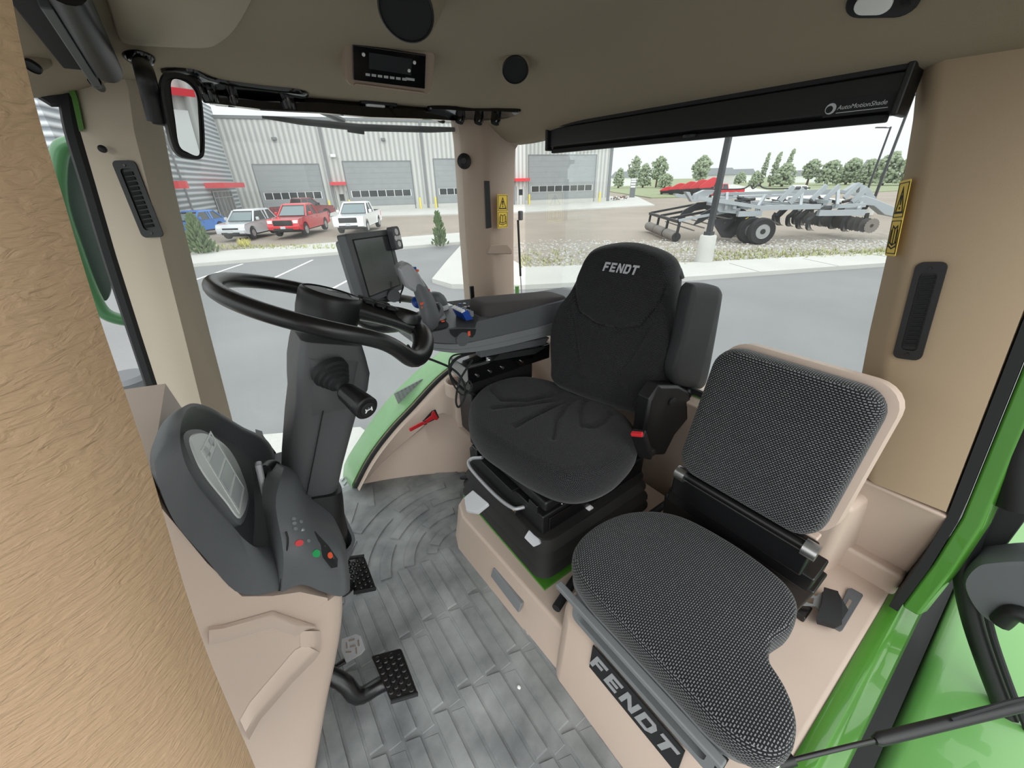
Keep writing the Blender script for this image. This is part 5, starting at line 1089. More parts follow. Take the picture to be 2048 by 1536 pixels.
fs = lambda a, b, c=0.: V((XS-.0052-c, p.y+.036-a, p.z+b))
part('lettering', text_mesh('AutoMotionShade', .0112, fs), M['lgrey'], lb, smooth=0)
m = MB(); m.lathe([(.010, 0), (.010, .0006)], (XS-.005, p.y+.048, p.z), (-1, 0, 0), 20); part('round_logo', m, M['lgrey'], lb, smooth=0)
m = MB(); m.lathe([(.0065, 0), (.0065, .0003)], (XS-.0056, p.y+.050, p.z-.001), (-1, 0, 0), 16); part('logo_centre', m, M['rubber'], lb, smooth=0)
m = MB(); m.bar((XS-.005, p.y+.036, p.z-.009), (XS-.005, p.y-.05, p.z-.009), .0004, .0012); part('underline', m, M['lgrey'], lb)

# ================================================================ OUTSIDE THE GLASS: wipers, exterior mirror, rear struts
def bp_(x, y, Y=1.70): return V(aty(x, y, Y))
t = thing('side_wiper', 'long black wiper lying across the top of the side window', 'wiper', bp_(710, 250))
m = MB(); m.tube([bp_(524, 234), bp_(600, 243), bp_(720, 255), bp_(860, 259), bp_(932, 259)], [.004, .010, .012, .011, .007], 8); part('blade', m, M['rubber'], t)
m = MB(); m.tube([bp_(625, 215, 1.74), bp_(690, 243, 1.72)], .010, 8); part('arm', m, M['mgrey'], t)
m = MB(); m.bar(bp_(695, 259), bp_(728, 264), .012, .016); part('joint', m, M['rubber'], t, bevel=.002)
t = thing('rear_strut', 'thin black gas strut standing at the edge of the rear window', 'strut', atx(1043, 600, 1.30))
m = MB(); a, b, c = V(atx(1036, 440, 1.30)), V(atx(1041, 552, 1.30)), V(atx(1044, 598, 1.30)); m.tube([a, b], .006, 10); part('cylinder', m, M['black'], t)
m = MB(); m.tube([b, c], .0028, 8); part('rod', m, M['steel'], t)
m = MB(); m.box(V(atx(1041, 431, 1.30)), (.02, .022, .045)); part('top_mount', m, M['dgrey'], t, bevel=.005)
m = MB(); m.box(c, (.012, .016, .016)); part('foot_mount', m, M['rubber'], t)
m = MB(); m.box(V(atx(1034, 585, 1.33)), (.02, .014, .075)); single('hinge_plate', m, M['green'], 'small green hinge plate behind the foot of the thin strut', 'hinge', bevel=.002)
# exterior mirror beyond the windscreen
t = thing('exterior_mirror', 'large dark exterior mirror carried on a green tubular arm', 'mirror', aty(190, 460, 1.9))
YE = 1.95
m = MB(); m.tube(smooth_line([V(aty(x, y, YE)) for x, y in ((176, 290), (140, 288), (118, 310), (118, 400), (150, 500), (185, 590), (215, 630), (275, 645))], 40), .022, 12); part('arm', m, M['dgreen'], t, smooth=60, label='green painted arm')
mp_ = [V(aty(x, y, YE+.04)) for x, y in ((128, 330), (138, 305), (160, 312), (180, 400), (215, 520), (222, 570), (214, 600), (200, 590), (170, 520), (135, 420))]
m = MB(); q = smooth_loop(mp_, 40); cm = sum(q, V((0, 0, 0)))/40; m.loft([[p for p in q], [p+V((0, .03, 0)) for p in q], [cm+(p-cm)*.8+V((0, .07, 0)) for p in q]]); part('housing', m, mat('mirror_back', (64, 78, 74), .5), t, smooth=60)
# trim along the rear window foot
m = MB(); m.bar((1.235, .35, .655), (1.235, 1.5, .655), .03, .03); single('rear_window_rail', m, M['green'], 'green rail below the rear window behind the driver seat', 'rail')
m = MB(); m.bar((1.20, .22, .685), (1.20, 1.55, .685), .012, .02); single('rear_window_seal', m, M['rubber'], 'black rubber seal along the foot of the rear window', 'seal')

# ================================================================ DOOR SIDE: sill, frame, fender, open door, gas strut
rows = []
i0 = [V(atz(x, y, .298)) for x, y in ((1500, 1660), (1585, 1520), (1686, 1348), (1786, 1176))]+[V((1.33, -.066, .31))]
for p in smooth_line(i0, 16):
    rows.append([p+V((0, .004, -.02)), p, p+V((0, -.008, .004)), p+V((0, -.030, .002)), p+V((0, -.038, -.012)), p+V((0, -.046, -.014)), p+V((0, -.066, -.022)), p+V((0, -.074, -.05)), p+V((0, -.075, -.22))])
m = MB(); m.grid(rows, (0, .01, -.012)); single('door_sill', m, M['green'], 'glossy green painted door sill beside the beige platform', 'sill', smooth=50)
# green pillar outside and its black seal
zz_ = [.33, .5, .65, .85, 1.1, 1.4, 1.62]
def py_(z): return dy(max(z, .6))-.006
m = MB(); m.loft([[(1.165, py_(z)+.002, z), (1.165, py_(z)-.016, z), (1.29, py_(z)-.016, z), (1.29, py_(z)+.002, z)] for z in zz_]); single('door_seal', m, M['rubber'], 'black rubber door seal running up beside the tan pillar', 'seal')
m = MB(); m.loft([[(1.19, py_(z)-.018, z), (1.19, py_(z)-.050, z), (1.22, py_(z)-.060, z), (1.33, py_(z)-.050, z), (1.33, py_(z)-.018, z)] for z in zz_]); single('door_pillar', m, M['green'], 'green painted cab pillar outside the black door seal', 'pillar', bevel=.006)
m = MB(); p = V(atz(1852, 1152, .35)); m.bar(p+V((-.02, .0, .0)), p+V((.02, -.03, .0)), .008, .008); m.cyl(p+V((-.012, -.004, .0)), p+V((-.012, -.004, .016)), .010); single('door_striker', m, M['blackm'], 'small black striker bolt on the green pillar foot', 'bolt')
# rear left fender
rows = []
for k in range(17):
    s = k/16
    x = .55+1.6*s; z0 = -.05+.27*math.sin(min(1, s*1.1)*math.pi*.62)
    rows.append([(x, -.19, z0-.35), (x, -.19, z0-.06), (x, -.20, z0-.015), (x, -.225, z0), (x, -.45, z0-.01), (x, -.7, z0-.03), (x, -.95, z0-.10)])
m = MB(); m.grid(rows, (0, 0, -.02)); single('wheel_fender', m, M['green3'], 'large glossy green wheel fender outside the open door', 'fender', smooth=60)
m = MB(); rows = [[(x, -.15, z) for z in (-.5, .2)] for x in (.5, 1.0, 1.6, 2.0)]; m.loft([[(.5, -.13, -.6), (2.0, -.13, -.6), (2.0, -.185, -.6), (.5, -.185, -.6)], [(.5, -.13, .05), (2.0, -.13, .22), (2.0, -.185, .22), (.5, -.185, .05)]]); single('gap_shade', m, M['rubber'], 'black slab standing in for the shadow between door sill and fender', 'shade slab')  # black slab put in for the shadow between cab and fender
# open door: rounded black tube frame, glass, inner handle housing
t = thing('cab_door', 'open cab door with black rounded frame and dark grey inner handle', 'door', (1.25, -.14, .3))
XD = 1.25
pth = [V(atx(x, y, XD)) for x, y in ((2130, 720), (2075, 830), (2010, 935), (1955, 1040), (1932, 1105), (1930, 1165), (1945, 1240), (1975, 1330), (2010, 1420), (2050, 1520), (2110, 1680))]
m = MB(); m.tube(smooth_line(pth, 50), .021, 12); part('frame', m, M['black'], t, smooth=60)
pt2 = [p+V((-.015, -.030, .01)) for p in pth]; m = MB(); m.tube(smooth_line(pt2[4:], 40), .007, 8); part('seal', m, M['rubber'], t)
hq = [V(atx(x, y, XD-.03)) for x, y in ((1925, 1160), (1950, 1122), (1990, 1112), (2060, 1108), (2140, 1120), (2140, 1260), (2062, 1250), (2020, 1232), (1990, 1245), (1950, 1215))]
m = MB(); q = smooth_loop(hq, 44); cq = sum(q, V((0, 0, 0)))/44; m.loft([[p+V((.05, 0, 0)) for p in q], [p for p in q], [cq+(p-cq)*.9+V((-.015, 0, 0)) for p in q]]); part('handle_housing', m, M['dgrey'], t, smooth=50)
m = MB(); m.tube(smooth_line([V(atx(x, y, XD-.05)) for x, y in ((2000, 1245), (2030, 1225), (2080, 1250), (2150, 1330))], 14), .018, 10); part('pull_handle', m, M['black'], t, smooth=60)
m = MB(); m.tube(smooth_line([V(atx(x, y, XD-.02)) for x, y in ((2040, 1010), (2048, 900), (2100, 800))], 8), .04, 10); part('upper_frame', m, M['black'], t, smooth=60)
q = [V(atx(x, y, XD+.02)) for x, y in ((2075, 835), (1990, 950), (1938, 1058), (1926, 1105), (1960, 1150), (2002, 1108), (2075, 1010))]; m = MB(); m.prism(q, (.03, 0, 0)); part('frame_web', m, M['black'], t, bevel=.006)
# gas strut
t = thing('door_gas_strut', 'black gas strut reaching from the sill to the open door', 'gas strut', atz(1550, 1525, .33))
a, b, c = V(atz(1560, 1528, .335)), V(onp(1735, 1492, (.95, 0, .3), (1, 0, 0))), V(onp(2080, 1405, (1.14, 0, .2), (1, 0, 0)))
a = V(atz(1560, 1526, .33)); c = V(atx(2085, 1400, 1.13)); b = a+(c-a)*.36
m = MB(); m.tube([a, b], .0045, 10); part('rod', m, M['blackm'], t)
m = MB(); m.tube([b-(c-b).normalized()*.01, b, c], [.0075, .0115, .0115], 16); part('cylinder', m, M['black'], t, smooth=40)
m = MB(); m.lathe([(.011, -.006), (.012, 0), (.011, .01), (.006, .014)], a+V((-.006, .006, -.006)), (-.4, .3, .8), 16); part('ball_socket', m, M['chrome'], t, label='metal ball socket')
m = MB(); m.tube([a+V((-.006, .004, -.01)), a+(c-a)*.05], .010, 10); part('end_fitting', m, M['black'], t)
m = MB(); m.tube(smooth_line([a+(c-a)*.62+V((0, 0, .016)), a+(c-a)*.72+V((0, 0, .028)), a+(c-a)*.88+V((0, 0, .035)), a+(c-a)*1.02+V((0, -.02, .06))], 16), .0035, 8); part('wire', m, M['rubber'], t)
# ================================================================ OUTSIDE: ground, building, vehicles, implement, trees
GZ = -1.75
def G(x, y, z=GZ): return V(atz(x, y, z))
MO = {
 'asph': mat('asphalt', (122, 123, 124), .9, var=(.35, .8, 8), col2=(142, 143, 144), fine=(60, .25)),
 'conc': mat('concrete', (188, 188, 182), .9, var=(.5, .8, 8), col2=(205, 205, 200), fine=(30, .2)),
 'gravel': mat('gravel_dirt', (156, 145, 132), .95, var=(.25, .7, 12), col2=(182, 171, 158), fine=(25, .5), bump=(20, .5, .05)),
 'rock': mat('roadside_rock', (150, 140, 128), .95, var=(3, .6, 10), col2=(190, 182, 170), fine=(40, .5), bump=(30, .6, .05)),
 'line': mat('lane_paint', (232, 232, 228), .8),
 'metal': None, 'corr': None,
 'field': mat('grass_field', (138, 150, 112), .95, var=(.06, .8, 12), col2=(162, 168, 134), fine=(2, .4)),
 'leaf': mat('hazed_leaves', (138, 152, 124), .9, var=(.3, .8, 8), col2=(166, 178, 150), fine=(2, .3)),  # pale greyish green has the distance haze put into the colour
 'leaf2': mat('pine_needles', (70, 92, 58), .9, var=(6, .8, 6), col2=(112, 132, 88)),
 'bark': mat('bark', (90, 76, 62), .9),
 'grass': mat('weeds', (146, 156, 104), .9, var=(2, .8), col2=(186, 184, 136)),
 'ydry': mat('yellow_weed', (198, 192, 120), .9),
 'doorp': mat('door_panel', (134, 138, 140), .6, var=(1.5, .6, 6), col2=(144, 148, 150)),
 'trimg': mat('trim_grey', (110, 114, 116), .5),
 'pipe': mat('downspout', (118, 120, 122), .5),
 'redc': mat('red_canopy', (206, 44, 56), .5),
 'win': mat('dark_glass', (40, 46, 50), .1, spec=.8),
 'yel': mat('bollard_yellow', (226, 204, 60), .5),
 'wht': mat('white_trim', (226, 228, 226), .5),
 'pole': mat('pole_black', (40, 42, 46), .4),
 'tire': mat('tire', (38, 38, 40), .85), 'rim': mat('alloy', (190, 192, 194), .3, metal=.7),
 'imp': mat('implement_silver', (160, 166, 170), .5), 'impd': mat('implement_black', (34, 36, 38), .5), 'iron': mat('worn_iron', (120, 114, 108), .6), 'iron2': mat('dark_iron', (78, 76, 74), .5),
 'rust': mat('rust', (110, 78, 64), .9),
}
def ribbed(name, col, col2, freq, axis):
    m = mat(name, col, .45, metal=.1); t = m.node_tree; L = t.links; b = t.nodes['Principled BSDF']; tc_ = t.nodes.new('ShaderNodeTexCoord'); wv = t.nodes.new('ShaderNodeTexWave'); wv.wave_type = 'BANDS'; wv.bands_direction = axis; wv.inputs['Scale'].default_value = freq; wv.wave_profile = 'TRI' if axis == 'X' else 'SIN'
    L.new(tc_.outputs['Object'], wv.inputs['Vector']); rp = t.nodes.new('ShaderNodeValToRGB'); rp.color_ramp.elements[0].color = lin(col); rp.color_ramp.elements[1].color = lin(col2); rp.color_ramp.elements[0].position = .2 if axis == 'Z' else .0; L.new(wv.outputs['Fac'], rp.inputs['Fac']); L.new(rp.outputs['Color'], b.inputs['Base Color'])
    bp = t.nodes.new('ShaderNodeBump'); bp.inputs['Strength'].default_value = .8; bp.inputs['Distance'].default_value = .04; L.new(wv.outputs['Fac'], bp.inputs['Height']); L.new(bp.outputs[0], b.inputs['Normal']); return m
MO['metal'] = ribbed('ribbed_metal', (150, 152, 150), (196, 197, 193), .55, 'X'); MO['corr'] = ribbed('corrugated_metal', (112, 120, 126), (192, 198, 202), .78, 'Z')
# ground
m = MB(); m.box((90, 120, GZ-.6), (900, 900, 1.0)); struct('ground_gravel', m, MO['gravel'], smooth=0)
def slab(name, pts, h, mt, **k):
    m = MB(); m.prism([V((p[0], p[1], GZ-.2)) for p in pts], (0, 0, .2+h)); return struct(name, m, mt, smooth=0, **k)
# asphalt lot
slab('ground_asphalt', [(-40, -60), (60, -60), (60, -8.5), (12.2, 7.6), (7.7, 10.05), (5.9, 11.7), (5.8, 12.9), (11.3, 20.4), (-1.5, 22.9), (-40, 30)], -.09, MO['asph'])
struct_ = []
# near sidewalk strip seen under the door glass
slab('ground_near_walk', [(-6, 4.4), (-6, 6.9), (-.6, 5.9), (.9, 5.05), (1.2, 3.6), (2.5, 2.6), (-2, 2.6)], .0, MO['conc'])
# kerb and sidewalk along the lot
slab('ground_walk_far', [(-40, 30.1), (-1.5, 22.95), (4.7, 21.75), (11.3, 20.5), (13.5, 20.1), (13.4, 24.4), (-1.5, 26.8), (-40, 33.5)], .05, MO['conc'])
slab('ground_walk_island', [(5.95, 11.7), (7.7, 10.05), (12.2, 7.55), (22, 3.1), (40, -5), (40.5, -3.4), (22.3, 5.0), (15.4, 8.5), (9.6, 12.4), (11.2, 17.5), (13.4, 20.2), (11.4, 20.4), (8, 15.9), (5.8, 12.9)], .06, MO['conc'])
slab('ground_rock_strip', [(9.6, 12.4), (15.4, 8.5), (22.3, 5.0), (40, -3.2), (44, 2), (27, 9.5), (20, 13), (13, 18), (11.2, 17.5)], .01, MO['rock'])
slab('ground_planting', [(-40, 33.6), (-1.5, 26.9), (13.4, 24.5), (13.4, 25.6), (-1.4, 28.1), (-40, 35)], .02, MO['rock'])
# kerb edge lines (joints)
m = MB()
for k in range(14):
    a = V((12.2, 7.55, 0)).lerp(V((40, -5, 0)), k/9); d = V((.45, .9, 0)).normalized(); a.z = GZ+.062; m.bar(a, a+d*1.6, .03, .006)
struct('ground_joints', m, MO['pipe'], smooth=0)
m = MB(); 
for a, b in (((390, 560), (485, 528)), ((540, 560), (625, 520)), ((660, 580), (720, 548)), ((300, 575), (355, 548))): m.bar(G(*a, GZ-.09)+V((0, 0, .004)), G(*b, GZ-.09)+V((0, 0, .004)), .11, .006)
struct('ground_lines', m, MO['line'], smooth=0)
slab('ground_pad', [(0, 49.5), (15.4, 43.6), (28, 36.0), (45.6, 32.4), (64.7, 50), (60, 70), (0, 70)], .03, MO['conc'])
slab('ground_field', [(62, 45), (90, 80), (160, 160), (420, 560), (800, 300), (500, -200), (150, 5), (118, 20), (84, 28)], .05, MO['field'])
slab('ground_road', [(58, 22), (64, 34), (120, 66), (330, 190), (330, 186), (124, 58), (80, 30), (66, 18)], .10, MO['conc'])

# ---------------------------------------------------------------- main building
WA = V((8., 57.5, GZ)); WB = V((50., 43.5, GZ)); wt_ = (WB-WA).normalized(); wn_ = V((-wt_.y, wt_.x, 0)); WAng = math.atan2(wt_.y, wt_.x)
def W(s, z, d=0.): return WA+wt_*s+V((0, 0, z))-wn_*d
def wbox(m, s0, s1, z0, z1, d0=-.01, d1=.1):
    c = (W(s0, z0)+W(s1, z1))/2-wn_*((d0+d1)/2); m.box(c, (abs(s1-s0), abs(d1-d0), abs(z1-z0)), Matrix.Rotation(WAng, 3, 'Z')); return m
t = thing('service_building', 'long grey ribbed metal building with large roll-up bay doors', 'building', W(20, 0))
def wpart(name, s0, s1, z0, z1, d0, d1, mt, par=None, **k):
    "built in the wall's own frame so the ribs follow it"
    par = par or t; m = MB(); m.box(((s0+s1)/2, -(d0+d1)/2, (z0+z1)/2), (abs(s1-s0), abs(d1-d0), abs(z1-z0))); me = link_mesh(name, m, mt, smooth=0, **k)
    me.parent = par; rel = WA-wloc(par) if par is t else V((0, 0, 0))
    if par is t: me.location = rel; me.rotation_euler = (0, 0, WAng)
    return me
wpart('wall', -4.7, 43.9, 0, 9.7, -20, 0, MO['metal'])
wpart('wall_base', -4.7, 43.9, 0, .5, 0, .04, MO['conc'])
wpart('eave_trim', -4.9, 44.1, 9.55, 9.85, -20.2, .12, MO['trimg'])
wpart('corner_trim', 43.6, 44.05, 0, 9.6, -.3, .08, MO['trimg'])
for s in (5.55, 17.0, 29.0): wpart('downspout', s-.14, s+.14, .1, 9.6, 0, .16, MO['pipe'])
def bay(s0, s1, hgt, n):
    f = wpart('bay_door', s0, s1, 0, hgt, 0, .03, MO['doorp']); 
    for a, b, c, d_ in ((s0-.12, s0, 0, hgt+.12), (s1, s1+.12, 0, hgt+.12), (s0, s1, hgt, hgt+.12)): wpart('door_trim', a, b, c, d_, .0, .06, MO['trimg'], par=f)
    wpart('window_band', s0+.3, s1-.3, 1.55, 2.3, .028, .036, MO['wht'], par=f)
    for k in range(n):
        a = s0+.35+(s1-s0-.7)*k/n; wpart('pane', a+.04, a+(s1-s0-.7)/n-.04, 1.57, 2.28, .034, .042, MO['win'], par=f)
    for k in range(1, 9):
        z = hgt*k/9
        if not 1.5 < z < 2.4: wpart('panel_joint', s0+.02, s1-.02, z-.012, z+.012, .028, .034, MO['pipe'], par=f)
bay(-2.3, 4.6, 5.15, 7); bay(7.4, 15.3, 5.4, 7); bay(18.3, 25.9, 5.6, 7); bay(31.2, 41.4, 6.0, 8)
def mandoor(s):
    d = wpart('side_door', s, s+1.15, 0, 2.25, 0, .05, MO['metal']); wpart('door_window', s+.3, s+.85, 1.2, 1.95, .05, .06, MO['win'], par=d)
    for a, b in ((s-.06, s), (s+1.15, s+1.21)): wpart('door_trim', a, b, 0, 2.3, .0, .07, MO['trimg'], par=d)
mandoor(5.95); mandoor(29.4)
wpart('canopy', 5.55, 7.3, 2.95, 3.3, 0, 1.0, MO['redc']); wpart('canopy', 28.9, 31.0, 2.95, 3.3, 0, 1.0, MO['redc'])
for s in (.4, 12.2): wpart('wall_light', s, s+.5, 7.6, 7.85, 0, .35, MO['trimg'])
wpart('wall_light', 6.2, 6.75, 5.9, 6.2, 0, .4, MO['wht'])
# corrugated wing at the left
K0 = W(-4.7, 0); K1 = G(352, 470); kd = V((K1.x-K0.x, K1.y-K0.y, 0)).normalized(); KL = 30; KA = math.atan2(-kd.y, -kd.x)
t = thing('showroom_building', 'building wing with horizontal corrugated siding and a glass entrance', 'building', K0)
K00 = K0+kd*KL; kt = -kd
def kpart(name, s0, s1, z0, z1, d0, d1, mt, par=None, cham=0):
    m = MB(); m.box(((s0+s1)/2, -(d0+d1)/2, (z0+z1)/2), (abs(s1-s0), abs(d1-d0), abs(z1-z0)))
    o = link_mesh(name, m, mt, smooth=0); o.parent = par or t
    if par is None: o.location = K00-K0+V((0, 0, 0)); o.rotation_euler = (0, 0, KA)
    return o
kpart('wall', 0, KL+.3, .6, 10.6, -12, 0, MO['corr']); kpart('wall_base', 0, KL, 0, .6, 0, .05, MO['conc']); kpart('wall_core', 0, KL, 0, .7, -12, -.02, MO['conc'])
def koff(x):  # distance along the wing of a ground sight line
    d = ray(x, 440); n_ = V((-kt.y, kt.x, 0)); k = (K00-V(CP)).dot(n_)/(V(d).dot(n_)); return (V(CP)+V(d)*k-K00).dot(kt)
sA, sB = koff(442), koff(478)
e = kpart('glass_entrance', sA, sB, 0, 2.7, 0, .08, MO['win'])
for k in range(6):
    a = sA+(sB-sA)*k/5; kpart('mullion', a-.05, a+.05, 0, 2.7, .08, .14, MO['rim'], par=e)
for z in (.1, 2.1, 2.65): kpart('transom', sA, sB, z-.04, z+.04, .08, .13, MO['rim'], par=e)
kpart('canopy', koff(433), koff(478), 2.95, 3.4, 0, 1.6, MO['redc']); kpart('canopy', koff(352), koff(372), 3.0, 3.5, 0, 1.0, MO['redc'])
for x in (391,): s = koff(x); kpart('downspout', s-.08, s+.08, .2, 10, 0, .12, MO['pipe'])
# bollards
p0 = MB(); p0.lathe([(.11, 0), (.11, 1.25), (.08, 1.33), (.02, 1.36)], (0, 0, 0), (0, 0, 1), 14)
for i, (s, d, lb) in enumerate(((5.0, 1.0, 'yellow bollard at the right edge of the leftmost bay door'), (7.35, 1.2, 'yellow bollard behind the white pickup beside the side door'), (15.9, 1.0, 'yellow bollard just right of the middle bay door'), (17.9, 1.0, 'yellow bollard just left of the third bay door'), (30.9, 1.0, 'yellow bollard at the left edge of the bay door by the corner'), (41.9, 1.0, 'yellow bollard at the right edge of the bay door by the corner'))):
    if i == 0: b0 = link_mesh('bollard', p0, MO['yel']); o = b0
    else: o = b0.copy(); COL.objects.link(o)
    o.location = W(s, 0, d); o['label'] = lb; o['category'] = 'bollard'; o['group'] = 'yellow bollards along the building'

# ---------------------------------------------------------------- vehicles (local: nose towards +X, ground at 0)
def wheel(par, x, y, r, w_, side):
    m = MB(); m.lathe([(r*.6, -w_*.1), (r*.6, -w_/2), (r*.93, -w_/2), (r, -w_*.35), (r, w_*.35), (r*.93, w_/2), (r*.6, w_/2), (r*.6, w_*.1)], (x, y, r), (0, 1, 0), 22); o = part('wheel', m, MO['tire'], par, smooth=40)
    m = MB(); m.lathe([(r*.62, 0), (r*.6, .03), (r*.5, .01), (r*.2, .015), (r*.15, .03)], (x, y+side*w_*.42, r), (0, side, 0), 18); part('wheel_rim', m, MO['rim'], o)
def vehicle(label, cat, name, body, kind, group=None):
    t = thing(name, label, cat, (0, 0, 0), group); P = mat('paint_'+name+str(random.random())[2:5], body, .25, coat=.7)
    L = {'pickup': 5.8, 'suv': 4.5, 'car': 4.3}[kind]; w_ = {'pickup': 2.0, 'suv': 1.82, 'car': 1.78}[kind]; H = {'pickup': 1.95, 'suv': 1.7, 'car': 1.58}[kind]; r = .40 if kind == 'pickup' else .34
    wx1, wx2 = (L*.31, -L*.32) if kind == 'pickup' else (L*.30, -L*.30); hw = w_/2
    beltz = {'pickup': 1.22, 'suv': 1.02, 'car': .96}[kind]; bz = .42 if kind == 'pickup' else .30; hood = beltz-.04
    n = L/2
    # lower body from side outline with wheel arches, widened by lofting across Y
    def arch(cx): return [(cx+(r+.09)*math.cos(a), r+(r+.09)*math.sin(a)) for a in np.linspace(0, math.pi, 9)]
    out = [(n-.05, bz+.1), (n, bz+.35), (n-.02, hood-.22), (n-.15, hood-.05), (n*.42, beltz)]
    if kind == 'pickup': out += [(-.25*n, beltz+.02), (-.25*n, beltz), (-n+.03, beltz+.02), (-n, beltz-.1), (-n, bz+.1)]
    else: out += [(-n*.55, beltz+.03), (-n+.12, beltz+.02), (-n, beltz-.2), (-n+.02, bz+.1)]
    out += [(wx2-r-.09, bz)]+arch(wx2)[::-1]+[(wx2+r+.09, bz), (wx1-r-.09, bz)]+arch(wx1)[::-1]+[(wx1+r+.09, bz)]
    m = MB(); rg = []
    for y, s in ((-hw+.04, .97), (-hw, 1), (-hw+.001, 1), (hw-.001, 1), (hw, 1), (hw-.04, .97)):
        sc = .97 if s < 1 else 1
        rg.append([(x*(.985 if s < 1 else 1), y, .7+(z-.7)*(.97 if s < 1 else 1)) for x, z in out])
    m.loft(rg); b = part('body', m, P, t, smooth=45, bevel=.05, seg=3)
    # hollow bed
    if kind == 'pickup':
        m = MB(); m.box((-.625*n-.02, 0, beltz+.0), (.70*n, w_-.24, .06)); part('cargo_bed', m, MO['tire'], t)
    # cabin
    x0, x1, x2, x3 = {'pickup': (.44*n, .20*n, -.20*n, -.27*n), 'suv': (.42*n, .12*n, -.72*n, -.94*n), 'car': (.42*n, .08*n, -.60*n, -.92*n)}[kind]
    lw = hw-.07; uw = hw-.24
    low = [(x0, -lw), (x0, lw), (x3, lw), (x3, -lw)]; up = [(x1, -uw), (x1, uw), (x2, uw), (x2, -uw)]
    m = MB(); m.loft([[(x, y, beltz-.02) for x, y in low], [(x, y, H-.09) for x, y in up]]); part('cabin_glass', m, MO['win'], t, bevel=.02)
    m = MB(); m.loft([[(x*1.0, y*1.02, H-.11) for x, y in up], [(x1-.08, -uw+.02, H-.02), (x1-.08, uw-.02, H-.02), (x2+.08, uw-.02, H-.02), (x2+.08, -uw+.02, H-.02)], [(x1-.2, -uw+.15, H), (x1-.2, uw-.15, H), (x2+.2, uw-.15, H), (x2+.2, -uw+.15, H)]]); part('roof', m, P, t, smooth=50)
    m = MB()
    for s in (-1, 1):
        for a, c in ((x0, x1), (x3, x2)): m.bar((a, s*lw, beltz-.02), (c, s*uw, H-.08), .09, .07)
        mx = (x1+x2)/2-.0; m.bar((mx-.02, s*lw, beltz), (mx, s*uw, H-.08), .08, .05)
        if kind != 'pickup': m.bar((x2*.62, s*lw, beltz), (x2*.66, s*uw, H-.08), .1, .05)
    part('roof_pillars', m, P, t)
    ws = [(x0, -lw), (x0, lw)]; m = MB(); m.loft([[(x0+.01, -lw+.1, beltz+.03), (x0+.01, lw-.1, beltz+.03), (x1+.02, uw-.08, H-.13), (x1+.02, -uw+.08, H-.13)], [(x0+.02, -lw+.1, beltz+.035), (x0+.02, lw-.1, beltz+.035), (x1+.03, uw-.08, H-.125), (x1+.03, -uw+.08, H-.125)]]); part('windscreen', m, mat('windscreen', (112, 126, 130), .12), t, smooth=0)
    # front end
    dk = MO['impd']
    if kind == 'pickup':
        m = MB(); m.box((n+.0, 0, hood-.27), (.05, w_*.60, .32)); g = part('grille', m, P if name == 'red_pickup' else dk, t, bevel=.03)
        for k in (-1, 1):
            m = MB(); m.box((n+.02, k*.30, hood-.27), (.03, w_*.27, .24)); part('grille_opening', m, dk, g, bevel=.02)
    else:
        m = MB(); m.box((n-.02, 0, hood-.33), (.06, w_*.55, .14)); part('grille', m, dk, t, bevel=.02)
    for s in (-1, 1):
        m = MB(); m.box((n-.07, s*(hw-.2), hood-.22), (.14, .32, .2 if kind == 'pickup' else .15)); part('headlight', m, M['lens'], t, bevel=.03)
        m = MB(); m.box((n-.03, s*(hw-.28), bz+.2), (.08, .16, .09)); part('fog_light', m, M['lens'], t, bevel=.02)
        m = MB(); m.box((x0-.28, s*(hw+.12), beltz+.14), (.12, .2, .2)); part('side_mirror', m, P if body[0] > 180 or body[2] > 150 else dk, t, bevel=.04)
        m = MB(); m.box((-n+.03, s*(hw-.10), beltz-.25), (.06, .16, .36)); part('tail_light', m, MO['redc'], t, bevel=.02)
        for k in (.12, -.17) if kind == 'pickup' else (.05, -.3):
            m = MB(); m.box((k*n*1.2, s*(hw+.005), beltz-.14), (.16, .03, .035)); part('door_handle', m, P, t)
    m = MB(); m.box((n+.02, 0, bz+.20), (.14, w_*.96, .24)); bm_ = part('bumper', m, P, t, bevel=.05)
    m = MB(); m.box((n+.09, 0, bz+.1), (.03, w_*.62, .14)); part('air_dam', m, dk, bm_, bevel=.02)
    m = MB(); m.box((n+.11, 0, bz+.22), (.01, .32, .15)); part('number_plate', m, M['lgrey'], bm_)
    for x in (wx1, wx2):
        for s in (-1, 1): wheel(t, x, s*(hw-.13), r, .26, s)
    m = MB(); m.box((0, 0, bz-.05), (L*.8, w_*.7, .16)); part('underbody', m, dk, t)
    return t
def place(t, gx, gy, hx, hy):
    t.location = (gx, gy, GZ+.01); t.rotation_euler = (0, 0, math.atan2(hy, hx))
# headings point from tail to nose
def park(t, front_px, rear_px, L):
    a, b = G(*front_px), G(*rear_px); d = (a-b); d.z = 0; d.normalize(); c = a-d*(L*.31); place(t, c.x, c.y, d.x, d.y); return t
hd = (-.62, -1.0)
def put(t, x, y, h=hd): place(t, x, y, *h)
put(vehicle('white crew cab pickup with black grille, rightmost of the parked row', 'pickup truck', 'pickup_truck', (232, 234, 236), 'pickup'), 9.0, 31.6, (-.60, -1))
put(vehicle('bright red crew cab pickup between the white pickup and the silver car', 'pickup truck', 'pickup_truck', (196, 40, 50), 'pickup'), 5.3, 32.9, (-.62, -1))
put(vehicle('silver small sport utility parked between the red pickup and the blue car', 'car', 'parked_car', (196, 200, 204), 'suv'), 2.15, 33.6, (-.66, -1))
put(vehicle('bright blue small car at the left end of the parked row', 'car', 'parked_car', (54, 120, 200), 'car'), -.9, 38.2, (-.80, -1))
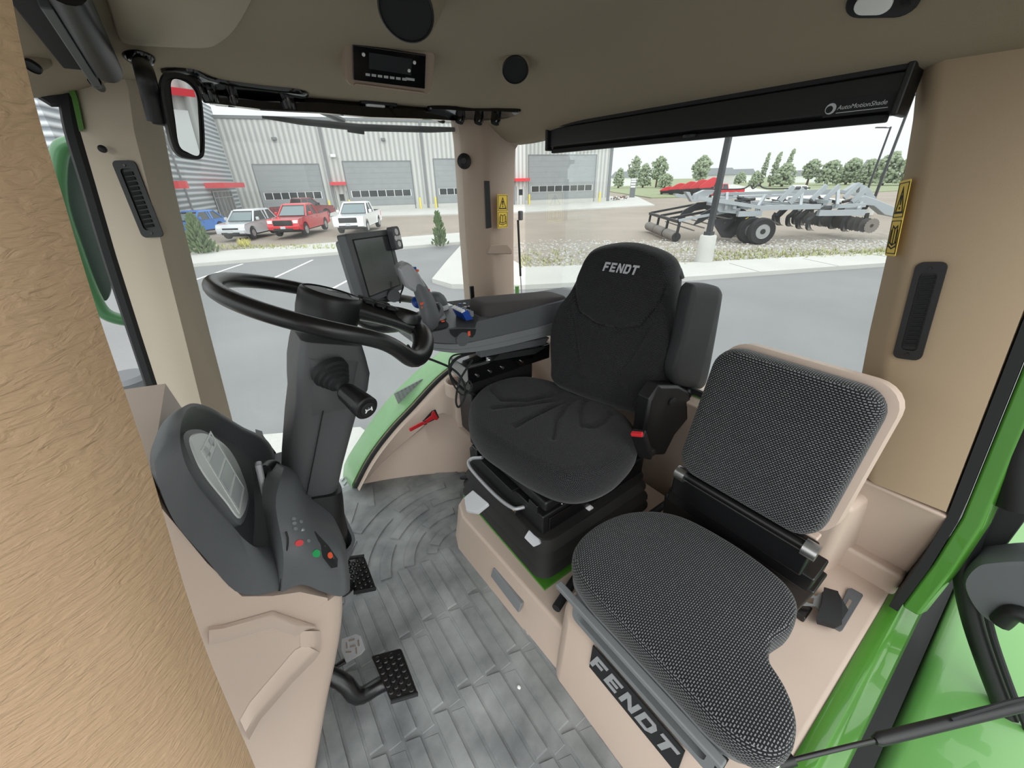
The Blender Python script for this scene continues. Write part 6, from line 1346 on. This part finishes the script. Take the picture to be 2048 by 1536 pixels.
put(vehicle('dark maroon pickup standing in front of the leftmost bay door', 'pickup truck', 'pickup_truck', (118, 34, 44), 'pickup'), 8.0, 46.5, (.95, .45))

# ---------------------------------------------------------------- shrubs, weeds, rocks
def shrub(label, x, y, h, w_, dense):
    p = G(x, y); t = thing('pine_shrub', label, 'shrub', p, 'young pines along the sidewalk'); m = MB(); m.tube([p, p+V((0, 0, h*.9))], [.05, .015], 7); part('stem', m, MO['bark'], t)
    m = MB(); random.seed(int(x))
    for k in range(dense):
        z = h*(.06+.90*random.random()**.9); rad = w_*.5*(1-(z/h)**1.3)+.04; a = random.uniform(0, 6.283); r0 = rad*random.uniform(.2, 1); c = p+V((math.cos(a)*r0, math.sin(a)*r0, z)); sz = random.uniform(.06, .12)
        d = V((math.cos(a)*.5, math.sin(a)*.5, .9)).normalized(); x_ = d.cross(V((0, 0, 1))).normalized(); y_ = d.cross(x_)
        m.loft([[c+d*(-sz)+x_*q[0]*sz*.3+y_*q[1]*sz*.3 for q in ((1, 0), (0, 1), (-1, 0), (0, -1))], [c+x_*q[0]*sz*.62+y_*q[1]*sz*.62 for q in ((1, 0), (0, 1), (-1, 0), (0, -1))], [c+d*sz*1.5+x_*q[0]*sz*.12+y_*q[1]*sz*.12 for q in ((1, 0), (0, 1), (-1, 0), (0, -1))]])
    part('foliage', m, MO['leaf2'], t); return t
shrub('dense rounded green pine shrub beside the concrete pole base near the blue car', 409, 508, 1.95, 1.35, 620)
shrub('small sparse young pine right of the parked row near the corner pillar', 881, 492, 1.75, .85, 240)
random.seed(3)
def tufts(name, label, polys, n, h, mt, cat):
    m = MB()
    for _ in range(n):
        x, y = random.choice(polys)(random.random(), random.random()); b = G(x, y)
        for k in range(3):
            a = random.uniform(0, 6.28); l = h*random.uniform(.4, 1.2); w_ = .02+.02*random.random(); e = V((math.cos(a), math.sin(a), 0)); f2 = V((-e.y, e.x, 0)); tip = b+e*l*.5+V((0, 0, l))
            m.add([b-f2*w_, b+f2*w_, tip], [(0, 1, 2)])
    single(name, m, mt, label, cat, kind='stuff', smooth=0)
tufts('roadside_weeds', 'green and yellowish weeds growing along the rocky strip', [lambda a, b: (1040+360*a**1.5, 505+34*b-8*a), lambda a, b: (430+250*a, 492+8*b-.02*a), lambda a, b: (1400+380*a, 512-10*a+12*b), lambda a, b: (1400+380*a, 500+12*b)], 1000, .17, MO['grass'], 'weeds')
tufts('yellow_weed', 'small bright yellow weed clump at the sidewalk below the silver car', [lambda a, b: (478+22*a, 486+8*b)], 120, .3, MO['ydry'], 'weed')
m = MB(); random.seed(5)
for _ in range(2600):
    u, v_ = random.random(), random.random(); x = 1040+745*u; y = 480+(30+28*(1-u))*v_; b = G(x, y); s = random.uniform(.02, .07)
    m.ball((b.x, b.y, b.z+s*.3), s, 5, 4, (1, random.uniform(.6, 1.2), .7), .15)
single('loose_stones', m, MO['conc'], 'pale loose stones scattered over the rocky strip by the sidewalk', 'stones', kind='stuff', smooth=0)

# ---------------------------------------------------------------- lamp posts
def lamppost(label, x, ytop_px, ybase_px, bx, z_top, hbase, rbase, arm=True, armdir=(1, 0), wd=.09, basepos=None):
    p = basepos if basepos is not None else G(bx, ybase_px); t = thing('light_pole', label, 'lamp post', p)
    m = MB(); m.lathe([(rbase*1.12, 0), (rbase*1.05, hbase*.5), (rbase, hbase-.04), (rbase*.9, hbase)], p, (0, 0, 1), 26); part('concrete_base', m, MO['conc'], t, smooth=40)
    m = MB(); m.box(p+V((0, 0, hbase+.06)), (wd*3.2, wd*3.2, .14)); part('base_cover', m, MO['pole'], t, bevel=.01)
    m = MB(); m.loft([[p+V((sx*wd, sy*wd, hbase+.1)) for sx, sy in ((-1, -1), (1, -1), (1, 1), (-1, 1))], [p+V((sx*wd*.8, sy*wd*.8, z_top)) for sx, sy in ((-1, -1), (1, -1), (1, 1), (-1, 1))]]); part('pole', m, MO['pole'], t, smooth=0)
    if arm:
        d = V((armdir[0], armdir[1], 0)).normalized(); m = MB(); m.bar(p+V((0, 0, z_top-.1)), p+d*.5+V((0, 0, z_top-.08)), .08, .08); m.bar(p+d*.4+V((0, 0, z_top-.06)), p+d*1.3+V((0, 0, z_top-.02)), .3, .1); part('lamp_head', m, MO['pole'], t)
    return t
lamppost('nearest light pole on a thick white concrete base by the sidewalk', 1408, 0, 525, 1406, 8.0, 1.05, .30)
lamppost('light pole on a concrete base at the left beside the dense pine shrub', 0, 0, 505, 372, 8.0, 1.05, .33)
def far_pole(label, basepx, toppx, dist, armdir):
    d = ray(*basepx); u_h = V((d[0], d[1], 0)).normalized(); b = V((u_h.x*dist, u_h.y*dist, GZ)); dt = ray(*toppx); k = dist/math.hypot(dt[0], dt[1]); zt = CP[2]+dt[2]*k
    return lamppost(label, 0, 0, 0, 0, zt-GZ, .8, .28, True, armdir, .09, b)
far_pole('thin far light pole rising above the red equipment behind the nearest pole', (1432, 372), (1455, 266), 62, (.55, -.8))
far_pole('far light pole at the roadside, left of the pair by the tan pillar', (1738, 372), (1772, 254), 62, (-.6, .8))
far_pole('far light pole at the roadside, right of the pair by the tan pillar', (1756, 378), (1822, 188), 46, (.6, -.8))

# ---------------------------------------------------------------- tillage implement
t = thing('tillage_implement', 'silver grey pull-type tillage implement with tines, disc gang, wheels and rear roller', 'farm implement', G(1500, 470))
IO = G(1350, 484); iu = V((.86, -.51, 0)).normalized(); iv = V((.51, .86, 0))
D = G(1752, 463); iu = V((D.x-IO.x, D.y-IO.y, 0)); iu -= iv*0; IL = iu.length
rd_ = G(1284, 455)-IO; iv = V((rd_.x, rd_.y, 0)).normalized(); iu = V((iv.y, -iv.x, 0)); 
if iu.x < 0: iu = -iu
def I(u, v_, z): return V((IO.x, IO.y, GZ))+iu*u+iv*v_+V((0, 0, z))
def ipx(x, y, v_):  # sight line cut with the implement plane v=const -> (u,z)
    p0 = I(0, v_, 0); q = V(onp(x, y, p0, iv)); return (q-p0).dot(iu), q.z-GZ
def ib(m, a, b, w_, h_): m.bar(a, b, w_, h_)
def IP(x, y, v_): return V(onp(x, y, I(0, v_, 0), iv))
VN = -.6   # near side plane of the frame
def ipart(name, m, mt, **k): return part(name, m, MO[mt], t, **k)
m = MB()
for v_ in (VN, VN+3.4): m.bar(IP(1520, 416, VN)+iv*(v_-VN), IP(1640, 413, VN)+iv*(v_-VN), .16, .22); m.bar(IP(1395, 395, VN)+iv*(v_-VN), IP(1530, 416, VN)+iv*(v_-VN), .15, .17)
ipart('main_frame', m, 'imp')
m = MB(); m.bar(IP(1432, 389, 1.0), IP(1672, 381, 1.0), .16, .15); m.bar(IP(1672, 381, 1.0), IP(1748, 396, 1.0), .15, .14); ipart('top_boom', m, 'imp')
m = MB(); m.bar(IP(1440, 396, 2.6), IP(1672, 386, 2.6), .14, .12); ipart('top_boom', m, 'imp')
m = MB(); m.bar(IP(1636, 426, VN), IP(1728, 425, VN), .22, .26); m.bar(IP(1648, 414, VN+.3), IP(1730, 410, VN+.3), .16, .18); ipart('disc_beam', m, 'imp')
m = MB(); m.bar(IP(1475, 428, VN), IP(1522, 427, VN), .22, .24); ipart('wheel_beam', m, 'imp')
for x0, y0, x1, y1 in ((1600, 418, 1604, 386), (1674, 412, 1676, 382), (1512, 420, 1530, 392), (1640, 428, 1655, 398), (1452, 416, 1454, 388), (1716, 420, 1728, 396)):
    m = MB(); m.bar(IP(x0, y0, VN), IP(x1, y1, .9), .12, .2); ipart('upright', m, 'imp')
m = MB(); m.prism([IP(x, y, .2) for x, y in ((1700, 424), (1716, 396), (1732, 392), (1752, 398), (1790, 414), (1806, 424), (1800, 436), (1770, 430), (1748, 412), (1728, 410), (1720, 424))], iv*.5); ipart('drawbar', m, 'imp', bevel=.03)
m = MB(); m.prism([IP(x, y, 1.4) for x, y in ((1690, 382), (1714, 366), (1728, 367), (1700, 387))], iv*.3); m.prism([IP(x, y, 1.4) for x, y in ((1722, 367), (1742, 378), (1754, 400), (1744, 400), (1730, 388), (1718, 385))], iv*.25); ipart('folded_wing', m, 'imp', bevel=.02)
m = MB(); m.prism([IP(x, y, 1.9) for x, y in ((1724, 372), (1740, 378), (1752, 398), (1728, 392), (1722, 382))], iv*.3); ipart('folded_tine', m, 'impd')
# cross bars and hoses between the frames
for x, y in ((1545, 414), (1575, 414), (1620, 412), (1660, 404), (1500, 416), (1470, 414)):
    m = MB(); a = IP(x, y, VN); m.bar(a, a+iv*3.4, .16, .16); ipart('cross_bar', m, 'imp')
for x, y in ((1560, 398), (1580, 402), (1625, 395), (1650, 396), (1690, 392), (1705, 400)):
    m = MB(); a = IP(x, y, VN+.8); m.bar(a+V((0, 0, -.1)), a+iu*.5+V((0, 0, .55)), .14, .2); ipart('tine_bracket', m, 'imp')
m = MB(); m.tube(smooth_line([IP(x, y, .4) for x, y in ((1400, 378), (1480, 378), (1500, 370), (1506, 377), (1518, 370), (1536, 377), (1620, 376))], 40), .035, 6); ipart('hose', m, 'impd')
for x, y, x2, y2 in ((1470, 402, 1510, 398), (1460, 410, 1500, 405), (1475, 395, 1500, 400), (1620, 404, 1650, 408), (1640, 398, 1672, 404), (1685, 404, 1710, 398)):
    m = MB(); m.tube([IP(x, y, .3), IP(x2, y2, .3)], .07, 8); ipart('hydraulic_cylinder', m, 'impd')
for x, y, r in ((1484, 410, 0), (1490, 400, 0), (1630, 402, 0)):
    m = MB(); m.tube(smooth_line([IP(x-12, y, .6), IP(x-4, y-6, .6), IP(x+4, y+3, .6), IP(x+14, y-3, .6)], 14), .03, 5); ipart('hose', m, 'impd')
# tines
for i, (xb, v_) in enumerate(((1552, 2.6), (1572, 1.9), (1592, 1.0), (1612, VN+.2), (1545, 1.4), (1634, 2.0), (1656, 1.4), (1682, .5), (1598, 2.6), (1584, 2.9))):
    yb = {1552: 450, 1572: 452, 1592: 457, 1612: 460, 1545: 447, 1634: 452, 1656: 457, 1682: 462, 1598: 450, 1584: 448}[xb]
    ui, zi = ipx(xb, yb, v_); zi = max(zi, .12); topz = 1.55
    pts = [I(ui+.9, v_, topz), I(ui+.45, v_, topz-.06), I(ui+.1, v_, topz-.45), I(ui-.02, v_, zi+.45), I(ui+.06, v_, zi+.12), I(ui+.28, v_, zi)]
    m = MB(); q = smooth_line(pts, 14); m.tube(q, [.11]*12+[.09, .06, .02], 4, sq=(.5, 1.2)); o = ipart('tine', m, 'impd', smooth=0)
    m = MB(); m.prism([I(ui-.03, v_-.05, zi+.35), I(ui+.12, v_-.05, zi+.1), I(ui+.42, v_-.05, zi-.04), I(ui+.05, v_-.05, zi)], iv*.12); part('point', m, MO['iron'], o)
# disc gang
dc = IP(1745, 448, VN); dz = .52
for k in range(15):
    c = V((dc.x, dc.y, GZ+dz+.22))+iv*(k*.36)+iu*(-k*.03); m = MB(); n = 36
    m.loft([[c+iu*(math.cos(2*math.pi*j/n)*r_2*(1 if j % 2 else .9))+V((0, 0, math.sin(2*math.pi*j/n)*r_2*(1 if j % 2 else .9)))+iv*h for j in range(n)] for r_2, h in ((.36, .0), (.35, .02), (.2, .06), (.06, .07))]); ipart('disc', m, 'iron' if k == 0 else 'iron2', smooth=30)
m = MB(); c = V((dc.x, dc.y, GZ+dz+.22)); m.cyl(c, c+iv*5.2, .09); ipart('disc_axle', m, 'impd')
for k in (1, 5, 9, 13): m = MB(); a = c+iv*(k*.36+.1); m.bar(a, a+V((0, 0, .55))-iu*.1, .1, .16); ipart('disc_hanger', m, 'impd')
# carrying wheels
for x, y, v_, r2 in ((1522, 462, VN-.55, .62), (1500, 462, VN-.05, .62), (1478, 450, 2.6, .6), (1466, 450, 3.1, .6)):
    ui, zi = ipx(x, y, v_); c = I(ui, v_, r2)
    m = MB(); m.lathe([(r2*.55, -.05), (r2*.55, -.2), (r2*.92, -.21), (r2, -.14), (r2, .14), (r2*.92, .21), (r2*.55, .2), (r2*.55, .05)], c, iv, 30); o = ipart('carrying_wheel', m, 'tire', smooth=40) if False else part('carrying_wheel', m, MO['tire'], t, smooth=40)
    m = MB(); m.lathe([(r2*.57, -.18), (r2*.54, -.20), (r2*.48, -.10), (r2*.25, -.09), (r2*.22, -.16), (r2*.1, -.17)], c, iv, 26); part('wheel_disc', m, MO['rim'], o); m = MB(); m.cyl(c-iv*.2, c-iv*.1, r2*.2); part('wheel_hub', m, MO['impd'], o)
m = MB(); m.prism([IP(x, y, VN) for x, y in ((1496, 432), (1512, 430), (1506, 452), (1498, 468), (1490, 466), (1494, 450))], iv*.2); m.prism([IP(x, y, VN+.6) for x, y in ((1445, 462), (1478, 432), (1488, 432), (1456, 466))], iv*.2); ipart('axle_arm', m, 'impd')
m = MB(); m.prism([IP(x, y, VN-.02) for x, y in ((1491, 437), (1497, 434), (1500, 441), (1494, 444))], iv*.02); part('reflector', m, M['yellow'], t)
# rear harrow and roller
ra, rb = G(1346, 476), G(1286, 452); rz = .26
ra = IO+V((0, 0, rz)); rb = ra+iv*5.6
m = MB(); n = 40
rg = []
for k in range(n+1):
    q = k/n; rr_ = .26*(1 if k % 2 else .90)
    if k in (13, 14, 26, 27): rr_ = .12
    c = ra.lerp(rb, q); rg.append([c+iu*(math.cos(a)*rr_)+V((0, 0, math.sin(a)*rr_)) for a in np.linspace(0, 6.283, 19)[:-1]])
m.loft(rg); ipart('roller', m, 'iron', smooth=0)
for q in (0, .34, .66, 1): m = MB(); c = ra.lerp(rb, q); m.bar(c-iv*.05, c-iv*.05+V((0, 0, .75))+iu*.05, .16, .1); m.cyl(c-iv*.1, c-iv*.02, .22); ipart('roller_hanger', m, 'impd')
m = MB(); m.bar(ra+V((0, 0, .75)), rb+V((0, 0, .75)), .14, .14); ipart('roller_beam', m, 'impd')
for v_ in (0, 1.4, 3.2, 5.4): m = MB(); c = ra.lerp(rb, v_/5.6)+V((0, 0, .8)); m.bar(c, c+iu*3.0+V((0, 0, .5)), .12, .12); ipart('tow_arm', m, 'impd' if v_ else 'imp')
for k in range(5):
    m = MB(); c = ra+iu*(.9+k*.5)+V((0, 0, .30+.12*k)); m.bar(c, c+iv*5.0, .06, .06); ipart('harrow_bar', m, 'iron')
for v_ in (.2, 2.9):
    m = MB(); q = [I(u2, v_, z2) for u2, z2 in ((.9, .8), (1.2, 1.35), (1.9, 1.75), (2.7, 1.8), (3.4, 1.5), (3.9, 1.0), (3.3, .7), (3.0, 1.1), (2.4, 1.4), (1.8, 1.3), (1.3, .95))]; m.prism(q, iv*.12); ipart('curved_guard', m, 'impd')
m = MB(); m.prism([I(u2, .0, z2) for u2, z2 in ((1.9, 1.1), (3.3, 1.1), (3.5, .7), (2.9, .15), (2.4, .2), (1.9, .8))], iv*.1); ipart('side_plate', m, 'impd')
m = MB(); m.prism([IP(x, y, .6) for x, y in ((1372, 384), (1380, 384), (1386, 400), (1392, 388), (1410, 380), (1430, 380), (1425, 388), (1402, 396), (1398, 404), (1384, 404))], iv*.4); m.prism([IP(x, y, VN+.2) for x, y in ((1430, 412), (1436, 398), (1465, 400), (1470, 416), (1475, 428), (1438, 424))], iv*.5); ipart('rear_frame', m, 'imp')

# ---------------------------------------------------------------- far things: red machines, white truck, trees, houses, sign, scrap
def far(x, dist, z=0): d = ray(x, 400); u2 = V((d[0], d[1], 0)).normalized(); return V((u2.x*dist, u2.y*dist, GZ+z))
def fdir(x): d = ray(x, 400); u2 = V((d[0], d[1], 0)).normalized(); return u2, V((u2.y, -u2.x, 0))
redp = mat('far_red', (200, 52, 60), .4)
def machine(label, x, dist, L, H):
    p = far(x, dist); u2, rt = fdir(x); t = thing('harvest_machine', label, 'farm machine', p, 'row of red machines at the field edge')
    def q(a, z, d=0): return p+rt*a+u2*d+V((0, 0, z))
    m = MB(); m.prism([q(-L*.5, H*.42), q(-L*.45, H*.56), q(-L*.1, H*.86), q(L*.12, H*.97), q(L*.42, H*.93), q(L*.5, H*.62), q(L*.2, H*.52), q(L*.1, H*.42)], u2*1.3); part('hood', m, redp, t, bevel=.08)
    m = MB(); m.prism([q(L*.22, H*.5), q(L*.48, H*.6), q(L*.46, H*.8), q(L*.3, H*.8)], u2*1.35-u2*.1); part('cab_window', m, MO['win'], t)
    m = MB(); m.prism([q(-L*.4, H*.12), q(-L*.45, H*.42), q(L*.45, H*.52), q(L*.4, H*.12)], u2*1.8); part('chassis', m, MO['impd'], t)
    for a in (-.32, .28):
        m = MB(); c = q(L*a, H*.17, -.1); m.cyl(c, c+u2*.5, H*.17); part('wheel', m, MO['tire'], t)
    return t
for i, (x, L, H) in enumerate(((1330, 2.6, 1.5), (1351, 2.8, 2.1), (1371, 2.9, 2.4), (1392, 3.0, 2.7), (1413, 3.1, 3.0))):
    lb = ['small low red machine at the left end of the far red row', 'second red machine from the left in the far row', 'middle red machine of the far row', 'fourth red machine, just left of the nearest light pole', 'tallest red machine behind the nearest light pole'][i]
    machine(lb, x, 90-i*2.6, L, H)
rt_ = vehicle('far red service truck at the right end of the red machines', 'pickup truck', 'pickup_truck', (190, 40, 50), 'pickup'); p = far(1440, 74); u2, r2 = fdir(1440); rt_.location = p; rt_.rotation_euler = (0, 0, math.atan2(-r2.y, -r2.x)); rt_.scale = (1.05,)*3
wt2 = vehicle('far white crew cab pickup driving beyond the tillage implement', 'pickup truck', 'pickup_truck', (236, 238, 240), 'pickup'); p = far(1590, 62); u2, r2 = fdir(1590); hd2 = -r2-u2*.35; wt2.location = p; wt2.rotation_euler = (0, 0, math.atan2(hd2.y, hd2.x))
def tree(label, x, dist, top_px, wpx, kind, seed, grp=None):
    random.seed(seed); p = far(x, dist); k = dist/math.hypot(*ray(x, top_px)[:2]); H = CP[2]+ray(x, top_px)[2]*k-GZ; Wd = wpx*dist/math.hypot(*ray(x, 350)[:2])*1.0*math.hypot(1, 0)
    t = thing('far_tree', label, 'tree', p, grp or 'trees on the horizon'); m = MB(); m.tube([p, p+V((.2, 0, H*.8))], [.35, .1], 6); part('trunk', m, MO['bark'], t)
    m = MB()
    nb = {'round': 46, 'tall': 40, 'low': 44}[kind]
    for i in range(nb*6):
        s = random.random(); a = random.uniform(0, 6.283)
        if kind == 'tall': z = H*(.12+.84*s); rad = Wd*.34*(1-s)**.6+.2
        elif kind == 'low': z = H*(.10+.78*s); rad = Wd*.5*math.sqrt(max(0, 1-s*s))
        else: z = H*(.28+.68*s); rad = Wd*.5*math.sqrt(max(.05, 1-(2*s-.9)**2))
        rr_ = rad*math.sqrt(random.random()); lean = (z/H)**2*Wd*(.25 if kind == 'tall' else .08)
        u2, r2 = fdir(x); c = p+r2*(math.cos(a)*rr_+lean)+u2*math.sin(a)*rr_+V((0, 0, z)); m.ball(c, Wd*random.uniform(.025, .065)+.10, 5, 4, (1, 1, random.uniform(.7, 1.3)), .35)
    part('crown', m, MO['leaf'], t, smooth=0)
TR = [(1234, 150, 332, 22, 'low', 'small bushy tree at the far left beside the building corner'), (1262, 160, 310, 26, 'round', 'far tree with loose crown behind the roadside sign'), (1282, 150, 322, 30, 'low', 'low bushy tree between the two taller trees on the left horizon'), (1308, 150, 311, 34, 'round', 'broad round tree left of the red machines'), (1325, 140, 345, 30, 'low', 'low hedge-like tree behind the red machines'), (1391, 130, 310, 36, 'round', 'single airy tree above the red machines'),
 (1470, 200, 342, 24, 'low', 'low bush on the horizon right of the nearest pole'), (1512, 150, 304, 16, 'tall', 'leftmost of the three tall wind-bent poplars'), (1532, 150, 303, 20, 'tall', 'middle of the three tall wind-bent poplars'), (1556, 150, 296, 18, 'tall', 'rightmost and tallest of the wind-bent poplars'), (1555, 145, 322, 42, 'low', 'dark bushy tree at the foot of the tallest poplar'), (1500, 145, 338, 20, 'low', 'small bush just left of the poplars'), (1604, 160, 318, 30, 'round', 'rounded tree right of the poplars'), (1642, 160, 316, 44, 'low', 'wide low tree group on the horizon above the white pickup'), (1680, 165, 312, 44, 'low', 'wide tree in the middle of the right horizon'), (1716, 160, 314, 40, 'low', 'tree on the right horizon just left of the poles'), (1752, 150, 298, 56, 'low', 'large full tree behind the two roadside poles'), (1800, 150, 300, 60, 'low', 'large full tree at the edge of the rear window'), (1850, 150, 300, 60, 'low', 'large tree hidden partly by the tan pillar')]
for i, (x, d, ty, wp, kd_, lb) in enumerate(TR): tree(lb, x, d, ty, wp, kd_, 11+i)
def house(label, x, dist, w_, h_, mt):
    p = far(x, dist); u2, r2 = fdir(x); t = thing('farm_house', label, 'house', p); m = MB(); m.box(p+V((0, 0, h_/2)), (w_, 6, h_), Matrix.Rotation(math.atan2(r2.y, r2.x), 3, 'Z')); part('walls', m, mt, t)
    m = MB(); q = lambda a, d, z: p+r2*a+u2*d+V((0, 0, z)); m.loft([[q(-w_*.55, -3.4, h_), q(w_*.55, -3.4, h_), q(w_*.55, 3.4, h_), q(-w_*.55, 3.4, h_)], [q(-w_*.4, 0, h_*1.7), q(w_*.4, 0, h_*1.7), q(w_*.4, .1, h_*1.7), q(-w_*.4, .1, h_*1.7)]]); part('roof', m, MO['trimg'], t)
house('low far house with grey roof at the left horizon', 1248, 190, 12, 3.2, MO['wht']); house('low far house behind the nearest light pole', 1420, 190, 14, 3.4, MO['conc']); house('tiny far house right of the nearest light pole', 1470, 240, 12, 3.4, MO['wht']); house('long white far shed on the horizon above the white pickup', 1650, 210, 34, 2.6, MO['wht']); house('small white far shed by the large tree', 1728, 200, 8, 4.2, MO['wht'])
t = thing('roadside_sign', 'tall narrow pale sign standing near the far road', 'sign', far(1263, 78)); p = far(1263, 78); u2, r2 = fdir(1263)
m = MB(); m.box(p+V((0, 0, 1.5)), (.9, .3, 3.0), Matrix.Rotation(math.atan2(r2.y, r2.x), 3, 'Z')); part('post', m, MO['trimg'], t)
for z in (1.7, 2.1, 2.5, 2.85): m = MB(); m.box(p-u2*.17+V((0, 0, z)), (.8, .02, .28), Matrix.Rotation(math.atan2(r2.y, r2.x), 3, 'Z')); part('sign_panel', m, MO['wht'], t)
def scrap(label, x, y, L, seed):
    random.seed(seed); p = G(x, y); t = thing('scrap_heap', label, 'scrap', p)
    for k in range(14):
        a = p+V((random.uniform(-L, L), random.uniform(-.6, .6), random.uniform(.1, .4))); m = MB(); m.bar(a, a+V((random.uniform(-1, 1), random.uniform(-.5, .5), random.uniform(.05, .5))), .12, .12); part('bar', m, MO['rust'] if k % 2 else MO['iron'], t)
scrap('heap of rusty metal parts at the corner of the building pad', 1236, 401, 1.6, 4); scrap('rusty implement parts lying by the far road left of the sign', 1236, 371, 3.5, 8)
# grey tub near the tractor seen past the front pillar
p = G(283, 822); t = thing('grey_bin', 'dark grey bin with a yellow label standing on the asphalt', 'bin', p); m = MB(); m.lathe([(.24, 0), (.28, .5), (.30, .55), (.26, .62)], p, (0, 0, 1), 24); part('tub', m, M['dgrey'], t)
m = MB(); m.box(p+V((.1, -.25, .2)), (.2, .06, .15)); part('label', m, M['yellow'], t)

# second workshop across the yard, behind the camera: the interior mirror looks at it
t = thing('yard_workshop', 'grey metal workshop across the yard, seen in the interior mirror', 'building', (20, -17, GZ))
def yp(name, x0, x1, z0, z1, y1, mt, par=None): m = MB(); m.box(((x0+x1)/2, -17.2+y1/2, GZ+(z0+z1)/2), (x1-x0, .4+y1, z1-z0)); return part(name, m, mt, par or t, smooth=0)
yp('wall', 4, 44, 0, 8, 0, MO['metal']); yp('wall_base', 4, 44, 0, .5, .06, MO['conc'])
d = yp('bay_door', 15.5, 22.5, 0, 5.2, .1, MO['doorp']); yp('window_band', 15.8, 22.2, 1.5, 2.2, .14, MO['win'], d); yp('side_door', 12.6, 13.7, 0, 2.2, .1, MO['wht']); yp('canopy', 12.4, 13.9, 2.7, 2.95, .5, MO['redc'])
b1 = b0.copy(); COL.objects.link(b1); b1.location = (14.8, -16, GZ); b1['label'] = 'yellow bollard at the workshop seen in the interior mirror'
